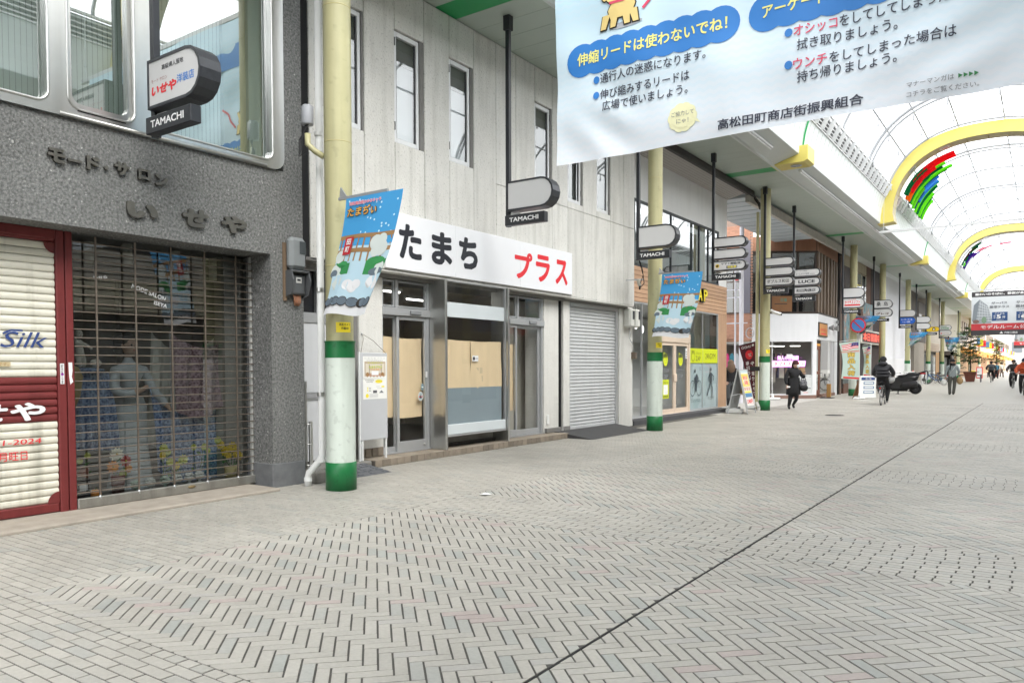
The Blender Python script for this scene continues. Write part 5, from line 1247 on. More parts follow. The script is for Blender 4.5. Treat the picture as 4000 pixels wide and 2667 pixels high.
b_.bar((-7.72, 6.36, .735), (-7.68, 6.44, .735), .03, .03, rubber); obj('clamp_ring', b_, t)
# rubber kerb ramp mat
rm_ = M('mat_rubber', (.12, .125, .135), .8, var=.15, vs=20)
t = thing('kerb_ramp', (-7.7, 7.5, 0), 'dark grey textured rubber kerb ramp at the foot of the step behind the nearest pillar', 'ramp')
b_ = MB(); b_.prism([(-7.37, 6.95, .003), (-7.93, 6.95, .003), (-7.93, 6.95, .088)], (0, .72, 0), rm_); obj('wedge', b_, t)
b_ = MB()
for i in range(6):
    for j in range(5):
        y, s_ = 7.0 + i * .115, .1 + j * .18; xx = -7.37 - .56 * s_; z = .003 + .085 * s_
        if j % 2 or i % 2: b_.prism([(xx, y, z - .001), (xx - .07, y, z + .0106), (xx - .07, y, z + .017), (xx, y, z + .007)], (0, .085, 0), rm_)
obj('tread_pattern', b_, t)
# hanging notice board
t = thing('notice_board', (-7.95, 7.93, .1), 'tall grey notice board with a rental space poster hung by string on the white pier', 'notice board')
nbm = M('board_grey', (.50, .51, .53), .5, var=.03, vs=3)
b_ = MB(); b_.box(-7.985, -7.955, 7.66, 8.20, .40, 1.65, nbm, .006); obj('board', b_, t)
b_ = MB(); b_.box(-7.99, -7.96, 7.645, 7.665, .11, 1.66, white); b_.box(-7.99, -7.96, 8.165, 8.185, .11, .4, white); b_.box(-7.99, -7.962, 7.69, 7.715, .11, .4, white); obj('leg', b_, t)
b_ = MB(); b_.tube([(-7.96, 7.67, 1.63), (-8.1, 7.86, 1.85), (-8.21, 7.95, 1.93), (-8.1, 8.06, 1.83), (-7.96, 8.19, 1.64)], .004, M('string', (.25, .22, .18), .8), 5); b_.ball((-8.22, 7.95, 1.93), .018, alu, 8, 5); obj('string', b_, t)
PN = planeX(-7.9535)
b_ = MB(); pst = M('poster_paper', (.80, .80, .77), .5); rect(b_, PN, 7.705, .985, 8.18, 1.60, pst)
text(b_, 'たまち★プラス', 7.73, 1.555, .42, .035, M('ghost_print', (.62, .62, .62), .5), .01, PN, lay=2)
text(b_, 'Rental space & Pop-up store', 7.78, 1.532, .32, .014, ink, .0, PN, lay=2)
bx0, bx1, bz0, bz1 = 7.735, 8.155, 1.30, 1.525
rect(b_, PN, bx0, bz0, bx1, bz1, M('photo_tan', (.50, .40, .30), .5), 2); rect(b_, PN, bx0 + .02, bz0 + .06, bx1 - .02, bz1 - .03, M('photo_light', (.66, .6, .5), .5), 3); rect(b_, PN, bx0 + .03, bz0, bx1 - .03, bz0 + .05, M('photo_floor', (.5, .3, .2), .5), 4); rect(b_, PN, 7.87, 1.33, 8.01, 1.39, wink, 5); rect(b_, PN, 7.82, bz0 + .03, 7.83, bz1 - .04, M('photo_dark', (.2, .16, .13), .5), 5); rect(b_, PN, 8.06, bz0 + .03, 8.07, bz1 - .04, MATS['photo_dark'], 5); disc(b_, PN, 7.79, 1.34, .03, .03, brnink, 5); disc(b_, PN, 8.09, 1.34, .03, .03, brnink, 5)
yg = M('yellow_green_print', (.55, .62, .08), .5)
text(b_, 'レンタルスペース', 7.80, 1.492, .29, .028, yg, .04, PN, lay=6); text(b_, 'たまちプラス', 7.82, 1.425, .26, .042, yg, .045, PN, lay=6); text(b_, '利用者募集中', 7.84, 1.40, .22, .02, orgink, .02, PN, lay=6)
for k in range(7): disc(b_, PN, 7.75 + k * .066, 1.296, .03, .018, pst, 6)
text(b_, 'レンタルスペース', 7.75, 1.25, .17, .018, ink, .02, PN, lay=2); text(b_, 'たまちプラス', 7.77, 1.223, .13, .02, ink, .02, PN, lay=2); disc(b_, PN, 8.02, 1.238, .075, .026, yelink, 2); text(b_, '使い方いろいろ', 7.965, 1.24, .11, .01, ink, 0, PN, lay=3); disc(b_, PN, 8.1, 1.162, .035, .012, yelink, 2)
for k, z in enumerate((1.14, 1.117, 1.094)): rect(b_, PN, 7.785, z, 7.805, z + .017, yelink, 2); rect(b_, PN, 7.82, z + .004, 7.86, z + .011, greyink, 2)
disc(b_, PN, 7.785, 1.035, .03, .03, yelink, 2); rect(b_, PN, 7.9, 1.07, 7.98, 1.11, M('photo_grey', (.12, .12, .13), .5), 2); poly(b_, PN, [(8.02, 1.07), (8.12, 1.07), (8.07, 1.11)], greyink, 2)
for k in range(4): rect(b_, PN, 7.83, 1.012 + k * .013, 8.0, 1.017 + k * .013, M('fine_print', (.5, .5, .5), .5), 2)
rect(b_, PN, 7.96, 1.16, 8.04, 1.166, MATS['fine_print'], 2); rect(b_, PN, 7.98, 1.135, 8.08, 1.14, MATS['fine_print'], 2)
obj('poster', b_, t)
# ------------------------------------------------------------------ gym with wood cladding
XG2 = -8.6
gy = thing('gym_building', (-9.5, 20.8, 0), 'gym with timber clad band, pale pink double door and tall glass panes', 'building')
wood = M('cedar_plank', (.5, .315, .2), .55, var=.1, vs=3, rnd=.1, streak=.06)
woodd = M('cedar_joint', (.12, .07, .045), .8)
b_ = MB(); b_.box(XG2 - .3, XG2 - .03, 16.9, 24.62, 3.09, 4.0, woodd); b_.box(XG2 - .28, XG2 - .025, 23.84, 24.6, .1, 3.09, woodd); obj('cladding_core', b_, gy)
for k in range(8):
    z = 3.095 + k * .1135; b_ = MB(); b_.box(XG2 - .03, XG2, 16.9, 24.63, z + .004, z + .108, wood, .004); b_.box(XG2 - .3, XG2 - .03, 24.615, 24.635, z + .004, z + .108, wood); obj('plank', b_, gy)
for k in range(5):
    y = 23.83 + k * .162; b_ = MB(); b_.box(XG2 - .03, XG2, y + .003, y + .159, .1, 3.092, wood, .004); obj('plank', b_, gy)
b_ = MB(); b_.box(XG2 - .3, XG2 - .03, 24.6, 24.635, .1, 3.09, wood); obj('end_plank', b_, gy)
wp = M('pale_render', (.74, .74, .73), .6, var=.03, vs=2, streak=.05)
b_ = MB(); b_.box(-9.0, XG2 - .01, 16.5, 23.87, 5.69, 6.86, wp); b_.box(-9.0, XG2 - .008, 23.87, 24.62, 4.0, 6.86, wp); b_.box(-14, -9.0, 24.5, 24.62, 0, 7, wp); b_.box(-9.0, XG2 - .01, 16.5, 17.78, 4.0, 5.69, wp); obj('wall', b_, gy)
sb = M('soffit_board', (.42, .40, .38), .7, var=.06, vs=3)
for k in range(8):
    u0, u1 = k / 8, (k + 1) / 8 - .008; b_ = MB()
    xa, xb = XG2 + u0 * .66, XG2 + u1 * .66; za, zb = 6.84 + u0 * .16, 6.84 + u1 * .16
    b_.quad((xa, 16.5, za), (xa, 24.62, za), (xb, 24.62, zb), (xb, 16.5, zb), sb); obj('soffit_board', b_, gy)
b_ = MB(); b_.quad((XG2, 16.5, 6.86), (XG2, 24.63, 6.86), (-7.9, 24.63, 7.05), (-7.9, 16.5, 7.05), woodd); obj('soffit_backing', b_, gy)
glassm = glassmat('mirror_glass', (.55, .6, .6), 3.4)
fd = M('dark_frame', (.05, .055, .06), .45, .5)
b_ = MB()
for y in (17.78, 19.0, 20.1, 22.2, 22.95, 23.83): b_.box(XG2 - .06, XG2 - .005, y, y + .045, 4.0, 5.70, fd)
b_.box(XG2 - .06, XG2 - .0, 17.78, 23.875, 5.64, 5.70, fd); b_.box(XG2 - .06, XG2 + .0, 17.78, 23.875, 4.0, 4.05, fd); UW = obj('upper_window', b_, gy)
for a, b in ((17.82, 19.0), (19.04, 20.1), (20.14, 22.2), (22.24, 22.95), (22.99, 23.83)): pane(UW, XG2 - .03, a, b, 4.05, 5.64, glassm)
b_ = drape([(20.95, 5.62), (20.95, 4.06)], [(21.75, 5.62), (21.7, 4.06)], M('grey_curtain', (.26, .30, .28), .8), 9, .05, 6, 40, 0, -8.78); obj('curtain', b_, gy)
b_ = MB(); b_.quad((-9.4, 17.7, 4.0), (-9.4, 24, 4.0), (-9.4, 24, 5.7), (-9.4, 17.7, 5.7), M('room_grey', (.2, .21, .21), .8)); b_.box(-9.4, -8.7, 17.7, 23.9, 4.0, 4.03, MATS['room_grey']); obj('upper_room', b_, gy)
# ground floor
gfl = M('gym_floor', (.5, .5, .5), .35); gwl = M('gym_wall', (.62, .63, .62), .7, var=.03, vs=1)
b_ = MB(); b_.quad((-13, 17, .12), (-8.5, 17, .12), (-8.5, 24.5, .12), (-13, 24.5, .12), gfl); b_.quad((-13, 17, 0), (-13, 24.5, 0), (-13, 24.5, 3.1), (-13, 17, 3.1), gwl); b_.quad((-13, 24.45, 0), (-8.7, 24.45, 0), (-8.7, 24.45, 3.1), (-13, 24.45, 3.1), gwl); b_.quad((-13, 17, 0), (-8.7, 17, 0), (-8.7, 17, 3.1), (-13, 17, 3.1), gwl); b_.quad((-13, 17, 3.08), (-8.6, 17, 3.08), (-8.6, 24.5, 3.08), (-13, 24.5, 3.08), gwl)
b_.box(-11, -10.9, 21.6, 24.4, .12, 3.0, gwl); obj('gym_room', b_, gy)
b_ = MB(); b_.box(-9.2, -8.55, 16.9, 17.0, .1, 3.09, gwl); b_.box(XG2 - .04, XG2 + .01, 16.95, 16.99, .12, 3.09, alup); b_.box(XG2 - .04, XG2 + .01, 18.2, 18.23, .12, 3.09, alup); b_.box(XG2 - .04, XG2 + .01, 23.79, 23.83, .12, 3.09, alup); b_.box(XG2 - .04, XG2 + .01, 16.98, 23.8, .12, .16, alup); b_.box(XG2 - .04, XG2 + .01, 16.98, 23.8, 3.05, 3.09, alup); b_.box(XG2 - .03, XG2 + .004, 22.505, 22.52, .16, 3.05, alup); GF = obj('glazing_frame', b_, gy)
for a, b in ((16.99, 18.2), (18.23, 19.3), (21.43, 22.505), (22.52, 23.79)): pane(GF, XG2 - .015, a, b, .16, 3.05)
beige = M('beige_door', (.66, .54, .43), .5, var=.03, vs=3)
b_ = MB(); frame(b_, XG2 + .04, 19.3, 21.42, .12, 2.34, .09, .12, beige, .02); b_.box(XG2 - .07, XG2 + .05, 19.3, 21.42, 2.10, 2.36, beige, .01); DF = obj('door_surround', b_, gy)
for a, b in ((19.39, 20.33), (20.345, 21.33)):
    d_ = MB(); frame(d_, XG2 + .02, a, b, .125, 2.10, .085, .05, beige, .13); dl = obj('door', d_, gy); pane(dl, XG2 - .0, a + .08, b - .08, .25, 2.02)
    h_ = MB(); yy = b - .045 if a < 20 else a + .045; h_.box(XG2 + .02, XG2 + .05, yy - .05, yy + .05, 1.0, 1.22, beige, .02); obj('handle', h_, dl)
PGm = planeX(XG2 + .004)
def facelogo(mb, P, cy_, cz_, w_, h_, m, lay=1):
    disc(mb, P, cy_, cz_, w_ / 2, h_ * .42, m, lay, 16)
    for k in range(4): rect(mb, P, cy_ - w_ * .42 + k * w_ * .2, cz_ + h_ * .15, cy_ - w_ * .42 + k * w_ * .2 + w_ * .15, cz_ + h_ * (.5 - .04 * k), m, lay)
    for s_ in (-1, 1): rect(mb, P, cy_ + s_ * w_ * .2 - w_ * .07, cz_ - h_ * .05, cy_ + s_ * w_ * .2 + w_ * .07, cz_ - h_ * .02, greyink, lay + 1)
    rect(mb, P, cy_ - w_ * .1, cz_ - h_ * .22, cy_ + w_ * .1, cz_ - h_ * .2, greyink, lay + 1)
    for k in range(3): rect(mb, P, cy_ - w_ * .255 + k * w_ * .2, cz_ + h_ * .12, cy_ - w_ * .225 + k * w_ * .2, cz_ + h_ * .42, greyink, lay + 1)
for cyy in (19.72, 20.78):
    b_ = MB(); facelogo(b_, PGm, cyy, 1.62, .32, .42, limeink); text(b_, 'choco', cyy - .2, 1.28, .42, .12, greyink, -.005, PGm); text(b_, 'ZAP', cyy - .2, 1.08, .36, .14, greyink, .0, PGm); obj('door_lettering', b_, gy)
b_ = MB(); rect(b_, PGm, 19.5, .55, 19.95, 1.07, limeink, 2); rect(b_, PGm, 19.58, .66, 19.87, .93, wink, 3); text(b_, 'ご入会はこちら', 19.54, .97, .36, .05, ink, .02, PGm, lay=3); text(b_, '▼', 19.7, .94, .05, .02, ink, .0, PGm, lay=3); text(b_, '24時間営業', 19.55, .58, .35, .05, ink, .02, PGm, lay=3); rect(b_, PGm, 21.13, 1.66, 21.28, 1.96, wink, 2)
for k in range(3): rect(b_, PGm, 21.16, 1.70 + k * .07, 21.25, 1.73 + k * .07, greyink, 3)
obj('door_poster', b_, gy)
b_ = MB(); rect(b_, PGm, 21.44, 1.535, 22.5, 1.97, limeink, 2); rect(b_, PGm, 22.525, 1.535, 23.78, 1.97, limeink, 2); obj('lime_film', b_, gy)
b_ = MB()
for q in range(2): disc(b_, PGm, 21.72, 1.735, .15 - .03 * q, .16 - .03 * q, M('lime_dark', (.28, .33, .02), .5) if q == 0 else limeink, 3 + q, 18)
for k in range(4): rect(b_, PGm, 21.6 + k * .06, 1.80, 21.64 + k * .06, 1.90, MATS['lime_dark'], 5)
text(b_, 'choco', 21.93, 1.78, .45, .11, MATS['lime_dark'], .0, PGm, lay=3); text(b_, 'ZAP', 21.93, 1.6, .38, .14, ink, .0, PGm, lay=3); text(b_, '24hGYM', 22.72, 1.66, .86, .17, M('dark_olive', (.09, .1, .02), .5), .005, PGm, lay=3); obj('film_lettering', b_, gy)
frost = M('frosted_film', (.42, .52, .55), .4, var=.03, vs=2)
b_ = MB(); b_.quad((XG2 - .02, 21.44, .16), (XG2 - .02, 22.5, .16), (XG2 - .02, 22.5, 1.54), (XG2 - .02, 21.44, 1.54), frost); b_.quad((XG2 - .02, 22.53, .16), (XG2 - .02, 23.78, .16), (XG2 - .02, 23.78, 1.54), (XG2 - .02, 22.53, 1.54), frost); obj('frosted_film', b_, gy)
b_ = MB(); dkp = M('silhouette', (.05, .065, .08), .5)
for cyy in (21.7, 22.22):
    pts = [(cyy + .2 * math.cos(q), .78 + .23 * math.sin(q)) for q in [2 * math.pi * k / 18 for k in range(19)]]; stroke(b_, PGm, pts, .022, dkp)
stroke(b_, PGm, [(21.7, .78), (21.9, 1.08), (22.15, 1.1), (22.22, .78)], .022, dkp, 2); stroke(b_, PGm, [(21.95, .72), (22.13, 1.1)], .022, dkp, 2); poly(b_, PGm, [(21.84, 1.08), (22.02, 1.22), (22.1, 1.15), (22.05, .8), (21.98, .66), (21.93, .7), (21.95, .98)], dkp, 3); disc(b_, PGm, 21.88, 1.29, .05, .06, dkp, 3); text(b_, 'フィットネス', 21.62, .36, .66, .1, dkp, .0, PGm); obj('bicycle_silhouette', b_, gy); b_ = MB()
disc(b_, PGm, 23.2, 1.34, .05, .06, dkp, 3); poly(b_, PGm, [(23.12, 1.25), (23.3, 1.22), (23.28, .95), (23.14, .95)], dkp, 3); stroke(b_, PGm, [(23.2, .97), (23.05, .75), (22.88, .52)], .06, dkp, 2); stroke(b_, PGm, [(23.22, .97), (23.34, .74), (23.3, .44)], .055, dkp, 2); stroke(b_, PGm, [(23.14, 1.2), (22.98, 1.06), (23.06, .95)], .04, dkp, 2); stroke(b_, PGm, [(23.28, 1.2), (23.46, 1.1), (23.4, .98)], .04, dkp, 2); text(b_, 'ランニング', 22.93, .4, .56, .1, dkp, .0, PGm)
obj('runner_silhouette', b_, gy)
yl = M('letter_yellow', (.85, .7, .03), .4); PZ = planeX(XG2 + .002)
for ch, y in (('Z', 21.5), ('A', 21.93), ('P', 22.36)):
    b_ = MB(); text(b_, ch, y, 3.36, .38, .43, ink, .06, PZ, .06); text(b_, ch, y + .04, 3.395, .31, .36, yl, .03, lambda u, v, n=0: (XG2 + .064 + n, u, v), .01); obj('raised_letter', b_, gy)
dks = M('dark_granite', (.085, .085, .09), .7, var=.15, vs=8)
b_ = MB(); b_.prism([(-9.0, 16.95, -.01), (-8.2, 16.95, -.01), (-8.2, 16.95, .11), (-9.0, 16.95, .118)], (0, 7.9, 0), dks); obj('step', b_, gy)
for (x, y) in ((-8.95, 18.6), (-10.0, 21.2)):
    b_ = MB(); b_.ball((x, y, 2.55), (.05, .05, .12), M('bulb', (1, 1, .98), .3, emit=1.5), 10, 6); b_.cyl((x, y, 2.65), (x, y, 3.07), .02, white, n=8); obj('room_lamp', b_, label='bright white bulb lamp in the gym, %s of the second pillar' % ('left' if y < 20 else 'right'), cat='ceiling light', base=(x, y, 2.6))
t = thing('folding_rack', (-9.2, 17.9, .12), 'white tube folding rack behind the gym glass left of the second pillar', 'rack')
for k in range(3):
    b_ = MB(); y = 17.35 + k * .3; b_.tube([(-9.2, y - .06, .12), (-9.2, y, 1.02), (-9.2, y + .14, 1.02), (-9.2, y + .2, .12)], .018, white, 6); obj('leg_frame', b_, t)

# ------------------------------------------------------------------ side street: awning, scaffold poles, brick building
b_ = MB(); b_.box(-9.84, -8.02, 24.66, 34.3, 6.85, 6.95, M('awning_sheet', (.42, .47, .50), .5, var=.06, vs=2), .01)
for k in range(12): b_.box(-9.8, -8.05, 25.2 + .75 * k, 25.24 + .75 * k, 6.83, 6.85, MATS['awning_sheet'])
b_.box(-8.02, -7.9, 24.66, 39, 6.7, 7.0, M('old_trim', (.42, .40, .36), .7, var=.2, vs=6)); obj('street_awning', b_, label='flat blue-grey awning sheet over the mouth of the side street', cat='awning', base=(-8.9, 29, 6.85))
bk1 = M('pink_brick', (.44, .235, .16), .8, var=.15, vs=5, rnd=.12)
bb = thing('brick_building', (-13, 34, 0), 'pinkish brick building along the side street behind the white scaffold poles', 'building')
b_ = MB(); mort = M('brick_mortar', (.28, .2, .16), .9); b_.box(-18, -10.62, 33.44, 33.8, 2.5, 8, mort); b_.box(-18, -12, 33.44, 33.8, 0, 2.5, mort); obj('wall', b_, bb)
br_ = MB(); br_.box(-.11, .11, 0, .03, -.028, .028, bk1); bme = mesh_of(br_, 'brick')
z = 2.55; row = 0
stuffb = MB()
while z < 7.6:
    x = -12.6 + (.115 if row % 2 else 0)
    while x < -10.62:
        if not (-11.68 < x < -11.02 and 3.75 < z < 6.6):
            if x > -11.9 and z > 2.5 and (z < 3.8 or z > 6.55) : inst('brick', bme, bb, (x, 33.415, z))
            else: stuffb.box(x - .11, x + .11, 33.415, 33.445, z - .028, z + .028, bk1)
        x += .23
    z += .064; row += 1
obj('brickwork', stuffb, bb, kind='stuff')
b_ = MB(); b_.box(-11.7, -11.0, 33.36, 33.44, 3.74, 6.6, M('brown_frame', (.09, .065, .05), .5)); W = obj('window', b_, bb)
for (a, b, c, d) in ((-11.66, -11.37, 3.8, 5.1), (-11.33, -11.04, 3.8, 5.1), (-11.66, -11.37, 5.16, 6.54), (-11.33, -11.04, 5.16, 6.54)): p_ = MB(); p_.quad((a, 33.355, c), (b, 33.355, c), (b, 33.355, d), (a, 33.355, d), glassr); obj('pane', p_, W); 
b_ = MB(); b_.box(-11.0, -10.62, 33.38, 33.44, 3.74, 6.9, M('violet_grey_panel', (.15, .145, .17), .6)); obj('side_panel', b_, bb)
b_ = MB(); b_.box(-12.4, -10.62, 33.6, 37, 2.44, 2.5, white); b_.box(-12.4, -10.62, 36.5, 36.6, 0, 2.5, M('shop_back', (.3, .27, .25), .8)); obj('shop_void', b_, bb)
for k, (c_, lab) in enumerate((((.6, .06, .2), 'bright pink shirt'), ((.05, .2, .26), 'teal jacket'), ((.4, .42, .45), 'pale grey top'), ((.03, .03, .05), 'black jacket'))):
    x = -11.75 + k * .22; b_ = MB(); m = M('cloth_%d' % k, c_, .8)
    b_.prism([(x - .09, 33.7, 1.1), (x + .09, 33.7, 1.1), (x + .1, 33.7, 1.85), (x + .03, 33.7, 2.0), (x - .03, 33.7, 2.0), (x - .1, 33.7, 1.85)], (0, .1, 0), m); b_.tube([(x - .08, 33.75, 1.9), (x, 33.75, 2.02), (x, 33.75, 2.1)], .006, alu, 5)
    obj('hanging_garment', b_, label=lab + ' hanging in the open shop front of the side street', cat='clothing', group='garments hanging at the side street shop', base=(x, 33.75, 1.5))
scw = M('scaffold_white', (.72, .71, .76), .4)
sc_ = thing('scaffold', (-9.8, 29.6, 0), 'white scaffold poles and rails standing in the side street', 'scaffold')
def onray(px_u, Y): return px_u * Y      # helper kept simple: poles stand where their feet were measured
for (x, y, r, top) in ((-9.72, 29.5, .085, 6.8), (-9.96, 29.5, .034, 6.0)):
    b_ = MB(); b_.cyl((x, y, 0), (x, y, top), r, scw, n=12); obj('pole', b_, sc_)
for z, x1 in ((3.1, -9.5), (4.1, -9.72), (4.4, -9.72), (5.0, -9.72), (5.6, -9.72)):
    b_ = MB(); b_.cyl((-10.6, 29.55, z), (x1, 29.55, z), .022, scw, n=8); obj('rail', b_, sc_)
b_ = MB(); b_.box(-9.95, -9.83, 29.43, 29.46, 4.75, 4.9, redink); obj('red_tag', b_, sc_)
b_ = MB()
for k in range(4): b_.tube([(-9.47 + .004 * k, 29.9 - .01 * k, 2.72) if False else (-9.47 + .15 * math.cos(q) + .01 * k, 29.7 + .01 * k, 2.72 + .2 * math.sin(q)) for q in [2 * math.pi * i / 16 for i in range(16)]], .009, M('coil_grey', (.5, .48, .5), .5), 5, True)
obj('cable_coil', b_, label='coil of grey cable hanging on the brick wall by the side street', cat='cable', base=(-9.47, 29.7, 2.5))

# ------------------------------------------------------------------ corner clothes shop
C0, C1, C2 = (-10.66, 33.63), (-8.26, 35.30), (-8.44, 40.1)
cs = thing('corner_shop', (-9.4, 36.5, 0), 'corner clothes shop with white fascia, brown window band and glowing pink neon sign', 'building')
def facepl(a, b, off=0.):
    L = math.hypot(b[0] - a[0], b[1] - a[1]); ux, uy = (b[0] - a[0]) / L, (b[1] - a[1]) / L; nx, ny = uy, -ux
    if nx * (0 - a[0]) + ny * (0 - a[1]) < 0: nx, ny = -nx, -ny
    return (lambda u, v, n=0.: (a[0] + ux * u + nx * (n + off), a[1] + uy * u + ny * (n + off), v)), L
def fbox(mb, P, u0, u1, v0, v1, d0, d1, m):
    """box on a facade plane, from depth d0 to d1 (positive outwards)"""
    q = [P(u, v, d) for d in (d0, d1) for u, v in ((u0, v0), (u1, v0), (u1, v1), (u0, v1))]
    return mb.add(q, [(0, 3, 2, 1), (4, 5, 6, 7), (0, 1, 5, 4), (1, 2, 6, 5), (2, 3, 7, 6), (3, 0, 4, 7)], m)
PL, LL = facepl(C0, C1); PRt, LR = facepl(C1, C2)
fw2 = M('fascia_white', (.74, .75, .77), .5, var=.03, vs=2, streak=.04); tileb = M('brown_tile', (.25, .125, .075), .7, var=.12, vs=6, rnd=.1)
b_ = MB(); fbox(b_, PL, 0, LL, 2.60, 3.72, -.3, 0, fw2); fbox(b_, PRt, 0, LR - .55, 2.60, 3.72, -.3, .0, fw2); fbox(b_, PRt, LR - .55, LR, 2.62, 3.74, -.3, -.004, fw2); obj('fascia', b_, cs)
b_ = MB(); fbox(b_, PL, -.02, LL, 6.46, 7.08, -.3, -.03, M('tile_grout', (.15, .09, .06), .9)); fbox(b_, PRt, .0, LR, 6.46, 7.08, -.3, -.03, MATS['tile_grout']); obj('tile_band', b_, cs)
tl_ = MB(); tl_.box(0, .112, -.028, 0, 0, .056, tileb)
st_ = MB()
for P, L_1 in ((PL, LL), (PRt, LR)):
    for r in range(10):
        k = 0
        while k * .118 + .11 < L_1: fbox(st_, P, k * .118 + .003, k * .118 + .114, 6.465 + r * .0615, 6.465 + r * .0615 + .057, -.03, -.004, tileb); k += 1
obj('tiling', st_, cs, kind='stuff')
bwf = M('bronze_frame', (.055, .042, .035), .45, .4); dgl = glassmat('bronze_glass', (.4, .38, .36), 2.2)
b_ = MB(); fbox(b_, PL, 0, LL, 3.722, 3.80, -.2, .01, bwf); fbox(b_, PL, 0, LL, 6.38, 6.46, -.2, .0, bwf)
for u in (.0, .85, 2.02, LL - .12): fbox(b_, PL, u, u + .07, 3.80, 6.38, -.12, .0, bwf)
for u in (.12, .75, 1.5, 2.3, 3.1, 3.7, 4.4): fbox(b_, PRt, u, u + .28, 3.74, 6.46, -.2, .0, M('bronze_panel', (.17, .125, .09), .6, var=.15, vs=5))
fbox(b_, PRt, 0, LR, 3.725, 3.8, -.2, .01, bwf); BWn = obj('window_band', b_, cs)
for u0, u1 in ((.07, .85), (.92, 2.02), (2.09, LL - .1)): p_ = MB(); p_.quad(PL(u0, 3.8, -.06), PL(u1, 3.8, -.06), PL(u1, 6.38, -.06), PL(u0, 6.38, -.06), dgl); obj('pane', p_, BWn)
p_ = MB(); p_.quad(PRt(0, 3.8, -.1), PRt(LR, 3.8, -.1), PRt(LR, 6.46, -.1), PRt(0, 6.46, -.1), dgl); obj('pane', p_, BWn)
b_ = MB(); b_.quad(PL(0, 3.6, -1.5), PL(LL, 3.6, -1.5), PL(LL, 6.6, -1.5), PL(0, 6.6, -1.5), M('upper_dark', (.06, .055, .05), .9)); b_.quad(PRt(0, 3.6, -1.2), PRt(LR, 3.6, -1.2), PRt(LR, 6.6, -1.2), PRt(0, 6.6, -1.2), MATS['upper_dark']); obj('upper_room', b_, cs)
b_ = MB(); cb_ = M('old_poster_brown', (.22, .105, .045), .7, var=.12, vs=4); fbox(b_, PL, .93, 1.82, 3.82, 4.5, -.055, -.05, cb_); obj('old_poster', b_, cs)
b_ = MB(); PLx, _ = facepl(C0, C1, -.048); text(b_, '古着', 1.3, 4.25, .3, .16, M('faded_green', (.08, .2, .14), .6), .03, PLx); rect(b_, PLx, 1.05, 4.14, 1.6, 4.17, ink); text(b_, 'ひだ組合', 1.12, 4.53, .55, .12, ink, .03, PLx); obj('old_lettering', b_, cs)
# ground floor of the corner shop
b_ = MB(); fbox(b_, PL, 0, .72, .0, 2.6, -.3, 0.0, fw2); fbox(b_, PL, LL - .2, LL - .02, .0, 2.6, -.16, .0, fw2); fbox(b_, PL, .72, LL - .2, 2.50, 2.6, -.16, .004, fw2); fbox(b_, PRt, LR - .75, LR, .0, 2.6, -.3, -.002, fw2); fbox(b_, PRt, LR - 1.3, LR - 1.22, .15, 2.6, -.1, -.002, fw2); obj('shop_post', b_, cs)
b_ = MB(); fbox(b_, PL, .72, LL - .02, .0, .15, -.3, .03, M('brick_plinth', (.24, .15, .12), .8, var=.15, vs=8)); fbox(b_, PL, .72, LL - .2, .15, .2, -.1, .03, fw2); fbox(b_, PRt, .95, LR - .6, 0, .14, -.3, .02, MATS['brick_plinth']); obj('plinth', b_, cs)
p_ = MB(); p_.quad(PL(.72, .2, -.05), PL(LL - .2, .2, -.05), PL(LL - .2, 2.5, -.05), PL(.72, 2.5, -.05), glass); obj('shop_pane', p_, cs)
p_ = MB(); p_.quad(PRt(1.05, .14, -.05), PRt(LR - 1.25, .14, -.05), PRt(LR - 1.25, 2.6, -.05), PRt(1.05, 2.6, -.05), glass); obj('shop_pane', p_, cs)
b_ = MB(); sdk = M('shop_dark', (.34, .33, .32), .8); b_.quad((-13.5, 36.5, 0), (-8.6, 40, 0), (-8.6, 40, 2.7), (-13.5, 36.5, 2.7), sdk); b_.quad((-12.5, 32.7, 2.62), (-8.3, 35.3, 2.62), (-8.5, 40, 2.62), (-14, 38, 2.62), sdk); b_.quad((-12.5, 32.9, .1), (-8.35, 35.35, .1), (-8.5, 40, .1), (-14, 38, .1), M('shop_floor', (.4, .37, .34), .5)); obj('shop_room', b_, cs)
brd = M('brown_door', (.2, .075, .045), .5, var=.1, vs=5)
b_ = MB(); 
for (u0, u1, v0, v1) in ((.03, .14, .12, 2.3), (.84, .95, .12, 2.3), (.14, .84, .12, .35), (.14, .84, 1.05, 1.2), (.14, .84, 2.15, 2.3)): fbox(b_, PRt, u0, u1, v0, v1, -.12, -.06, brd)
fbox(b_, PRt, .03, .95, 2.32, 2.42, -.12, -.05, orgink); D_ = obj('door', b_, cs); p_ = MB(); p_.quad(PRt(.14, .35, -.09), PRt(.84, .35, -.09), PRt(.84, 2.15, -.09), PRt(.14, 2.15, -.09), glass); obj('pane', p_, D_)
b_ = MB(); b_.prism([(-8.2, 35.55, .01), (-7.7, 35.45, .005), (-7.72, 36.35, .005), (-8.25, 36.4, .01)], (0, 0, .02), rmp); obj('door_mat', b_, label='dark mat ramp at the brown door of the corner shop', cat='mat', base=(-7.95, 36, 0))
b_ = MB(); b_.box(-8.12, -7.95, 36.5, 36.62, .02, .62, M('plywood', (.45, .25, .08), .6, var=.1, vs=6), .006); obj('plywood_post', b_, label='short plywood board standing beside the brown shop door', cat='board', base=(-8.03, 36.56, 0))
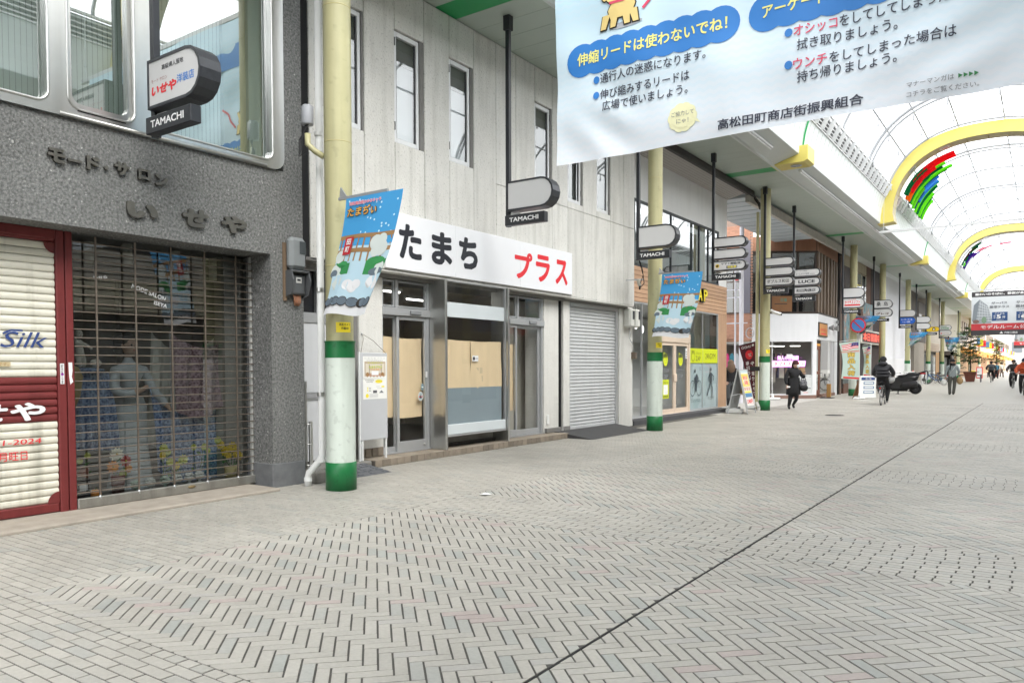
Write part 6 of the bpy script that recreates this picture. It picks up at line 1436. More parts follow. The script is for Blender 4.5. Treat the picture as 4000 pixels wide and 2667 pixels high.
# rack of clothes and lamps inside
for k in range(12):
    u = .85 + k * .115; c_ = [(.06, .06, .065), (.2, .15, .11), (.1, .1, .16), (.36, .32, .26)][k % 4]; m = M('dark_cloth_%d' % (k % 4), c_, .85)
    b_ = MB(); fbox(b_, PL, u, u + .09, 1.2 if k % 3 else .9, 2.0, -1.2, -1.0, m); obj('hanging_garment', b_, label='%s from left of the dark garments on the rail, a %s one' % (['first', 'second', 'third', 'fourth', 'fifth', 'sixth', 'seventh', 'eighth', 'ninth', 'tenth', 'eleventh', 'twelfth'][k], ['black', 'brown', 'navy', 'drab'][k % 4]), cat='clothing', group='dark clothes on the rail inside the corner shop', base=PL(u, 1.2, -1.1))
for k, (u, d) in enumerate(((.8, -.5), (1.35, -.9), (1.95, -.6))):
    b_ = MB(); q = PL(u, 2.32, d); q2 = PL(u + .45, 2.32, d); b_.cyl(q, q2, .018, lampm, n=6); obj('shop_lamp', b_, label=['lit tube lamp at the left under the corner shop ceiling', 'lit tube lamp in the middle under the corner shop ceiling', 'lit tube lamp at the right under the corner shop ceiling'][k], cat='ceiling light', base=q)
for u, z0, c_ in ((1.05, .7, (.28, .26, .24)), (1.42, .9, (.4, .38, .33))):
    b_ = MB(); m = M('garment_%d' % int(u * 100), c_, .85); fbox(b_, PL, u, u + .2, z0, 1.7, -.5, -.42, m); obj('mannequin_garment', b_, label='%s coat hanging close behind the shop pane' % ('grey' if u < 1.2 else 'cream'), cat='clothing', base=PL(u, z0, -.45))
b_ = MB(); fbox(b_, PL, 2.22, 2.50, 1.05, 1.38, -.3, -.28, M('tan_panel', (.42, .28, .14), .7)); obj('display_board', b_, label='tan board behind the shop pane right of the woman', cat='board', base=PL(2.3, 1.05, -.29))
b_ = MB(); PLs, _ = facepl(C0, C1, -.04)
rect(b_, PLs, 2.17, .21, 2.72, 1.04, M('poster_grey', (.62, .64, .64), .5)); text(b_, '古着ブーム', 2.2, .93, .49, .08, greyink, .02, PLs, lay=2)
for k in range(5): rect(b_, PLs, 2.23, .82 - k * .1, 2.64 - .05 * (k % 2), .835 - k * .1, MATS['fine_print'], 2)
rect(b_, PLs, 2.22, .42, 2.67, .47, greyink, 2); text(b_, 'OPEN', 2.35, .24, .2, .04, redink, .02, PLs, lay=2); obj('window_poster', b_, cs)
b_ = MB(); Pq, _ = facepl(C0, C1, -.04); fbox(b_, PL, 1.6, 1.86, 1.78, 1.95, -.045, -.04, wink); obj('paper_sheet', b_, cs)
# neon sign
ne = thing('neon_sign', PL(1.7, 1.45, -.12), 'glowing magenta and red neon sign in the corner shop window', 'sign')
mag = M('neon_magenta', (.8, .2, .9), .3, emit=.26, ecol=(.72, .12, .95)); nred = M('neon_red', (1, .1, .15), .3, emit=.28, ecol=(1, .05, .12)); nwh = M('neon_white', (1, .9, .95), .3, emit=.3, ecol=(1, .82, .95))
PNe, _ = facepl(C0, C1, -.10)
b_ = MB(); text(b_, '無人の古着屋', 1.22, 1.70, .92, .18, nwh, .02, PNe, lay=3); obj('neon_lettering', b_, ne)
b_ = MB(); text(b_, '無人の古着屋', 1.205, 1.685, .95, .21, mag, .09, PNe, lay=1); rect(b_, PNe, 1.08, 1.79, 1.17, 1.80, mag, 1); rect(b_, PNe, 2.2, 1.79, 2.3, 1.80, mag, 1); obj('neon_glow_tube', b_, ne)
b_ = MB(); poly(b_, PNe, [(1.0, 1.40), (2.42, 1.42), (2.45, 1.64), (1.02, 1.64)], nwh, 1); obj('neon_panel', b_, ne)
b_ = MB(); text(b_, 'タマチスリフト', 1.05, 1.43, 1.34, .19, nred, .05, PNe, lay=3); obj('neon_lettering', b_, ne)
b_ = MB(); pts = [(.99, 1.385), (2.43, 1.405), (2.46, 1.655), (1.01, 1.655)]; stroke(b_, PNe, pts + pts[:1], .02, mag, 2); obj('neon_outline', b_, ne)
# framed poster box and two round lamps on the right fascia
b_ = MB(); fbox(b_, PRt, .14, 2.05, 2.74, 3.36, -.0, .05, bwf); B1 = obj('poster_box', b_, label='brown framed orange poster box on the white fascia of the corner shop', cat='sign', base=PRt(1, 2.74, 0))
b_ = MB(); fbox(b_, PRt, .22, 1.97, 2.79, 3.31, .05, .056, M('poster_orange', (.62, .3, .1), .5, var=.15, vs=9)); obj('poster', b_, B1)
b_ = MB(); Pp, _ = facepl(C1, C2, .058); text(b_, 'タマチスリフト', .4, 2.95, 1.4, .16, redink, .05, Pp); rect(b_, Pp, .5, 2.83, 1.7, 2.9, redink); obj('lettering', b_, B1)
ORG[B1.name] = Vector(PRt(1, 2.74, 0))
for k, (u, z) in enumerate(((2.55, 3.2), (3.75, 3.22), (4.3, 3.55))):
    b_ = MB(); q = PRt(u, z, .02); e = PRt(u, z, .22 if k < 2 else .12); b_.cyl(q, e, .06, M('lamp_grey', (.3, .3, .3), .4, .4), .15 if k < 2 else .1, 12); obj('wall_lamp', b_, label=['left conical grey spot lamp on the white fascia', 'right conical grey spot lamp on the white fascia', 'small grey lamp high at the end of the white fascia'][k], cat='lamp', group='conical lamps on the corner shop fascia', base=q)

# ------------------------------------------------------------------ further shop fronts
X2 = -8.5
db = thing('dark_old_building', (-9.5, 46, 0), 'old dark building with beige panel, brown brick strip and faded poster wall', 'building')
bgp = M('beige_panel', (.42, .37, .27), .8, var=.12, vs=3, streak=.2); dbr = M('dark_brick', (.13, .07, .05), .8, var=.2, vs=6); dbn = M('dark_brown_wall', (.035, .022, .02), .7, var=.2, vs=4)
b_ = MB(); b_.box(-12, X2, 41.5, 47.6, 6.55, 7.1, bgp); b_.box(-12, X2 - .02, 41.4, 44.7, 3.9, 6.55, M('grime', (.10, .09, .085), .9, var=.3, vs=4)); b_.box(-12, X2, 47.6, 49.0, 3.9, 7.1, dbr); b_.box(-12, X2 + .02, 49.0, 52.4, 0, 7.1, dbn); b_.box(-12, X2 - .03, 40.2, 41.5, 0, 7.1, dark); b_.box(-12, X2 - .1, 41.5, 49, 0, 3.9, M('grime2', (.05, .045, .045), .9, var=.3, vs=4)); obj('wall', b_, db)
b_ = MB(); b_.box(X2 - .1, X2 + .01, 44.75, 47.55, 4.6, 6.5, bgp)
W = obj('window', b_, db)
for y in (44.9, 46.3):
    for z in (4.7, 5.65): p_ = MB(); p_.quad((X2 + .014, y, z), (X2 + .014, y + 1.2, z), (X2 + .014, y + 1.2, z + .8), (X2 + .014, y, z + .8), dgl); obj('pane', p_, W); p_ = MB(); p_.quad((X2 + .012, y, z), (X2 + .012, y + 1.2, z), (X2 + .012, y + 1.2, z + .8), (X2 + .012, y, z + .8), dark); obj('sash_void', p_, W)
pmural = bpy.data.materials.new('mural_print'); pmural.use_nodes = True
_n = pmural.node_tree.nodes; _l = pmural.node_tree.links; _b = _n['Principled BSDF']; _t = _n.new('ShaderNodeTexNoise'); _t.inputs['Scale'].default_value = 1.6; _t.inputs['Detail'].default_value = 7; _c = _n.new('ShaderNodeValToRGB'); _g = _n.new('ShaderNodeNewGeometry'); _l.new(_g.outputs['Position'], _t.inputs['Vector']); _l.new(_t.outputs['Fac'], _c.inputs[0])
_e = _c.color_ramp.elements; _e[0].position = .32; _e[0].color = (.03, .045, .05, 1); _e[1].position = .7; _e[1].color = (.5, .52, .5, 1); _q = _e.new(.47); _q.color = (.12, .27, .31, 1); _q = _e.new(.56); _q.color = (.25, .13, .09, 1); _l.new(_c.outputs[0], _b.inputs['Base Color'])
b_ = MB(); b_.box(X2 - .08, X2 + .03, 41.2, 44.6, 2.4, 4.9, pmural); obj('mural_panel', b_, db); b_ = MB(); b_.box(X2 - .08, X2 + .03, 46.6, 49.6, 3.0, 5.0, pmural); obj('mural_panel', b_, db)
b_ = MB(); rnw = random.Random(3)
for k in range(9):
    y = 40.3 + rnw.uniform(0, 1.1); b_.tube([(X2 + .02, y, 7.0), (X2 + .05 + rnw.uniform(0, .08), y + rnw.uniform(-.3, .3), 5.4), (X2 + .06, y + rnw.uniform(-.3, .3), 3.6), (X2 + .04, y + rnw.uniform(-.2, .2), .3)], .03, M('pipe_dark', (.07, .062, .06), .7, var=.3, vs=8), 6)
b_.cyl((X2 + .06, 40.75, 0), (X2 + .06, 40.75, 6.9), .06, M('pipe_rust', (.22, .16, .13), .7, var=.2, vs=8), n=8); obj('pipe_bundle', b_, db)
b_ = MB(); b_.box(X2 - .3, X2 - .08, 42, 44, .0, 2.3, M('shop_front_glass', (.05, .06, .065), .1)); b_.box(X2 - .1, X2 + .0, 41.9, 44.2, 0, .5, dbr); obj('shop_front', b_, db)
ls = thing('led_sign', (X2 + .1, 48, 2.7), 'red dot matrix message sign in a cream case above the dark entrance', 'sign')
b_ = MB(); b_.box(X2, X2 + .25, 45.0, 51.9, 2.66, 3.42, M('case_cream', (.62, .60, .53), .5), .03); obj('case', b_, ls)
b_ = MB(); b_.box(X2 + .25, X2 + .262, 45.3, 50.9, 2.74, 3.34, M('led_black', (.03, .01, .01), .4)); obj('screen', b_, ls)
led = M('led_red', (1, .15, .1), .4, emit=.32, ecol=(1, .06, .03)); Pl = planeX(X2 + .264)
b_ = MB(); text(b_, '本日営業中', 45.5, 2.80, 5.2, .47, led, .03, Pl); obj('led_lettering', b_, ls)
# bright ribbed wall
wr = thing('ribbed_white_building', (-10, 59.5, 0), 'tall building with bright white ribbed metal wall', 'building')
wrm = M('ribbed_white', (.80, .80, .83), .5, var=.02, vs=1)
b_ = MB(); b_.box(-14, X2 - .06, 53.6, 65.4, 1.9, 11, wrm); obj('wall', b_, wr)
b_ = MB(); y = 53.65
while y < 65.3: b_.box(X2 - .06, X2, y, y + .12, 1.9, 11, wrm); y += .24
obj('rib', b_, wr, kind='stuff')
b_ = MB(); b_.box(-14, X2 + .02, 53.6, 65.4, 0, 1.9, M('hoarding_white', (.74, .74, .76), .5, var=.03, vs=2)); obj('base_wall', b_, wr)
# brown and beige block
bw = thing('beige_block', (-10, 75, 0), 'brown and beige shop block with striped shutter beyond the white ribbed wall', 'building')
bbe = M('beige_cladding', (.50, .45, .38), .7, var=.08, vs=2); bdk = M('brown_cladding', (.085, .07, .06), .6, var=.15, vs=3); gdk = M('grey_beige', (.3, .27, .23), .7, var=.1, vs=2)
b_ = MB(); b_.box(-14, X2, 65.5, 69.0, 3.3, 9, bdk); b_.box(-14, X2 + .05, 69.0, 73.8, 3.3, 6.6, bdk); b_.box(-14, X2 + .1, 66.6, 72.5, 0, 3.25, gdk); b_.box(-14, X2, 73.8, 84.6, 2.7, 9, bbe); b_.box(-14, X2 - .3, 72.5, 84.6, 0, 2.7, M('shop_shade', (.16, .15, .14), .7)); obj('wall', b_, bw)
b_ = MB()
for k in range(7): b_.box(X2, X2 + .03, 66.7, 84.5, 2.75 + k * .1, 2.80 + k * .1, bbe if k % 2 else M('stripe_orange', (.45, .3, .2), .6))
obj('stripe_band', b_, bw, kind='stuff')
for y, m in ((69.4, dgl), (71.5, dgl)): p_ = MB(); p_.quad((X2 + .055, y, 3.8), (X2 + .055, y + 1.5, 3.8), (X2 + .055, y + 1.5, 5.6), (X2 + .055, y, 5.6), m); obj('window', p_, bw)
for k in range(4): b_ = MB(); b_.box(X2 - .29, X2 - .26, 73 + k * 2.8, 75.4 + k * 2.8, .1, 2.4, M('far_glass', (.25, .27, .27), .1)); obj('shop_window', b_, bw)
for k in range(5): b_ = MB(); b_.box(X2 - .0, X2 + .012, 74 + k * 2.1, 76.05 + k * 2.1, 3.6, 6.9, bbe, .003); obj('facade_panel', b_, bw)

# ------------------------------------------------------------------ far end of the arcade, beyond the crossing
fe = M('far_cream', (.6, .56, .48), .7, var=.08, vs=.8); om = M('awning_orange', (.75, .32, .06), .6)
flab = ['first cream shop house beyond the bright crossing with an orange awning', 'second cream shop house beyond the crossing', 'third cream shop house beyond the crossing', 'fourth cream shop house beyond the crossing', 'fifth cream shop house beyond the crossing', 'farthest cream shop house closing the arcade view']
for k in range(6):
    y = 100 + k * 24
    t = thing('far_shop', (-9, y + 10, 0), flab[k], 'building', 'shop houses beyond the crossing')
    b_ = MB(); b_.box(-16, -8.2, y, y + 23.5, 2.9, 10, fe); b_.box(-16, -8.9, y, y + 23.5, 0, 2.9, M('far_warm', (.42, .27, .15), .7)); obj('wall', b_, t)
    b_ = MB(); b_.prism([(-8.2, y + .3, 3.6), (-6.5, y + .3, 2.8), (-6.5, y + .3, 2.4), (-8.2, y + .3, 2.9)], (0, 20 - 2 * k, 0), om); obj('awning', b_, t)
    for j in range(7):
        b_ = MB(); b_.box(-8.2, -8.12, y + 1 + j * 3.1, y + 2.4 + j * 3.1, 4.2, 6.6, M('far_window', (.16, .12, .09), .3)); obj('window', b_, t)
    b_ = MB()
    for j in range(4): b_.box(-7.6, -6.6, y + 3 + j * 5.5, y + 3.2 + j * 5.5, 3.9, 4.7, [wink, M('far_sign_blue', (.1, .25, .5), .5), limeink, redink][(j + k) % 4])
    obj('sign_box', b_, t)
t = thing('end_building', (-2, 262, 0), 'pale tall building closing the far end of the street', 'building')
b_ = MB(); b_.box(-40, 40, 262, 270, 0, 26, M('far_pale', (.42, .41, .40), .8)); obj('wall', b_, t)
for k in range(10):
    for z in (5, 10): b_ = MB(); b_.box(-20 + k * 4, -17.6 + k * 4, 261.9, 262, z, z + 3, M('far_grey_window', (.16, .18, .2), .3)); obj('window', b_, t)
# ------------------------------------------------------------------ right side of the street (seen in the window reflections)
rw = [M('right_wall_a', (.68, .67, .64), .8, var=.06, vs=2), M('right_wall_b', (.76, .76, .74), .7, var=.06, vs=2), M('right_wall_c', (.6, .56, .5), .8, var=.1, vs=2)]
y = -16.0; k = 0
rlabs = ['grey shop opposite with a blue sign band', 'white shop opposite with a green sign band', 'brown shop opposite with a cream sign band', 'pale grey shop opposite with a navy sign band', 'white shop opposite with a red sign band', 'brown brick shop opposite with a white sign band', 'long grey shop opposite with a teal sign band', 'white shop opposite near the crossing', 'brown shop opposite near the crossing']
sgc = [blueink, greenink, M('sign_cream', (.7, .65, .5), .5), dkblue, redink, wink, M('teal_sign', (.05, .3, .3), .5), wink, brnink]
while y < 84:
    L_1 = 11.0
    t = thing('opposite_shop', (4.5, y + 5, 0), rlabs[k] if k < 9 else 'last shop opposite before the crossing', 'building', 'shops on the opposite side')
    b_ = MB(); m = rw[k % 3]; b_.box(3.98, 9, y, y + L_1 - .05, 2.9, 7.1, m); b_.box(4.4, 9, y, y + L_1 - .05, 0, 2.9, M('right_shade', (.18, .17, .16), .7)); b_.box(3.98, 4.4, y, y + .6, 0, 2.9, m); obj('wall', b_, t)
    b_ = MB(); b_.box(3.9, 3.98, y + .5, y + L_1 - .6, 2.95, 3.75, sgc[k % 9]); obj('sign_band', b_, t)
    for j in range(3):
        b_ = MB(); b_.box(3.95, 3.98, y + 1 + j * 3.3, y + 2.6 + j * 3.3, 4.5, 6.3, M('right_window', (.07, .08, .09), .1)); obj('window', b_, t)
        b_ = MB(); b_.box(4.36, 4.4, y + .8 + j * 3.3, y + 3.7 + j * 3.3, .15, 2.6, M('right_glass', (.22, .22, .21), .15)); obj('shop_window', b_, t)
    y += L_1; k += 1
# ------------------------------------------------------------------ hanging street signs
facew = M('sign_face', (.60, .60, .60), .35, var=.03, vs=4)
edgeb = M('sign_case', (.05, .053, .06), .38, .3, var=.25, vs=14, bump=.05, bs=40)
def halfpill(x0, x1, z0, z1, n=8):
    r = (z1 - z0) / 2; return [(x0, z0), (x1 - r, z0)] + [(x1 - r + r * math.sin(math.pi * i / n), z0 + r - r * math.cos(math.pi * i / n)) for i in range(1, n)] + [(x1 - r, z1), (x0, z1)]
def hsign(x, y, boxes, lab, art=None, board=True, faces=None, gap=True):
    t = thing('hanging_sign', (x, y, 3.72), lab, 'sign', 'lightbox street signs hung from the canopy')
    b_ = MB(); b_.box(x - .035, x + .035, y - .035, y + .035, 3.72 if board else min(q[0] for q in boxes) - .05, 6.9, black, .004); obj('pole', b_, t)
    b_ = MB(); b_.box(x - .06, x + .06, y - .06, y + .06, 6.88, 7.116, black, .006); obj('pole_head', b_, t)
    tip = x + .92
    P = planeY(y - .119)
    for k, (z0, z1) in enumerate(boxes):
        c = MB(); o_ = halfpill(x + .04, tip, z0, z1); i_ = halfpill(x + .065, tip - .03, z0 + .028, z1 - .028)
        n = len(o_)
        for yy, s_ in ((y - .11, 1), (y + .11, -1)):
            f = [(o_[i], o_[(i + 1) % n], i_[(i + 1) % n], i_[i]) for i in range(n)]
            for q in f:
                p4 = [(a, yy, b) for a, b in q]; c.quad(*(p4 if s_ > 0 else p4[::-1]), edgeb)
                p2 = [(q[3][0], yy, q[3][1]), (q[2][0], yy, q[2][1]), (q[2][0], yy + s_ * .008, q[2][1]), (q[3][0], yy + s_ * .008, q[3][1])]; c.quad(*p2, edgeb)
        for i in range(n): a, b = o_[i], o_[(i + 1) % n]; c.add([(a[0], y - .11, a[1]), (a[0], y + .11, a[1]), (b[0], y + .11, b[1]), (b[0], y - .11, b[1])], [(0, 1, 2, 3)], edgeb, False)
        C_ = obj('lightbox', c, t)
        fm = (faces or {}).get(k, facew)
        f_ = MB(); f_.add([(a, y - .103, b) for a, b in i_], [tuple(range(n))], fm); f_.add([(a, y + .103, b) for a, b in i_], [tuple(range(n))[::-1]], fm); obj('face', f_, C_)
        if art and k in art:
            f_ = MB(); art[k](f_, planeY(y - .1035, x + .065, z0 + .028)); obj('face_print', f_, C_)
    b_ = MB(); b_.bar((x + .06, y, boxes[-1][0] - .035), (x + .22, y, boxes[-1][0] - .035), .05, .03, white); obj('bracket_plate', b_, t)
    if board:
        b_ = MB(); b_.box(x + .0, x + .76, y - .11, y - .0, 3.722, 3.885, black, .006); obj('name_board', b_, t)
        b_ = MB(); text(b_, 'TAMACHI', x + .09, 3.77, .56, .072, wink, .035, planeY(y - .111)); obj('name_lettering', b_, t)
    return t
one, two, three = [(3.955, 4.425)], [(4.40, 4.835), (3.955, 4.39)], [(4.585, 4.85), (4.275, 4.54), (3.965, 4.23)]
def art0(b, P):
    text(b, '高級婦人服地', .22, .305, .36, .05, ink, .02, P); text(b, 'モード サロン', .04, .21, .27, .035, M('faded_red', (.35, .12, .12), .5), .0, P)
    text(b, 'いせや', .03, .085, .42, .10, redink, .06, P, slant=.25); text(b, '洋装店', .47, .125, .28, .085, M('sign_blue', (.06, .22, .6), .5), .025, P)
hsign(-7.27, 4.276, one, 'nearest hanging sign, with red and blue Japanese lettering, in front of the steel framed windows', {0: art0})
hsign(-7.24, 10.3, one, 'large blank hanging sign above the white shop sign board')
hsign(-7.26, 15.19, one, 'large blank hanging sign beside the second arcade pillar')
def yam(b, P):
    disc(b, P, .085, .105, .055, .05, M('gold_print', (.7, .5, .05), .5)); disc(b, P, .08, .1, .032, .026, ink, 2, 9); disc(b, P, .105, .118, .018, .014, ink, 2, 7); rect(b, P, .06, .07, .07, .09, ink, 2); rect(b, P, .095, .072, .105, .09, ink, 2)
    text(b, 'ヤマト運輸(株)', .19, .11, .54, .075, ink, .02, P); rect(b, P, .33, .02, .62, .095, greyink); text(b, '宅急便', .36, .03, .24, .06, yelink, .03, P, lay=2)
hsign(-7.375, 20.04, three, 'triple hanging sign, two blank and the lowest with a round yellow mark', {2: yam})
hsign(-7.40, 24.7, three, 'triple hanging sign in front of the third pillar, lowest one with black katakana', {2: lambda b, P: text(b, 'ダブルス和田', .04, .05, .68, .115, ink, .02, P)})
def home(b, P): text(b, 'パン・ケーキ教室', .03, .145, .38, .035, greyink, .01, P); text(b, 'ホームメイド協会', .03, .03, .46, .075, greyink, .02, P); text(b, '高松校', .52, .03, .16, .04, greyink, .01, P)
hsign(-7.43, 28.24, three, 'triple hanging sign, all three lettered, the middle one in bold Latin capitals', {0: home, 1: lambda b, P: text(b, 'LUCE', .12, .045, .56, .115, ink, .045, P), 2: lambda b, P: text(b, '和田陶器店', .05, .045, .66, .12, ink, .03, P)})
def thr(b, P): text(b, 'かくれんぼ古着', .2, .32, .3, .04, redink, .02, P); rect(b, P, .04, .15, .68, .3, wink); text(b, 'タマチスリフト', .05, .155, .62, .14, redink, .06, P, lay=2); rect(b, P, .04, .07, .68, .13, redink)
hsign(-7.41, 36.14, two, 'double hanging sign, upper blank and lower with bold red lettering', {1: thr})
def kuwa(b, P): text(b, '桑', .10, .09, .2, .22, ink, .012, P); text(b, '島', .44, .09, .2, .22, ink, .012, P)
def gre(b, P): text(b, 'カフェ＆ギタス', .08, .27, .34, .045, greyink, .0, P); text(b, 'グレコ', .07, .08, .58, .13, M('dark_brown_print', (.1, .035, .02), .5), .05, P, slant=.25)
hsign(-7.45, 43.75, two, 'double hanging sign with two black characters above brown slanted lettering', {0: kuwa, 1: gre})
def mot(b, P): text(b, 'モータープール', .05, .21, .62, .1, wink, .03, P); text(b, 'ニュー田町', .12, .07, .44, .09, wink, .03, P)
hsign(-7.47, 52.5, two, 'double hanging sign, upper blank and lower solid blue with white lettering', {1: mot}, faces={1: M('face_blue', (.03, .13, .55), .4)})
hsign(-7.52, 60.3, two, 'double blank hanging sign without a name board, beyond the blue one', None, False)
def ico(b, P): rect(b, P, .38, .08, .58, .25, ink); disc(b, P, .48, .15, .05, .05, wink, 2); rect(b, P, .43, .25, .53, .28, ink)
hsign(-7.5, 65.5, [(3.96, 4.34)], 'single yellow hanging sign with a black camera icon', {0: ico}, faces={0: M('face_yellow', (.75, .5, .02), .4)})
def grn(b, P): rect(b, P, .08, .25, .5, .3, greenink); text(b, '住宅会館', .06, .06, .6, .13, greenink, .05, P)
def sun_(b, P): disc(b, P, .1, .15, .05, .06, redink); text(b, 'サンデーサロン', .18, .08, .52, .13, brnink, .03, P)
hsign(-7.5, 74.3, two, 'far double hanging sign with green lettering above brown lettering', {0: grn, 1: sun_})
hsign(-7.6, 92.5, two, 'farthest double hanging sign, small, beside the tree in the planter', {0: grn, 1: sun_})

# ------------------------------------------------------------------ cloth flags on the pillars
fsky, fwh, fhill, fwat, frock, frail = M('flag_sky', (.06, .33, .66), .75), M('flag_white', (.74, .75, .77), .75), M('flag_hill', (.04, .26, .08), .75), M('flag_water', (.48, .66, .76), .75), M('flag_rock', (.13, .17, .21), .75), M('flag_rail', (.34, .2, .09), .75)
fcl, fsn, fout, forg = M('flag_steam', (.62, .68, .66), .75), M('flag_snow', (.55, .8, .92), .75), M('flag_outline', (.04, .035, .03), .75), M('flag_orange', (.72, .4, .1), .75)
def flagart(mb, F, back=True):
    """F maps (u 0..1 across, v 0..1 down, n) to space; flat print, no figure"""
    def P(u, v, n=0.): return F(u, v, n)
    def grid(u0, u1, v0, v1, m, lay, nu=10, nv=6):
        n = .0012 * lay
        vs = [P(u0 + (u1 - u0) * j / nu, v0 + (v1 - v0) * i / nv, n) for i in range(nv + 1) for j in range(nu + 1)]
        mb.add(vs, [(i * (nu + 1) + j, (i + 1) * (nu + 1) + j, (i + 1) * (nu + 1) + j + 1, i * (nu + 1) + j + 1) for i in range(nv) for j in range(nu)], m, True)
    def el(cu, cv, ru, rv, m, lay, n=14): mb.add([P(cu + ru * math.cos(2 * math.pi * i / n), cv - rv * math.sin(2 * math.pi * i / n), .0012 * lay) for i in range(n)], [tuple(range(n))], m)
    grid(0, 1, 0, .42, fsky, 0); grid(0, 1, .42, .66, fwat, 0); grid(0, 1, .66, .86, fwat, 0); grid(0, 1, .86, 1, fwh, 0)
    rr = random.Random(2)
    for k in range(26): el(rr.uniform(.03, .97), rr.uniform(.02, .34), .014, .009, fsn, 1, 8)
    for v in (.32, .44): grid(.0, 1, v, v + .035, frail, 2, 10, 1)
    for k in range(9): grid(.03 + k * .115, .06 + k * .115, .355, .55, frail, 1, 1, 4)
    grid(0, .34, .565, .66, fhill, 3, 6, 2); grid(.62, 1, .545, .66, fhill, 3, 6, 2); el(.8, .55, .16, .035, fhill, 3, 16); el(.14, .57, .14, .03, fhill, 3, 16)
    for cu, cv, r in ((.72, .40, .1), (.82, .38, .08), (.84, .45, .1), (.74, .47, .08), (.08, .5, .09), (.9, .62, .1), (.05, .62, .1), (.12, .72, .12)): el(cu, cv, r, r * .62, fcl, 4, 14)
    grid(0, 1, .66, .87, fwat, 5, 10, 3)
    for cu, cv, r in ((.4, .75, .1), (.5, .77, .1), (.56, .74, .09), (.85, .72, .12), (.93, .75, .08)): el(cu, cv, r, r * .45, fwh, 6, 14)
    for cu, ru in ((.03, .06), (.12, .07), (.25, .085), (.4, .085), (.6, .115), (.79, .10), (.93, .075)): el(cu, .89, ru + .012, .042, fout, 7, 14); el(cu, .889, ru, .036, frock, 8, 14)
    for cu, ru in ((.86, .14), (.02, .07)): el(cu, .64, ru, .035, frock, 5, 14)
    grid(.12, .28, .34, .49, M('flag_red', (.5, .03, .04), .75), 9, 3, 4)
    def Pt(a, b, n): return P(a, 1 - b / 1.5, n)
    def tx(t, u, v, w_, h, m, off, lay): text(mb, t, u, (1 - v) * 1.5, w_, h * 1.5, m, off, Pt, lay=lay)
    tx('田', .16, .405, .08, .05, wink, .04, 11); tx('町', .16, .47, .08, .05, wink, .04, 11)
    tx('田町商店街のゆるキャラ', .08, .07, .58, .035, wink, .10, 9); tx('田町商店街のゆるキャラ', .085, .068, .57, .03, pinkink, .03, 11)
    tx('たまぢぃ', .05, .165, .57, .085, fout, .10, 9); tx('たまぢぃ', .06, .162, .55, .078, forg, .035, 11)
def flag(name_loc, F, lab, arm):
    t = thing('pillar_flag', name_loc, lab, 'flag', 'printed cloth flags hung on the pillars')
    b_ = MB(); b_.prism([arm[0], (arm[0][0] + .02, arm[0][1], arm[0][2] + .15), (arm[0][0] + .12, arm[0][1], arm[0][2] + .03)], (0, .02, 0), alu); b_.bar((arm[0][0], arm[0][1], arm[0][2] + .015), arm[1], .03, .03, M('arm_grey', (.3, .31, .32), .5)); obj('arm', b_, t)
    b_ = MB(); flagart(b_, F); obj('cloth', b_, t)
    return t
def mkF(x0, x1, xb0, xb1, y, z0, zb0, zb1, fold=.05, dy=-.15):
    def F(u, v, n=0.):
        t = v ** 1.25; a, b = x0 + (xb0 - x0) * t, x1 + (xb1 - x1) * t; zb = zb0 + (zb1 - zb0) * u
        w_ = fold * (.15 + v) * math.sin(u * 7.2 + v * 3.0) + .4 * fold * v * math.sin(u * 17 + v * 8)
        return (a + (b - a) * u + .012 * math.sin(9 * v + 4 * u) * v, y + dy * v * v + w_ - n, z0 + (zb - z0) * v + .02 * v * math.sin(u * 6))
    return F
flag((-6.5, 6.02, 2.7), mkF(-6.45, -5.59, -6.82, -6.12, 6.02, 3.325, 2.035, 2.03, .022, -.05), 'near cloth flag with a snowy hot spring print on the nearest pillar', ((-6.62, 6.07, 3.335), (-5.83, 6.04, 3.345)))
flag((-7.0, 15.9, 2.7), mkF(-6.92, -6.0, -7.15, -6.28, 15.68, 3.45, 2.09, 2.06, .03, -.05), 'second cloth flag with a snowy hot spring print, in front of the gym door', ((-7.03, 15.74, 3.46), (-6.2, 15.7, 3.47)))
flag((-7.3, 39.1, 3), mkF(-7.4, -6.35, -7.75, -7.2, 39.05, 3.75, 2.85, 2.95, .2, .5), 'wind blown cloth flag twisted over the round no parking sign', ((-7.4, 39.05, 3.75), (-6.7, 39.05, 3.76)))
flag((-7.4, 57.1, 3), mkF(-7.45, -6.4, -7.9, -7.4, 57.0, 3.62, 2.35, 2.7, .22, .5), 'wind blown cloth flag on the sixth pillar under the blank double sign', ((-7.45, 57, 3.62), (-6.7, 57, 3.63)))
flag((-7.5, 78.6, 3), mkF(-7.5, -6.3, -7.3, -7.0, 78.5, 3.9, 2.75, 2.6, .25, .4), 'farthest cloth flag, blown into a triangle, on the eighth pillar', ((-7.5, 78.5, 3.9), (-6.7, 78.5, 3.91)))
b_ = MB()
for k, (r, m) in enumerate(((.34, redink), (.28, M('noparking_blue', (.08, .25, .6), .45)))): b_.cyl((-7.28, 38.9 - .004 * k, 3.33), (-7.28, 38.93 - .004 * k, 3.33), r, m, n=24)
b_.bar((-7.47, 38.89, 3.52), (-7.09, 38.89, 3.14), .05, .008, redink, (0, 1, 0)); b_.bar((-7.5, 39.05, 3.33), (-7.28, 38.94, 3.33), .03, .03, alu)
obj('no_parking_sign', b_, label='round blue and red no parking sign on the fourth pillar', cat='road sign', base=(-7.28, 38.9, 3.0))

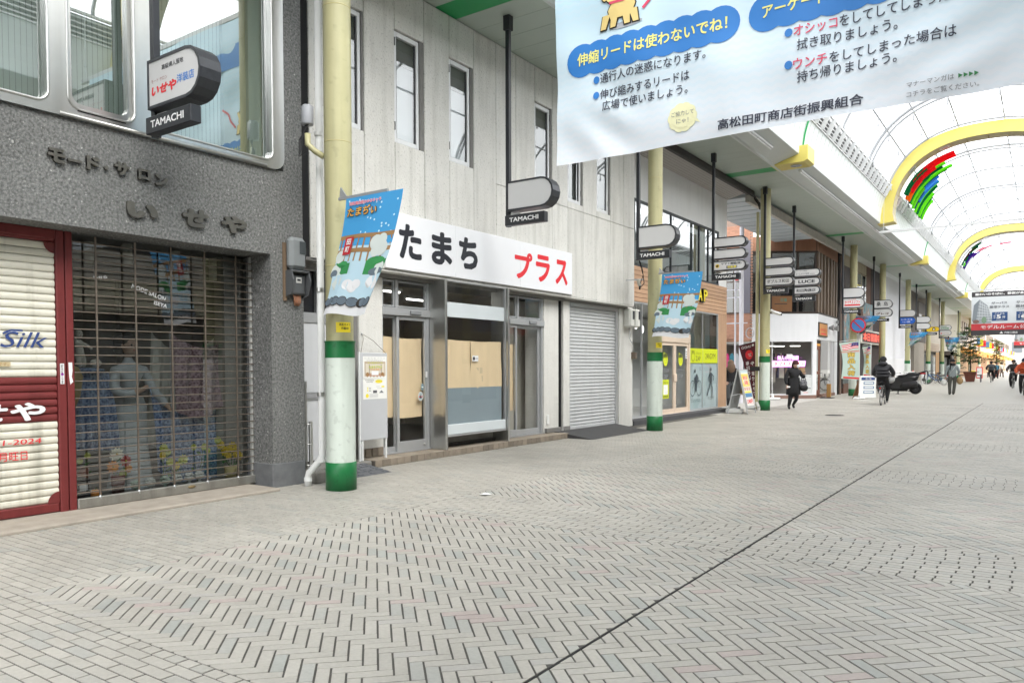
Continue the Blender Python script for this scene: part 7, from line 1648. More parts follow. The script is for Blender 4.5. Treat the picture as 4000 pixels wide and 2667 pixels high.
# ------------------------------------------------------------------ large pale banner across the street
def bannermat():
    m = bpy.data.materials.new('banner_print'); m.use_nodes = True; n = m.node_tree.nodes; l = m.node_tree.links; b = n['Principled BSDF']
    g = n.new('ShaderNodeNewGeometry'); sx = n.new('ShaderNodeSeparateXYZ'); l.new(g.outputs['Position'], sx.inputs[0])
    mr = n.new('ShaderNodeMapRange'); l.new(sx.outputs['Z'], mr.inputs[0]); mr.inputs[1].default_value = 4.0; mr.inputs[2].default_value = 6.0
    cr = n.new('ShaderNodeValToRGB'); l.new(mr.outputs[0], cr.inputs[0]); e = cr.color_ramp.elements; e[0].color = (.74, .77, .82, 1); e[1].color = (.52, .74, .86, 1)
    # small zigzag wave print
    def math_(op, a, b2=None, v2=None):
        q = n.new('ShaderNodeMath'); q.operation = op; l.new(a, q.inputs[0])
        if b2 is not None: l.new(b2, q.inputs[1])
        if v2 is not None: q.inputs[1].default_value = v2
        return q.outputs[0]
    s1 = math_('SINE', math_('MULTIPLY', sx.outputs['X'], v2=52.0)); s2 = math_('MULTIPLY', s1, v2=.9)
    s3 = math_('SINE', math_('ADD', math_('MULTIPLY', sx.outputs['Z'], v2=75.0), s2)); s4 = math_('GREATER_THAN', s3, v2=.1)
    fade = math_('MULTIPLY', s4, math_('MULTIPLY', mr.outputs[0], v2=.55)); fade2 = math_('ADD', fade, math_('MULTIPLY', s4, v2=.16))
    mx = n.new('ShaderNodeMix'); mx.data_type = 'RGBA'; l.new(fade2, mx.inputs[0]); l.new(cr.outputs[0], mx.inputs[6]); mx.inputs[7].default_value = (.58, .74, .84, 1)
    l.new(mx.outputs[2], b.inputs['Base Color']); b.inputs['Roughness'].default_value = .5
    return m
YBN = 8.15
def wr_(x, z):
    return .014 * math.sin(1.7 * x + 2.2 * z) + .010 * math.sin(3.1 * x - 4.3 * z + 1) + .007 * math.sin(7.3 * x + 2.9 * z) + .006 * math.sin(2.2 * x + 9.0 * z) + .02 * math.exp(-((x + 4.3) ** 2 + (z - 4.25) ** 2) * 6) * math.sin(9 * x + 11 * z) + .016 * math.exp(-((x + .8) ** 2 + (z - 4.3) ** 2) * 3) * math.sin(6 * x - 13 * z)
bn = thing('street_banner', (-2, YBN, 3.92), 'huge pale blue dog manners banner with yellow and black Japanese text hung across the street', 'banner')
PBn = lambda u, v, n=0.: (u, YBN - 2.2 * n + wr_(u, v) + .0005, v)
b_ = MB(); NX, NZ = 90, 56; ZT2 = 7.36; v = [PBn(-5.0 + 6.0 * j / NX, 3.92 + (ZT2 - 3.92) * i / NZ) for i in range(NZ + 1) for j in range(NX + 1)]
b_.add(v, [(i * (NX + 1) + j, i * (NX + 1) + j + 1, (i + 1) * (NX + 1) + j + 1, (i + 1) * (NX + 1) + j) for i in range(NZ) for j in range(NX)], bannermat(), True); obj('cloth', b_, bn)
bblu = M('banner_blue', (.035, .20, .56), .5); byel = M('banner_yellow', (.84, .80, .24), .5); bred = M('banner_red', (.68, .07, .14), .5); bbk = M('banner_black', (.03, .035, .06), .5)
b_ = MB()
for u in (-4.2, -1.6): rect(b_, PBn, u - .7, 6.55, u + 1.5, 6.95, bblu, 2)
obj('title_band', b_, bn)
def bdisc(b_, u0, v0, ru, rv, m, lay):
    n, K = 24, 5; pts = [PBn(u0, v0, .0012 * lay)] + [PBn(u0 + ru * k / K * math.cos(2 * math.pi * i / n), v0 + rv * k / K * math.sin(2 * math.pi * i / n), .0012 * lay) for k in range(1, K + 1) for i in range(n)]
    b_.add(pts, [(0, 1 + i, 1 + (i + 1) % n) for i in range(n)] + [(1 + k * n + i, 1 + (k + 1) * n + i, 1 + (k + 1) * n + (i + 1) % n, 1 + k * n + (i + 1) % n) for k in range(K - 1) for i in range(n)], m, True)
for u0, u1, lab in ((-4.64, -2.93, 'a'), (-2.43, -.95, 'b')):
    b_ = MB(); n = 9 if lab == 'a' else 8
    for k in range(n): bdisc(b_, u0 + (u1 - u0) * k / (n - 1), 5.118, .205, .197, bblu, 2 + .05 * k)
    obj('text_bubble', b_, bn)
B = MB(); T = lambda t, u, v_, w_, h, m, off=.012, lay=4: text(B, t, u, v_, w_, h, m, off, PBn, lay=lay)
T('伸縮リードは使わないでね！', -4.70, 5.052, 1.84, .155, byel, .03)
T('通行人の迷惑になります。', -4.39, 4.79, 1.30, .115, bbk); T('伸び縮みするリードは', -4.39, 4.605, 1.11, .115, bbk); T('広場で使いましょう。', -4.36, 4.462, 1.06, .115, bbk)
T('アーケード', -2.49, 5.065, .64, .13, byel, .03)
T('オシッコ', -2.165, 4.795, .415, .11, bred, .018); T('をしてしてしまった', -1.73, 4.797, .95, .108, bbk); T('拭き取りましょう。', -2.13, 4.645, .92, .115, bbk)
T('ウンチ', -2.165, 4.46, .325, .11, bred, .018); T('をしてしまった場合は', -1.82, 4.456, 1.10, .115, bbk); T('持ち帰りましょう。', -2.128, 4.324, .92, .115, bbk)
T('マナーマンガは', -1.123, 4.066, .39, .05, greyink, .0); T('▶▶▶▶', -.70, 4.07, .16, .04, greenink, .0); T('コチラをご覧ください。', -1.122, 3.972, .585, .052, greyink, .0)
T('高松田町商店街振興組合', -2.95, 3.987, 1.45, .112, bbk, .03)
obj('banner_lettering', B, bn)
B = MB()
for u, v_ in ((-4.44, 4.845), (-4.44, 4.662), (-2.215, 4.848), (-2.212, 4.518)): disc(B, PBn, u, v_, .04, .043, bblu, 4, 16)
obj('bullet', B, bn)
B = MB(); bal = M('balloon_yellow', (.78, .76, .48), .5)
for k in range(10): a = 2 * math.pi * k / 10; disc(B, PBn, -3.355 + .105 * math.cos(a), 4.205 + .10 * math.sin(a), .068, .066, bal, 3, 14)
disc(B, PBn, -3.355, 4.205, .12, .12, bal, 4, 16); poly(B, PBn, [(-3.21, 4.14), (-3.19, 4.17), (-3.14, 4.11)], bal, 4)
text(B, 'ご協力して', -3.48, 4.22, .26, .055, greyink, .0, PBn, lay=6); text(B, 'にゃ！', -3.42, 4.135, .14, .055, greyink, .0, PBn, lay=6); obj('speech_balloon', B, bn)
B = MB(); dgc = M('dog_yellow', (.78, .6, .24), .5); dko = M('dog_outline', (.03, .025, .02), .5)
def dogshape(g, m, lay):
    poly(B, PBn, [(-4.25 - g, 5.50), (-4.12, 5.50 - g), (-3.98 + g, 5.50), (-3.93 + g, 5.62), (-3.97, 5.70 + g), (-4.22, 5.70 + g), (-4.28 - g, 5.6)], m, lay)
    for u, s_ in ((-4.30, -.05), (-4.19, -.03), (-4.05, .02), (-3.96, .04)): poly(B, PBn, [(u - .035 - g + s_, 5.405 - g), (u + .035 + g + s_, 5.405 - g), (u + .05 + g, 5.56), (u - .05 - g, 5.56)], m, lay)
    disc(B, PBn, -4.16, 5.80, .16 + g, .14 + g, m, lay, 18); poly(B, PBn, [(-3.96 - g, 5.62), (-3.88 + g, 5.76 + g), (-3.93 - g, 5.78 + g), (-4.0, 5.68)], m, lay)
    for s_ in (-1, 1): disc(B, PBn, -4.16 + s_ * .16, 5.82, .045 + g, .10 + g, m, lay, 12)
disc(B, PBn, -4.05, 5.405, .21, .035, M('dog_shadow_print', (.42, .44, .48), .5), 3, 18)
dogshape(.014, dko, 4); dogshape(0, dgc, 6)
disc(B, PBn, -4.20, 5.80, .014, .018, dko, 8, 8); disc(B, PBn, -4.11, 5.80, .014, .018, dko, 8, 8); disc(B, PBn, -4.155, 5.765, .02, .014, dko, 8, 8); poly(B, PBn, [(-4.26, 5.70), (-4.06, 5.70), (-4.06, 5.67), (-4.26, 5.67)][::-1], bred, 8); obj('dog_drawing', B, bn)
B = MB(); stroke(B, PBn, [(-3.84, 5.53), (-3.70, 5.66), (-3.62, 5.8), (-3.45, 5.9)], .035, bred, 4); obj('leash_drawing', B, bn)

# model room banner
def modelbanner(y, x0, lab):
    t = thing('model_room_banner', (x0 + 2.55, y, 3.6), lab, 'banner', 'model room advertising banners')
    P = lambda u, v, n=0.: (x0 + u, y - 6 * n + .05 * math.sin(1.3 * u + .8 * v) * (7 - v) / 3, v)
    def g(u0, u1, v0, v1, m, lay=0, nu=16, nv=6): B.add([P(u0 + (u1 - u0) * j / nu, v0 + (v1 - v0) * i / nv, .0012 * lay) for i in range(nv + 1) for j in range(nu + 1)], [(i * (nu + 1) + j, i * (nu + 1) + j + 1, (i + 1) * (nu + 1) + j + 1, (i + 1) * (nu + 1) + j) for i in range(nv) for j in range(nu)], m, True)
    bw_ = M('mb_white', (.66, .69, .72), .6); bk_ = M('mb_black', (.06, .055, .06), .6); brr = M('mb_red', (.55, .05, .06), .6); bn_ = M('mb_navy', (.03, .08, .22), .6); bg_ = M('mb_grey', (.22, .25, .28), .6)
    B = MB(); g(0, 5.1, 6.38, 6.75, bk_); g(0, 5.1, 4.44, 6.38, bw_); g(0, 5.1, 3.97, 4.44, brr); g(0, 5.1, 3.6, 3.97, bk_); obj('cloth', B, t)
    B = MB(); text(B, '賑わいのそばに、静寂が息づく新たな', .22, 6.48, 4.2, .19, wink, .05, P, lay=2); text(B, 'モデルルーム公開中', .6, 4.06, 3.5, .27, wink, .02, P, lay=2); poly(B, P, [(1.75, 3.7), (1.99, 3.7), (1.87, 3.87)], wink, 2); text(B, '穴吹工務店', 2.05, 3.69, .8, .16, wink, .03, P, lay=2); obj('white_lettering', B, t)
    B = MB(); text(B, 'サーパス', 1.25, 5.82, .95, .18, greyink, .04, P, lay=2); text(B, '藤塚テラス', 1.12, 5.53, 1.2, .2, greyink, .04, P, lay=2); text(B, 'サーパス', 2.75, 5.82, .95, .18, greyink, .04, P, lay=2); text(B, '栗林公園', 2.7, 5.53, 1.1, .2, greyink, .04, P, lay=2); text(B, 'ミッドグラン', 2.8, 5.38, .85, .12, greyink, .02, P, lay=2); obj('grey_lettering', B, t)
    for u, d in ((1.28, '5'), (2.75, '6')):
        B = MB(); rect(B, P, u, 4.62, u + .95, 5.25, bn_, 2); text(B, 'ここから', u + .18, 5.07, .58, .12, wink, .03, P, lay=4); text(B, '徒', u + .1, 4.92, .12, .1, wink, .02, P, lay=4); text(B, '歩', u + .1, 4.79, .12, .1, wink, .02, P, lay=4); text(B, d, u + .28, 4.78, .27, .27, wink, .06, P, lay=4); text(B, '分', u + .62, 4.8, .2, .18, wink, .03, P, lay=4); text(B, '(約400m)', u + .25, 4.66, .45, .07, wink, .0, P, lay=4); obj('time_panel', B, t)
    for u in (.05, 3.75):
        B = MB(); poly(B, P, [(u, 4.62), (u + .25, 4.6), (u + .45, 6.2), (u + .1, 5.8)], bg_, 2); poly(B, P, [(u + .25, 4.6), (u + 1.25, 4.65), (u + .95, 5.75), (u + .45, 6.2)], M('mb_grey2', (.33, .36, .39), .6), 2)
        for k in range(6): stroke(B, P, [(u + .27 + .03 * k, 4.8 + .23 * k), (u + 1.2 - .05 * k, 4.83 + .16 * k)], .03, bw_, 3)
        for k in range(4): stroke(B, P, [(u + .42 + .2 * k, 4.65), (u + .52 + .12 * k, 6.1 - .13 * k)], .02, bw_, 3)
        disc(B, P, u + .75, 4.7, .16, .25, M('mb_tree', (.2, .3, .2), .6), 4, 12); disc(B, P, u + .25, 4.6, .2, .13, M('mb_plant', (.25, .15, .13), .6), 4, 12); rect(B, P, u + .05, 4.5, u + 1.2, 4.58, bg_, 4)
        obj('tower_drawing', B, t)
    return t
modelbanner(65.32, -4.54, 'black, white and red apartment banner hung across the middle of the arcade')
modelbanner(118, -3.45, 'small far repeat of the apartment banner behind the nearer one')
crossbar(118.0, 6.9, 'very far white cross bar holding the small repeated apartment banner')

# ------------------------------------------------------------------ nobori flags and boards on the pavement
mint = M('nobori_mint', (.50, .62, .55), .75); maroon = M('nobori_maroon', (.10, .018, .028), .75); goldt = M('nobori_gold', (.66, .48, .1), .6)
def nobori(x, y, wd, z0, z1, lab, base, dx=0., twist=.05):
    t = thing('nobori_flag', (x, y, 0), lab, 'flag', 'pale green nobori flags of the clothes shop')
    p_ = MB(); p_.cyl((x, y, .08), (x, y, z1 + .06), .014, white, n=8); p_.cyl((x + .02, y, z1 + .04), (x - wd, y, z1 - .04), .010, white, n=6); obj('pole', p_, t)
    p_ = MB(); p_.box(x - .24, x + .24, y - .09, y + .09, .0, .07, white, .03); p_.box(x - .09, x + .09, y - .22, y + .22, .0, .07, white, .03); p_.lathe([(.05, 0), (.035, .14), (.02, .2)], (x, y, .06), white, 10); obj('base', p_, t)
    F = lambda u, v, n=0.: (x - wd * (1 - .12 * math.sin(3 * v)) * (1 - u) + dx * v * (1 - u), y - n + twist * math.sin(5 * v + 3 * u) * (1 - u) - .05, z1 - .03 - (z1 - z0) * v - .08 * (1 - u) * (1 - v) + .05 * v * (1 - u))
    b = MB()
    def g(u0, u1, v0, v1, m, lay, nu=8, nv=10): b.add([F(u0 + (u1 - u0) * j / nu, v0 + (v1 - v0) * i / nv, .0015 * lay) for i in range(nv + 1) for j in range(nu + 1)], [(i * (nu + 1) + j, (i + 1) * (nu + 1) + j, (i + 1) * (nu + 1) + j + 1, i * (nu + 1) + j + 1) for i in range(nv) for j in range(nu)], m, True)
    g(0, 1, 0, 1, mint, 0)
    for k in range(7):
        def s(u0, u1, m, k=k):
            nu = 10; q = []
            for j in range(nu + 1): u = u0 + (u1 - u0) * j / nu; v_ = .035 + .021 * k + .028 * math.sin(5 * u + .6) + .02 * u; q.append((u, v_))
            b.add([F(u, v_, .003) for u, v_ in q] + [F(u, v_ + .0215, .003) for u, v_ in q], [(j, nu + 1 + j, nu + 2 + j, j + 1) for j in range(nu)], m, True)
        s(.08, .95, redink if k % 2 == 0 else wink)
        if k < 4: s(.55, .95, M('flag_navy', (.05, .06, .2), .7))
    g(0, 1, .235, .26, M('nobori_coral', (.62, .25, .16), .7), 2, 8, 1); g(0, 1, .27, .285, M('nobori_pink', (.66, .42, .40), .7), 2, 8, 1)
    Pt = lambda a, c, n: F(a, 1 - c, n)
    for k, ch in enumerate('商品入荷'):
        text(b, ch, .30, .585 - k * .165, .48, .15, ink, .10, Pt, lay=3); text(b, ch, .315, .59 - k * .165, .45, .14, goldt, .05, Pt, lay=5)
    g(.1, 1, .94, .985, redink, 2, 8, 1)
    obj('cloth', b, t); return t
nobori(-6.55, 35.4, .82, .86, 2.52, 'left pale green nobori flag with gold characters and a striped flag print', None, .1, .05)
nobori(-6.48, 37.6, .36, .95, 2.38, 'right narrower pale green nobori flag turned edge on behind the white A-board', None, .05, .12)
t = thing('maroon_nobori', (-7.95, 25.6, 0), 'dark maroon nobori flag seen from behind with mirrored white lettering', 'flag')
p_ = MB(); p_.cyl((-7.93, 25.6, .06), (-7.93, 25.6, 2.3), .014, rubber, n=8); p_.cyl((-7.9, 25.6, 2.26), (-8.52, 25.6, 2.12), .01, rubber, n=6); obj('pole', p_, t)
p_ = MB(); p_.box(-8.2, -7.68, 25.45, 25.75, 0, .07, white, .03); obj('base', p_, t)
FM = lambda u, v, n=0.: (-7.95 - (.56 - .5 * v ** 1.1) * (1 - u) , 25.58 - n + .06 * math.sin(4 * v + 3 * u) * (1 - u), 2.24 - .13 * (1 - u) * (1 - v) - 1.9 * v)
b = MB(); nu, nv = 10, 16
b.add([FM(j / nu, i / nv) for i in range(nv + 1) for j in range(nu + 1)], [(i * (nu + 1) + j, (i + 1) * (nu + 1) + j, (i + 1) * (nu + 1) + j + 1, i * (nu + 1) + j + 1) for i in range(nv) for j in range(nu)], maroon, True)
Pm = lambda a, c, n: FM(a, 1 - c, n)
text(b, 'LINDO', .12, .925, .6, .045, wink, .02, Pm, lay=2, mirror=True); disc(b, Pm, .84, .955, .07, .022, wink, 2, 10); disc(b, Pm, .55, .80, .28, .085, redink, 2, 20); text(b, '20%', .38, .765, .34, .06, M('pale_red', (.75, .45, .4), .6), .03, Pm, lay=3, mirror=True)
for k, ch in enumerate('やめませんか？'): text(b, ch, .62, .60 - k * .09, .3, .07, wink, .03, Pm, lay=2, mirror=True)
for k, ch in enumerate('毎日のレ'): text(b, ch, .18, .62 - k * .09, .3, .07, wink, .03, Pm, lay=2, mirror=True)
obj('cloth', b, t)
# advertising A-board at the side street
ab = thing('a_board', (-7.58, 23.1, 0), 'grey metal A-board with a yellow priced poster beside the side street', 'sign board')
am = M('aboard_grey', (.52, .53, .54), .45, .3, var=.05, vs=5)
b_ = MB()
for y in (22.74, 23.52):
    b_.bar((-7.9, y, 0), (-7.6, y, 1.33), .035, .03, am); b_.bar((-7.28, y, 0), (-7.57, y, 1.33), .035, .03, am)
b_.bar((-7.9, 22.74, .02), (-7.9, 23.52, .02), .03, .03, am); b_.bar((-7.29, 22.74, .2), (-7.29, 23.52, .2), .03, .03, am); b_.bar((-7.6, 22.74, 1.32), (-7.6, 23.52, 1.32), .07, .04, am); b_.bar((-7.78, 22.75, .55), (-7.42, 22.75, .62), .02, .02, am); obj('frame', b_, ab)
def slope(u, v, n=0.):   # poster plane leaning, faces +X
    return (-7.30 - .265 * v / 1.15 + n, 22.78 + u, .2 + v)
b_ = MB(); b_.prism([slope(0, 0, -.02), slope(.7, 0, -.02), slope(.7, 1.12, -.02), slope(0, 1.12, -.02)], (.018, 0, .004), M('aboard_back', (.36, .37, .38), .5)); b_.prism([(-7.87, 22.78, .15), (-7.87, 23.48, .15), (-7.62, 23.48, 1.3), (-7.62, 22.78, 1.3)], (.015, 0, 0), M('aboard_back', (.36, .37, .38), .5)); obj('panel', b_, ab)
b_ = MB(); PSl = lambda u, v, n=0.: slope(u, v, n + .001)
rect(b_, PSl, .03, .04, .67, 1.1, M('ab_paper', (.75, .74, .7), .5)); rect(b_, PSl, .03, .62, .67, 1.0, M('ab_yellow', (.78, .6, .12), .5), 2); rect(b_, PSl, .03, 1.03, .67, 1.1, M('ab_sky', (.5, .6, .62), .5), 2); disc(b_, PSl, .35, .80, .25, .14, M('ab_cream', (.78, .7, .5), .5), 3); text(b_, '新生活', .16, .82, .38, .12, redink, .05, PSl, lay=4); text(b_, '応援', .2, .68, .32, .12, redink, .05, PSl, lay=4)
for k in range(3): rect(b_, PSl, .06 + k * .2, .5, .22 + k * .2, .6, M('ab_pink', (.6, .35, .3), .5), 3)
rect(b_, PSl, .05, .3, .65, .42, M('ab_blue', (.08, .22, .4), .5), 3); rect(b_, PSl, .05, .43, .65, .48, yelink, 3); text(b_, '2,980円', .08, .1, .54, .14, redink, .04, PSl, lay=3); obj('poster', b_, ab)
b_ = MB(); PBk = planeY(23.47, -7.85, .55); rect(b_, PBk, .03, .0, .22, .3, M('ab_orange', (.6, .4, .12), .5), 1); obj('inner_note', b_, ab)
wtm = M('weight_white', (.66, .66, .65), .6, var=.1, vs=8)
for k, (x, y, L_1, lab) in enumerate(((-7.75, 22.95, .5, 'white plastic weight block at the foot of the A-board'), (-8.25, 23.9, .45, 'second white weight block against the gym corner'))):
    b_ = MB(); b_.box(x - L_1 / 2, x + L_1 / 2, y - .12, y + .12, 0.0, .14, wtm, .03); b_.box(x - .05, x + .05, y - .05, y + .05, .14, .17, wtm, .01); obj('weight_block', b_, label=lab, cat='weight', base=(x, y, 0))
b_ = MB(); b_.cyl((-7.72, 25.0, .05), (-7.72, 25.0, 6.4), .05, pyel, n=10); b_.cyl((-7.72, 25.0, .25), (-7.62, 24.9, .1), .055, M('pipe_grey', (.5, .5, .48), .5), n=10); b_.cyl((-7.62, 24.9, .1), (-7.62, 24.9, 0), .055, MATS['pipe_grey'], n=10); b_.bar((-7.75, 24.9, 1.28), (-7.75, 24.9, 1.42), .04, .3, rubber); obj('side_pipe', b_, label='cream pipe running down behind the third pillar', cat='pipe', base=(-7.72, 25, 0))
sc2 = MB(); sc2.cyl((-7.3, 25.1, 3.22), (-7.2, 25.02, 3.16), .05, white, n=10); sc2.cyl((-7.2, 25.02, 3.16), (-6.95, 24.98, 3.08), .055, white, .045, 12); sc2.cyl((-6.951, 24.98, 3.08), (-6.93, 24.98, 3.077), .035, ink, n=10); obj('security_camera', sc2, label='white security camera on the right side of the third pillar', cat='camera', base=(-7.15, 25, 3.1))
# white A-board with wooden side
ab2 = thing('white_a_board', (-6.2, 36, 0), 'white A-board with four blue panels and wooden frame beside the cyclist', 'sign board')
wdn = M('wood_frame', (.30, .16, .08), .6, var=.12, vs=8)
b_ = MB(); b_.prism([(-6.60, 35.6, .05), (-6.0, 36.0, .05), (-6.02, 36.2, 1.0), (-6.60, 35.82, 1.0)], (-.02, .03, 0), white); obj('front_panel', b_, ab2)
b_ = MB(); b_.bar((-6.62, 35.6, 0), (-6.61, 35.84, 1.0), .04, .04, wdn); b_.bar((-6.95, 36.2, 0), (-6.61, 35.9, 1.0), .04, .04, wdn); b_.prism([(-6.93, 36.2, .1), (-6.3, 36.6, .1), (-6.05, 36.3, .97), (-6.62, 35.93, .97)], (0, .02, 0), wdn); obj('frame', b_, ab2)
def Pa(u, v, n=0.): s_ = v / .95; return (-6.60 + .6 * u - .015 * s_ + .5 * n, 35.59 + .4 * u + .21 * s_ - n, .05 + v)
b_ = MB(); rect(b_, Pa, .12, .76, .92, .88, dkblue, 4); text(b_, '洗い物', .36, .79, .34, .06, wink, .03, Pa, lay=6)
for k, v_ in enumerate((.58, .39, .19)): rect(b_, Pa, .26, v_, .88, v_ + .11, M('ab2_blue', (.12, .22, .36), .5), 4); rect(b_, Pa, .31, v_ + .03, .82, v_ + .08, wink, 6)
obj('print', b_, ab2)
t = thing('flag_stand', (-9.42, 32.9, 0), 'white flag pole with square white base standing outside the corner shop pane', 'stand')
b_ = MB(); b_.cyl((-9.5, 32.9, .1), (-9.52, 32.9, 2.6), .015, white, n=8)
for z in (.9, 1.5, 2.1): b_.box(-9.53, -9.48, 32.88, 32.92, z, z + .03, white)
obj('pole', b_, t); b_ = MB(); b_.box(-9.66, -9.2, 32.7, 33.1, 0, .1, white, .03); b_.lathe([(.07, 0), (.04, .12), (.02, .16)], (-9.48, 32.9, .1), white, 10); obj('base', b_, t)
# ------------------------------------------------------------------ people, bicycles, motorcycle, plants
fair = M('skin', (.50, .33, .25), .5)
blk = M('black_cloth', (.016, .016, .018), .85, var=.15, vs=14); puff = M('black_puffer', (.02, .02, .024), .6); gjk = M('grey_jacket', (.26, .30, .31), .8, var=.08, vs=12); olv = M('olive_trousers', (.085, .085, .075), .85, var=.1, vs=14); orj = M('orange_puffer', (.58, .10, .035), .65); dgj = M('dark_grey_jacket', (.07, .075, .08), .8); shoe = M('black_shoe', (.012, .012, .013), .5); whs = M('white_shoe', (.7, .7, .7), .5); masks = M('white_mask', (.82, .83, .84), .6); maroonh = M('dark_red_hat', (.05, .012, .016), .85)
def hand(mb, c, d, m=fair, s=1.0, curl=.5):
    """palm with four unequal curled fingers and a thumb; d is the direction the fingers point"""
    c = Vector(c); d = Vector(d).normalized(); u = Vector((0, 0, 1)) if abs(d.z) < .9 else Vector((0, 1, 0)); a = d.cross(u).normalized(); b = a.cross(d)
    mb.ball(c + d * .035 * s, (.036 * s, .030 * s, .040 * s), m, 8, 6)
    for k, L in enumerate((.062, .072, .068, .052)):
        p = c + d * .065 * s + a * ((k - 1.5) * .018 * s); q = p + d * (L * .5 * s) - b * (.006 * s); r = q + (d * (1 - curl) - b * curl) * (L * .6 * s); mb.tube([p, q, r], [.0095 * s, .0085 * s, .007 * s], m, 6)
    p = c + d * .02 * s + a * .035 * s; mb.tube([p, p + (d * .6 + a * .5 - b * .3) * .035 * s, p + (d * 1.2 + a * .45 - b * .7) * .05 * s], [.011 * s, .0095 * s, .008 * s], m, 6)
def person(loc, rz, nodes, edges, headc, headr, fwd, skinm, hands, label, extras=(), group=None, sub=2):
    t = thing('person', loc, label, 'person', group)
    b = skinmesh(nodes, edges, sub)
    head(b, headc, headr, skinm, fwd=fwd)
    for h in hands: hand(b, *h)
    place(b, loc, rz); obj('body', b, t)
    for nm, fn in extras:
        e = MB(); fn(e); place(e, loc, rz); obj(nm, e, t)
    return t
def cap(mb, c, r, m, zf=.2, drop=.0, n=12):
    v = []; k = 6
    for i in range(k + 1):
        ph = math.pi / 2 * i / k - drop
        for j in range(n): a = 2 * math.pi * j / n; v.append((c[0] + r * math.cos(ph) * math.cos(a), c[1] + r * math.cos(ph) * math.sin(a), c[2] + r * 1.15 * math.sin(ph) + zf * r))
    mb.add(v, [(i * n + j, i * n + (j + 1) % n, (i + 1) * n + (j + 1) % n, (i + 1) * n + j) for i in range(k) for j in range(n)], m, True)
CR = .609     # local x = to the right as the camera sees it, local y = away from the camera
# --- woman in black with a mask
W = (-6.80, 25.9, 0)
N_ = [((.02, .02, .86), (.17, .13), blk), ((.03, .02, 1.08), (.17, .13), blk), ((.04, .03, 1.24), (.175, .12), blk), ((.055, .02, 1.36), (.065, .06), blk),
      ((-.15, .03, 1.27), .075, blk), ((-.25, .02, 1.02), .07, blk), ((-.235, -.08, .83), .052, blk),
      ((.20, .02, 1.26), .075, blk), ((.335, .0, 1.05), .068, blk), ((.325, -.10, 1.13), .05, blk),
      ((.0, .02, .60), (.175, .14), blk), ((-.08, .0, .46), .085, blk), ((-.12, -.03, .28), .066, blk), ((-.145, -.0, .10), .045, shoe), ((-.15, -.10, .045), .04, shoe),
      ((.10, -.05, .47), .085, blk), ((.10, .0, .32), .062, blk), ((.045, .14, .15), .046, shoe), ((.06, .06, .055), .04, shoe)]
E_ = [(0, 1), (1, 2), (2, 3), (2, 4), (4, 5), (5, 6), (2, 7), (7, 8), (8, 9), (0, 10), (10, 11), (11, 12), (12, 13), (13, 14), (10, 15), (15, 16), (16, 17), (17, 18)]
def wo_coat(e):
    n = 24; pf = [(.19, .15, 1.05), (.205, .165, .9), (.225, .18, .7), (.235, .185, .5), (.22, .17, .49)]; v = []
    for rx, ry, z in pf:
        for j in range(n): a = 2 * math.pi * j / n; k = 1 + .05 * math.sin(5 * a + 2 * z); v.append((.015 + rx * k * math.cos(a), .02 + ry * k * math.sin(a), z))
    e.add(v, [(i * n + j, i * n + (j + 1) % n, (i + 1) * n + (j + 1) % n, (i + 1) * n + j) for i in range(len(pf) - 1) for j in range(n)], blk, True)
person(W, CR, N_, E_, (.075, .0, 1.47), .098, (.72, -.7), fair, [((-.235, -.10, .80), (-.1, -.3, -1)), ((.325, -.12, 1.16), (-.2, -.3, 1))], 'person in long black coat, white face mask and dark cap walking past the neon window',
       [('coat_skirt', wo_coat), ('hat', lambda e: cap(e, (.07, .01, 1.50), .112, maroonh, .0, .1)), ('hair', lambda e: e.ball((.04, .05, 1.45), (.09, .08, .09), maroonh, 10, 7)), ('face_mask', lambda e: e.ball((.075 + .06, -.058, 1.43), (.06, .055, .055), masks, 10, 7)), ('hood', lambda e: e.ball((.05, .08, 1.33), (.14, .09, .06), blk, 12, 6))])
bg = MB(); bagm = florm('bag_weave', (.02, .02, .025), (.2, .2, .22), 40); bag2 = M('bag_black', (.015, .015, .017), .6)
bg.ball((.29, -.12, .86), (.125, .06, .15), bagm, 14, 8); bg.ball((.30, -.12, .72), (.145, .085, .12), bag2, 14, 8); bg.tube([(.20, -.12, .95), (.25, -.11, 1.10), (.33, -.08, 1.12), (.37, -.12, .95)], .012, bag2, 6)
place(bg, W, CR); obj('handbag', bg, label='black handbag with woven grey panel hanging from the arm of the person in black', cat='bag', base=(W[0] + .3, W[1], .6))
ph = MB(); ph.box(-.27, -.17, -.19, -.175, .735, .775, masks); place(ph, W, CR); obj('phone', ph, label='small white phone in the left hand of the person in black', cat='phone', base=(W[0] - .2, W[1] - .2, .73))
# --- walker with grey jacket, seen from behind
K = (-3.70, 42.5, 0)
N_ = [((0, 0, .95), (.16, .12), gjk), ((0, 0, 1.15), (.17, .12), gjk), ((0, 0, 1.36), (.18, .12), gjk), ((.0, .0, 1.48), (.07, .065), blk), ((-.19, 0, 1.37), .075, gjk), ((-.27, -.02, 1.12), .065, gjk), ((-.29, .0, .90), .05, gjk), ((.19, 0, 1.37), .075, gjk), ((.28, -.02, 1.12), .066, gjk), ((.25, .12, 1.0), .05, gjk),
      ((-.09, 0, .82), .105, olv), ((-.105, .03, .48), .085, olv), ((-.10, -.02, .10), .07, olv), ((-.1, .09, .04), .045, shoe), ((.10, 0, .82), .105, olv), ((.09, -.0, .48), .085, olv), ((.05, -.05, .12), .07, olv), ((.05, .06, .04), .045, shoe)]
E_ = [(0, 1), (1, 2), (2, 3), (2, 4), (4, 5), (5, 6), (2, 7), (7, 8), (8, 9), (0, 10), (10, 11), (11, 12), (12, 13), (0, 14), (14, 15), (15, 16), (16, 17)]
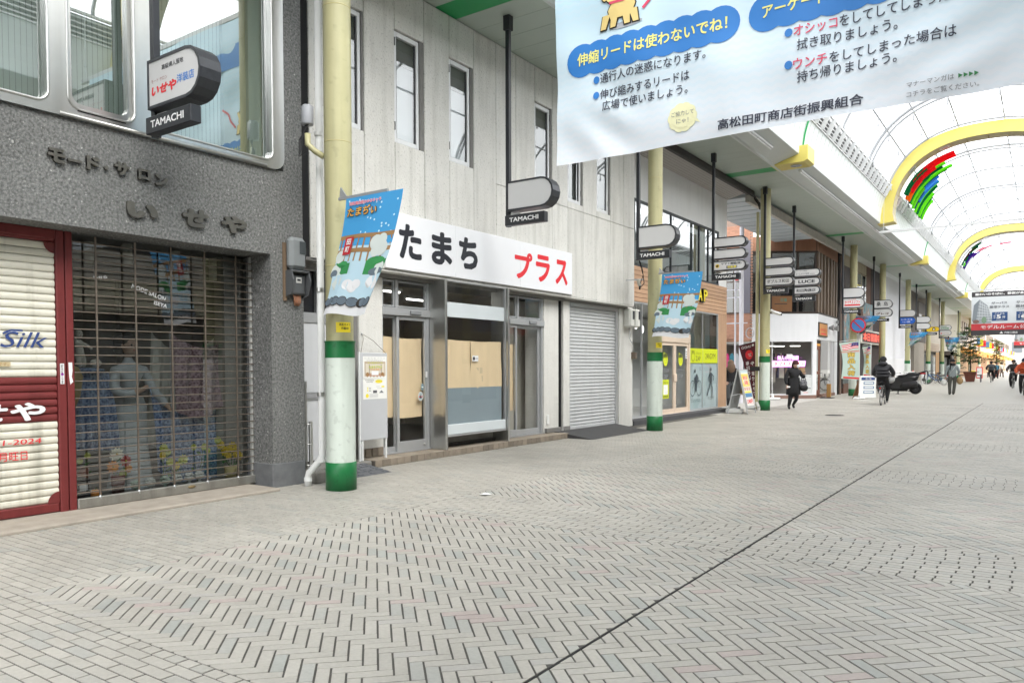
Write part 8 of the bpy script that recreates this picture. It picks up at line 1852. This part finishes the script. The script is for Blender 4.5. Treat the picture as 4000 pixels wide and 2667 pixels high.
person(K, .25, N_, E_, (.0, .02, 1.60), .10, (.1, 1), fair, [((-.29, .0, .87), (0, .1, -1)), ((.25, .14, 1.0), (-.2, 1, 0))], 'person seen from behind in a grey jacket, dark scarf, cap and olive trousers',
       [('cap', lambda e: (cap(e, (0, .02, 1.62), .115, blk, .0, .05), e.ball((0, .12, 1.63), (.08, .07, .015), blk, 10, 4))), ('scarf', lambda e: (e.lathe([(.0, 0), (.13, .0), (.14, .05), (.11, .10), (0, .11)], (0, 0, 1.44), blk, 14), e.bar((-.1, -.13, 1.48), (-.13, -.15, 1.22), .09, .03, blk))), ('shoulder_strap', lambda e: e.tube([(.12, -.13, 1.44), (-.02, -.15, 1.2), (-.16, -.13, 1.0)], .014, M('strap_pale', (.4, .42, .42), .7), 5))])
def sbag(name, x, y, z, m, lab, s=1):
    b_ = MB(); b_.ball((x, y, z), (.11 * s, .06 * s, .14 * s), m, 12, 8); b_.tube([(x - .06 * s, y, z + .1 * s), (x, y, z + .26 * s), (x + .06 * s, y, z + .1 * s)], .009, m, 5); obj(name, b_, label=lab, cat='bag', base=(x, y, z - .14))
sbag('plastic_bag', -4.05, 42.45, .62, M('plastic_white', (.75, .75, .73), .4), 'white plastic shopping bag carried by the person in the grey jacket', 1.15)
sbag('tan_bag', -3.40, 42.65, .70, M('bag_tan', (.42, .28, .14), .7), 'tan shoulder bag on the right hip of the person in the grey jacket', 1.3)

# --- bicycle
chrome = M('bike_chrome', (.55, .55, .55), .25, .9); tyre = M('tyre', (.02, .02, .021), .8); bfr = M('bike_frame', (.03, .032, .036), .35, .4)
def bicycle(loc, rz, lab, basket=False, frame=bfr, rack=True, group='bicycles'):
    """built along +y: rear wheel at y=0, front wheel at y=1.08"""
    t = thing('bicycle', loc, lab, 'bicycle', group)
    def part(nm, b, par=None): place(b, loc, rz); return obj(nm, b, par or t)
    for y in (0, 1.08):
        b = MB(); b.tube([(0, y + .315 * math.cos(a), .33 + .315 * math.sin(a)) for a in [2 * math.pi * i / 22 for i in range(22)]], .017, tyre, 6, True); w_ = part('wheel', b)
        b = MB(); b.tube([(0, y + .294 * math.cos(a), .33 + .294 * math.sin(a)) for a in [2 * math.pi * i / 22 for i in range(22)]], .010, chrome, 5, True); b.cyl((-.04, y, .33), (.04, y, .33), .022, chrome, n=8)
        for k in range(14): a = 2 * math.pi * k / 14; b.cyl((.02 * (-1) ** k, y, .33), (0, y + .29 * math.cos(a), .33 + .29 * math.sin(a)), .0022, chrome, n=4, cap=False)
        o_ = MB(); o_.v = b.v; o_.f = b.f; o_.fm = b.fm; o_.mats = b.mats; o_.sm = b.sm; part('rim', o_, w_)
        b = MB(); m_ = 9; pts = [(0, y + .345 * math.cos(a), .33 + .345 * math.sin(a)) for a in [R(25 + 150 * i / m_ + (30 if y == 0 else 0)) for i in range(m_ + 1)]]; b.tube(pts, .014, chrome, 5); part('mudguard', b)
    b = MB()
    for p, q, r in (((0, .48, .27), (0, .36, .80), .017), ((0, .48, .27), (0, .98, .72), .018), ((0, .96, .78), (0, 1.08, .33), .016), ((0, .38, .66), (0, .97, .74), .014), ((.05, 0, .33), (.02, .48, .27), .010), ((-.05, 0, .33), (-.02, .48, .27), .010), ((.05, 0, .33), (.01, .38, .68), .009), ((-.05, 0, .33), (-.01, .38, .68), .009)): b.cyl(p, q, r, frame, n=8)
    part('frame', b)
    b = MB(); b.cyl((0, .96, .76), (0, .93, .98), .014, chrome, n=8); b.tube([(-.29, .72, 1.0), (-.26, .84, 1.02), (-.1, .93, 1.0), (.1, .93, 1.0), (.26, .84, 1.02), (.29, .72, 1.0)], .012, chrome, 6); b.tube([(-.29, .72, 1.0), (-.28, .82, 1.02)], .018, rubber, 6); b.tube([(.29, .72, 1.0), (.28, .82, 1.02)], .018, rubber, 6); part('handlebar', b)
    b = MB(); b.ball((0, .30, .84), (.085, .13, .035), rubber, 10, 6); part('saddle', b)
    b = MB(); b.cyl((-.09, .48, .27), (.09, .48, .27), .012, chrome, n=6); b.bar((.09, .48, .27), (.09, .52, .10), .014, .02, chrome); b.bar((-.09, .48, .27), (-.09, .44, .44), .014, .02, chrome); b.box(.09, .17, .48, .56, .085, .105, rubber); b.box(-.17, -.09, .40, .48, .43, .45, rubber); b.cyl((.05, .48, .27), (.055, .48, .27), .08, chrome, n=14); part('crank', b)
    if rack:
        b = MB()
        for x in (-.06, .06): b.cyl((x, -.22, .70), (x, .24, .70), .006, chrome, n=5); b.cyl((x, -.12, .70), (x * .9, 0, .34), .006, chrome, n=5)
        for y in (-.2, -.05, .1): b.cyl((-.06, y, .70), (.06, y, .70), .006, chrome, n=5)
        part('rack', b); b = MB(); b.ball((0, -.26, .62), (.03, .015, .035), M('reflector_red', (.5, .02, .02), .2), 8, 5); part('reflector', b)
    if basket:
        b = MB()
        for z, s_ in ((.72, .8), (.80, .87), (.88, .94), (.97, 1.0)): b.tube([(x * s_, 1.17 + y * s_, z) for x, y in ((-.18, -.13), (.18, -.13), (.18, .13), (-.18, .13))], .006, rubber, 4, True)
        for k in range(-4, 5): 
            for yy in (-.13, .13): b.cyl((k * .036, 1.17 + yy * .8, .72), (k * .045, 1.17 + yy, .97), .004, rubber, n=4)
        b.box(-.15, .15, 1.06, 1.28, .715, .722, rubber); part('basket', b)
    return t
def rider(loc, rz, jk, trs, shm, lab, hat, hatm, scale=1., fwd=(0, 1), gl=fair, hood=False, skinm=fair):
    """seated on the bicycle, leaning a little towards the bar"""
    N = [((0, .26, .95), (.17, .14), trs), ((0, .29, 1.13), (.18, .15), jk), ((0, .36, 1.38), (.21, .14), jk), ((0, .40, 1.50), (.07, .07), jk),
         ((-.21, .37, 1.40), .095, jk), ((-.34, .48, 1.18), .085, jk), ((-.30, .69, 1.06), .06, jk), ((.21, .37, 1.40), .095, jk), ((.34, .48, 1.18), .085, jk), ((.30, .69, 1.06), .06, jk),
         ((-.11, .34, .92), .11, trs), ((-.14, .62, .80), .085, trs), ((-.13, .46, .50), .06, trs), ((-.13, .56, .47), .045, shm), ((.11, .34, .90), .11, trs), ((.15, .68, .58), .085, trs), ((.13, .50, .20), .06, trs), ((.13, .60, .14), .045, shm)]
    Ed = [(0, 1), (1, 2), (2, 3), (2, 4), (4, 5), (5, 6), (2, 7), (7, 8), (8, 9), (0, 10), (10, 11), (11, 12), (12, 13), (0, 14), (14, 15), (15, 16), (16, 17)]
    ex = [('hat', lambda e: cap(e, (0, .44, 1.645), .122, hatm, .0, .12))]
    ex.append(('hair', lambda e: e.ball((0, .40, 1.61), (.10, .09, .09), hairm, 10, 7)))
    if hood: ex.append(('hood', lambda e: (e.ball((0, .30, 1.50), (.17, .11, .09), jk, 12, 7), e.lathe([(.10, 0), (.15, .03), (.14, .08), (.1, .1)], (0, .38, 1.47), jk, 14))))
    def quilt(e):
        for z, rx in ((1.06, .20), (1.17, .205), (1.28, .215)):
            n = 18; e.tube([(rx * math.cos(a), .31 + .30 * (z - 1.1) + .165 * math.sin(a), z) for a in [2 * math.pi * i / n for i in range(n)]], .045, jk, 6, True)
    ex.append(('quilted_body', quilt))
    return person(loc, rz, N, Ed, (0, .44, 1.62), .10, fwd, skinm, [((-.30, .71, 1.05), (0.2, .8, -.1)), ((.30, .71, 1.05), (-.2, .8, -.1))], lab, ex)
bicycle((-4.88, 30.35, 0), .03, 'black city bicycle seen from behind, ridden beside the white A-board', True)
rider((-4.88, 30.35, 0), .03, puff, blk, whs, 'person in a black puffer jacket and cap riding a bicycle away', True, blk, hood=True)
b_ = MB(); b_.ball((-4.72, 31.0, .93), (.2, .16, .15), M('grey_cloth_bundle', (.5, .5, .5), .8, var=.15, vs=12), 12, 8); obj('shopping_bundle', b_, label='pale grey cloth bundle in the front basket, right of the rider in the black puffer', cat='bag', base=(-4.6, 30.9, .4))
bicycle((-3.72, 74.4, 0), .02, 'far bicycle seen from behind, ridden away past the planter', False)
rider((-3.72, 74.4, 0), .02, dgj, blk, shoe, 'person in a dark grey jacket cycling away beyond the planter', True, blk)
bicycle((-.86, 43.9, 0), math.pi + .06, 'black bicycle with front basket coming towards the camera at the right edge', True, rack=False)
rider((-.86, 43.9, 0), math.pi + .06, orj, blk, shoe, 'person in an orange puffer jacket and navy beanie cycling towards the camera', True, M('navy_beanie', (.02, .025, .07), .8), fwd=(0, 1), hood=True)
b_ = MB(); b_.ball((-.86, 43.46, 1.56), (.10, .05, .06), M('tan_scarf', (.45, .28, .2), .8), 10, 6); obj('scarf', b_, label='tan scarf over the mouth of the person in the orange puffer', cat='scarf', base=(-.86, 43.45, 1.5))
bicycle((-1.62, 57, 0), math.pi - .05, 'bicycle partly hidden behind the orange puffer rider', True, rack=False)
rider((-1.62, 57, 0), math.pi - .05, M('plaid_dark', (.06, .05, .05), .8), blk, shoe, 'person in a dark jacket cycling just behind the orange puffer rider', True, hairm)
# --- long haired person at the side street
S = (-9.27, 27.0, 0)
N_ = [((0, 0, .92), (.15, .11), blk), ((0, 0, 1.14), (.16, .11), blk), ((0, 0, 1.30), (.165, .11), blk), ((0, 0, 1.42), (.06, .06), blk), ((-.18, 0, 1.30), .075, blk), ((-.22, -.03, 1.06), .065, blk), ((-.17, -.12, .9), .05, blk), ((.18, 0, 1.30), .075, blk), ((.23, -.02, 1.06), .065, blk), ((.2, -.1, .88), .05, blk), ((-.08, 0, .8), .1, dgj), ((-.08, .02, .45), .08, dgj), ((-.08, .0, .09), .06, shoe), ((-.08, .1, .04), .04, shoe), ((.08, 0, .8), .1, dgj), ((.08, .02, .45), .08, dgj), ((.08, .0, .09), .06, shoe), ((.08, .1, .04), .04, shoe)]
E_ = [(0, 1), (1, 2), (2, 3), (2, 4), (4, 5), (5, 6), (2, 7), (7, 8), (8, 9), (0, 10), (10, 11), (11, 12), (12, 13), (0, 14), (14, 15), (15, 16), (16, 17)]
lh = M('brown_hair', (.16, .10, .065), .6, var=.3, vs=30)
person(S, CR, N_, E_, (0, .02, 1.53), .098, (-.2, 1), fair, [((-.17, -.14, .88), (0, -.3, -1)), ((.2, -.12, .86), (0, -.3, -1))], 'person with long light brown hair and black jacket standing behind the A-board', [('long_hair', lambda e: (e.ball((0, -.0, 1.55), (.12, .115, .12), lh, 12, 8), e.ball((0, -.075, 1.38), (.15, .07, .2), lh, 12, 8)))])
# --- distant walkers
def walker(x, y, top, bot, lab, s=1.):
    N = [((0, 0, .92), (.15, .11), bot), ((0, 0, 1.15), (.165, .11), top), ((0, 0, 1.35), (.17, .11), top), ((0, 0, 1.46), .06, top), ((-.19, 0, 1.35), .075, top), ((-.25, 0, 1.1), .06, top), ((-.26, -.05, .9), .045, fair), ((.19, 0, 1.35), .075, top), ((.25, 0, 1.1), .06, top), ((.26, -.05, .9), .045, fair), ((-.09, .05, .5), .08, bot), ((-.09, .12, .08), .055, shoe), ((.09, -.06, .5), .08, bot), ((.09, -.12, .08), .055, shoe)]
    return person((x, y, 0), CR, N, [(0, 1), (1, 2), (2, 3), (2, 4), (4, 5), (5, 6), (2, 7), (7, 8), (8, 9), (0, 10), (10, 11), (0, 12), (12, 13)], (0, 0, 1.58), .1, (0, -1), fair, [((-.26, -.05, .88), (0, 0, -1)), ((.26, -.05, .88), (0, 0, -1))], lab, [('hair', lambda e: cap(e, (0, .01, 1.6), .115, hairm, 0, .2))], sub=1)
walker(-4.15, 104, M('cream_coat', (.6, .58, .5), .8), M('brown_trousers', (.12, .09, .07), .8), 'distant person in a cream coat near the second planter')
walker(-4.05, 90, M('teal_coat', (.05, .2, .3), .8), blk, 'distant person in a teal coat half hidden behind the far cyclist')
walker(-3.0, 112, dgj, blk, 'distant person in dark clothes right of the cream coated one')

# --- covered motorcycle
mo = thing('motorcycle', (-5.9, 43, 0), 'large black motor scooter parked side on behind the cyclist, tail to the right', 'motorcycle')
mb_ = M('scooter_black', (.018, .018, .02), .38, var=.1, vs=10, spec=.5); mdk = M('scooter_matt', (.028, .028, .03), .75)
mx0, my0 = -5.35, 43.0
def side(pts, w_, m, b=None, y=my0):
    b = b or MB(); n = len(pts); L = []
    for s_, k in ((-1, .72), (-.6, 1.), (.6, 1.), (1, .72)):
        cx = sum(p[0] for p in pts) / n; cz = sum(p[1] for p in pts) / n
        L.append([(mx0 + cx + (p[0] - cx) * k, y + s_ * w_ / 2, cz + (p[1] - cz) * k) for p in pts])
    v = [p for l_ in L for p in l_]
    b.add(v, [(i * n + j, i * n + (j + 1) % n, (i + 1) * n + (j + 1) % n, (i + 1) * n + j) for i in range(3) for j in range(n)], m, True); b.add(L[0], [tuple(range(n))], m); b.add(L[3], [tuple(range(n))[::-1]], m); return b
for hx in (0, -1.45):
    b = MB(); b.tube([(mx0 + hx + .215 * math.cos(a), my0, .29 + .215 * math.sin(a)) for a in [2 * math.pi * i / 20 for i in range(20)]], .075, tyre, 8, True); w_ = obj('wheel', b, mo)
    b = MB(); b.cyl((mx0 + hx, my0 - .05, .29), (mx0 + hx, my0 + .05, .29), .15, M('rim_dark', (.06, .06, .062), .4, .5), n=16); b.cyl((mx0 + hx, my0 - .07, .29), (mx0 + hx, my0 + .07, .29), .04, chrome, n=10); obj('rim', b, w_)
obj('body', side([(.08, .70), (.16, .92), (-.2, .95), (-.5, .88), (-.8, .86), (-1.0, .74), (-1.2, .70), (-1.24, .24), (-.95, .14), (-.36, .14), (-.26, .52)], .46, mb_), mo)
obj('front_fairing', side([(-1.08, .58), (-1.12, 1.0), (-1.28, 1.24), (-1.42, 1.02), (-1.66, .62), (-1.5, .52), (-1.3, .3)], .42, mb_), mo)
obj('seat', side([(.16, 1.0), (-.02, 1.10), (-.3, 1.07), (-.42, .99), (-.72, .95), (-.86, .88), (-.5, .82), (.1, .93)], .36, mdk), mo)
obj('tail', side([(.12, .92), (.40, 1.06), (.56, 1.19), (.42, 1.18), (.1, 1.06)], .24, mb_), mo)
obj('swing_arm', side([(-.42, .24), (-.5, .52), (-.1, .56), (.12, .44), (.1, .3), (-.1, .22)], .26, mdk), mo)
b = MB(); b.box(mx0 + .22, mx0 + .46, my0 - .132, my0 + .1, 1.0, 1.07, M('tail_lamp', (.5, .01, .015), .2), .02); obj('tail_lamp', b, mo)
b = MB(); b.tube([(mx0 - .62, my0 - .26, .34), (mx0 - .5, my0 - .27, .42), (mx0 + .02, my0 - .27, .52), (mx0 + .12, my0 - .27, .54)], [.07, .15, .165, .12], mdk, 12); obj('muffler', b, mo)
b = MB(); b.ball((mx0 - .1, my0 - .14, .70), (.1, .06, .11), chrome, 8, 6); b.bar((mx0 - .28, my0 - .2, .74), (mx0 - .06, my0 - .2, .36), .05, .05, chrome); obj('rear_shock', b, mo)
b = MB(); b.tube([(mx0 + .42, my0, 1.0), (mx0 + .38, my0, .8), (mx0 + .34, my0, .55)], .03, mdk, 6); b.box(mx0 + .3, mx0 + .36, my0 - .1, my0 + .1, .5, .66, white); obj('plate_holder', b, mo)
b = MB(); b.tube([(mx0 - .75, my0 - .08, .25), (mx0 - .8, my0 - .22, .0)], .016, mdk, 6); b.tube([(mx0 - .75, my0 + .08, .25), (mx0 - .8, my0 + .22, .0)], .016, mdk, 6); b.box(mx0 - .86, mx0 - .7, my0 - .24, my0 - .18, 0, .015, mdk); obj('stand', b, mo)
b = MB(); b.tube([(mx0 - 1.05, my0 - .36, 1.12), (mx0 - 1.15, my0 - .1, 1.1), (mx0 - 1.15, my0 + .1, 1.1), (mx0 - 1.05, my0 + .36, 1.12)], .018, mdk, 6); obj('handlebar', b, mo)
b = MB(); b.quad((mx0 - 1.2, my0 - .16, 1.1), (mx0 - 1.36, my0 - .12, 1.42), (mx0 - 1.36, my0 + .12, 1.42), (mx0 - 1.2, my0 + .16, 1.1), glass); obj('windscreen', b, mo)
# --- parked bicycles and small things near the seventh pillar
pk = [((-6.0, 46.5, 0), 1.2, 'silver wheeled bicycle parked just behind the motor scooter', bfr), ((-6.35, 66.0, 0), 1.5, 'blue framed bicycle parked nearest the walker, beside the seventh pillar', M('bike_blue', (.03, .15, .4), .4)), ((-6.55, 67.3, 0), 1.45, 'dark bicycle parked second in the row at the seventh pillar', bfr), ((-6.6, 69.2, 0), 1.6, 'bicycle with basket parked third in the row near the seventh pillar', bfr), ((-6.8, 71, 0), 1.4, 'farthest bicycle of the parked row near the dark kiosk', bfr)]
for loc, rz, lab, fm in pk: bicycle(loc, rz, lab, True, fm)
b_ = MB(); b_.box(-7.75, -7.05, 56.2, 56.24, .55, 1.05, white); b_.bar((-7.7, 56.22, 0), (-7.7, 56.22, .6), .03, .03, alu); b_.bar((-7.1, 56.22, 0), (-7.1, 56.22, .6), .03, .03, alu); P = planeY(56.195, -7.7, .85); text(b_, 'キャッチ中止', .05, .02, .5, .12, greyink, .02, P); obj('parking_board', b_, label='white low board with grey lettering behind the motor scooter', cat='sign board', base=(-7.4, 56.2, 0))
b_ = MB(); b_.lathe([(.17, 0), (.17, .03), (.13, .03), (.04, .68), (.0, .7)], (-7.5, 59, .4), M('cone_red', (.62, .06, .04), .5), 14); b_.box(-7.9, -7.1, 58.8, 59.3, 0, .4, M('planter_grey', (.42, .42, .42), .7)); obj('traffic_cone', b_, label='red traffic cone standing on a grey block left of the sixth pillar', cat='cone', base=(-7.5, 59, 0))
b_ = MB()
for y in (62, 65): b_.bar((-7.35, y, 0), (-7.35, y, .95), .05, .05, alu)
for z in (.5, .92): b_.bar((-7.35, 62, z), (-7.35, 65, z), .04, .06, alu)
b_.box(-7.37, -7.33, 62.1, 64.9, .55, .88, M('panel_pale', (.6, .6, .6), .5)); obj('parking_rail', b_, label='metal parking rail with pale panel near the sixth pillar', cat='railing', base=(-7.35, 63.5, 0))
ki = thing('kiosk', (-7.7, 84, 0), 'dark framed kiosk with bright interior at the crossing', 'kiosk')
b_ = MB(); b_.box(-8.45, -8.3, 84, 85.5, 0, 2.75, bdk); b_.box(-7.5, -7.35, 84, 85.5, 0, 2.75, bdk); b_.box(-8.45, -7.35, 84, 85.5, 2.4, 2.78, bdk); b_.box(-8.3, -7.5, 85.4, 85.5, 0, 2.4, bdk); obj('frame', b_, ki)
b_ = MB(); b_.box(-8.15, -7.85, 84.6, 85.3, .3, 2.2, M('kiosk_pale', (.6, .6, .58), .5)); b_.box(-7.7, -7.55, 84.6, 85.3, .3, 2.0, M('kiosk_mid', (.3, .3, .3), .5)); obj('inner_panel', b_, ki)
# --- planters, benches, trees
terr = M('planter_brown', (.22, .075, .05), .6, var=.1, vs=5); plank = M('bench_wood', (.16, .115, .09), .6, var=.15, vs=6); soil = M('soil', (.05, .04, .03), .9)
leafm = [M('leaf_dark', (.025, .055, .02), .6, rnd=0), M('leaf_mid', (.045, .085, .03), .6), M('leaf_light', (.09, .13, .04), .6)]
bark = M('bark', (.09, .065, .05), .85, var=.2, vs=12)
def planter(x, y, lab):
    t = thing('planter_bench', (x, y, 0), lab, 'planter', 'planters with benches in the street')
    b_ = MB()
    S_ = .72
    def fr(r, z): r *= S_; return [(x - r, y - r, z), (x + r, y - r, z), (x + r, y + r, z), (x - r, y + r, z)]
    for (ra, za), (rb, zb) in (((.42, .03), (.60, .72)), ((.60, .72), (.66, .73)), ((.66, .73), (.66, .86)), ((.66, .86), (.56, .86)), ((.56, .86), (.54, .78))):
        A, B_ = fr(ra, za), fr(rb, zb)
        for i in range(4): b_.quad(A[i], A[(i + 1) % 4], B_[(i + 1) % 4], B_[i], terr)
    b_.quad(*fr(.55, .8), soil); obj('pot', b_, t)
    for s_ in (-1, 1):
        for k in range(3): q = MB(); q.box(x + s_ * (.52 + .12 * k), x + s_ * (.63 + .12 * k), y - .6, y + .6, .60, .64, plank, .008); obj('plank', q, t)
        q = MB()
        for yy in (-.5, .5): q.bar((x + s_ * .78, y + yy, 0), (x + s_ * .78, y + yy, .60), .06, .06, M('bench_leg', (.2, .2, .21), .5, .5)); q.bar((x + s_ * .45, y + yy, .58), (x + s_ * .86, y + yy, .58), .05, .04, M('bench_leg', (.2, .2, .21), .5, .5))
        obj('bench_leg', q, t)
    for k in range(3): q = MB(); q.box(x - .7, x + .7, y - .72 + .1 * k, y - .64 + .1 * k, .86, .9, plank, .008); obj('plank', q, t)
    return t
def tree(x, y, h, r, lab, seed, nl, z0=.8, layered=True, mats=leafm, name='street_tree'):
    rn = random.Random(seed); t = thing(name, (x, y, z0), lab, 'tree')
    tb = MB(); pts = [(x + .03 * math.sin(k * 1.3), y + .03 * math.cos(k), z0 + (h - z0) * k / 8) for k in range(9)]; tb.tube(pts, [.055 * (1 - .85 * k / 8) + .006 for k in range(9)], bark, 7)
    cl = []
    nb = 26
    for i in range(nb):
        f = .22 + .76 * i / nb; z = z0 + (h - z0) * f; L = r * (1.0 - .45 * f) * rn.uniform(.35, 1.15); a = i * 2.4 + rn.uniform(-.3, .3)
        e = (x + L * math.cos(a), y + L * math.sin(a), z + L * rn.uniform(-.15, .5)); m_ = (x + L * .5 * math.cos(a + .1), y + L * .5 * math.sin(a + .1), z + L * .12)
        tb.tube([(x, y, z), m_, e], [.016, .011, .005], bark, 5); cl += [(e, .34 * L + .1), (m_, .22 * L + .08)]
        for q in range(2): s_ = rn.uniform(.4, .95); cl.append(((x + L * s_ * math.cos(a + rn.uniform(-.4, .4)), y + L * s_ * math.sin(a + rn.uniform(-.4, .4)), z + L * .2 * s_), .2 * L + .06))
    obj('trunk', tb, t)
    lb = MB()
    for i in range(nl):
        c, s_ = cl[rn.randrange(len(cl))]; p = Vector((c[0] + rn.gauss(0, s_ * .6), c[1] + rn.gauss(0, s_ * .6), c[2] + rn.gauss(0, s_ * .17)))
        d = Vector((rn.gauss(0, 1), rn.gauss(0, 1), rn.gauss(-.2, .4))).normalized() * rn.uniform(.07, .13); n_ = Vector((rn.gauss(0, .5), rn.gauss(0, .5), 1)).normalized(); q = d.cross(n_).normalized() * rn.uniform(.03, .055)
        lb.add([p, p + d * .45 + q, p + d, p + d * .45 - q], [(0, 1, 2, 3)], mats[rn.choice((0, 0, 1, 1, 2))])
    obj('crown', lb, t)
    return t
planter(-5.3, 76, 'nearer brown planter with wooden benches at the crossing'); tree(-5.3, 76, 4.7, 1.3, 'slim dark leaved tree with tiers of branches in the nearer planter', 4, 5000)
planter(-4.85, 106, 'farther brown planter with benches under the pale bamboo-like tree'); tree(-4.75, 106, 4.4, .9, 'pale yellow green feathery tree in the farther planter', 9, 4200, mats=[M('leaf_olive', (.12, .15, .04), .6), M('leaf_yellow', (.2, .22, .07), .6), leafm[2]])
tree(-7.9, 97.0, 3.6, .8, 'small bushy green tree right behind the farthest pillar', 15, 1800, .3)
b_ = MB(); b_.box(-5.75, -5.2, 90, 90.06, .1, 1.25, redink, .02); b_.box(-5.68, -5.27, 89.985, 90.0, .2, 1.15, wink); obj('red_sign_frame', b_, label='small red framed white sign standing left of the far cyclist', cat='sign board', base=(-5.45, 90, 0))
b_ = MB(); b_.box(-5.95, -5.6, 86, 86.3, 0, .9, M('yellow_box', (.8, .6, .03), .5), .02); obj('yellow_box', b_, label='small yellow box behind the nearer planter', cat='box', base=(-5.8, 86, 0))
bpy.data.objects.remove(_to)
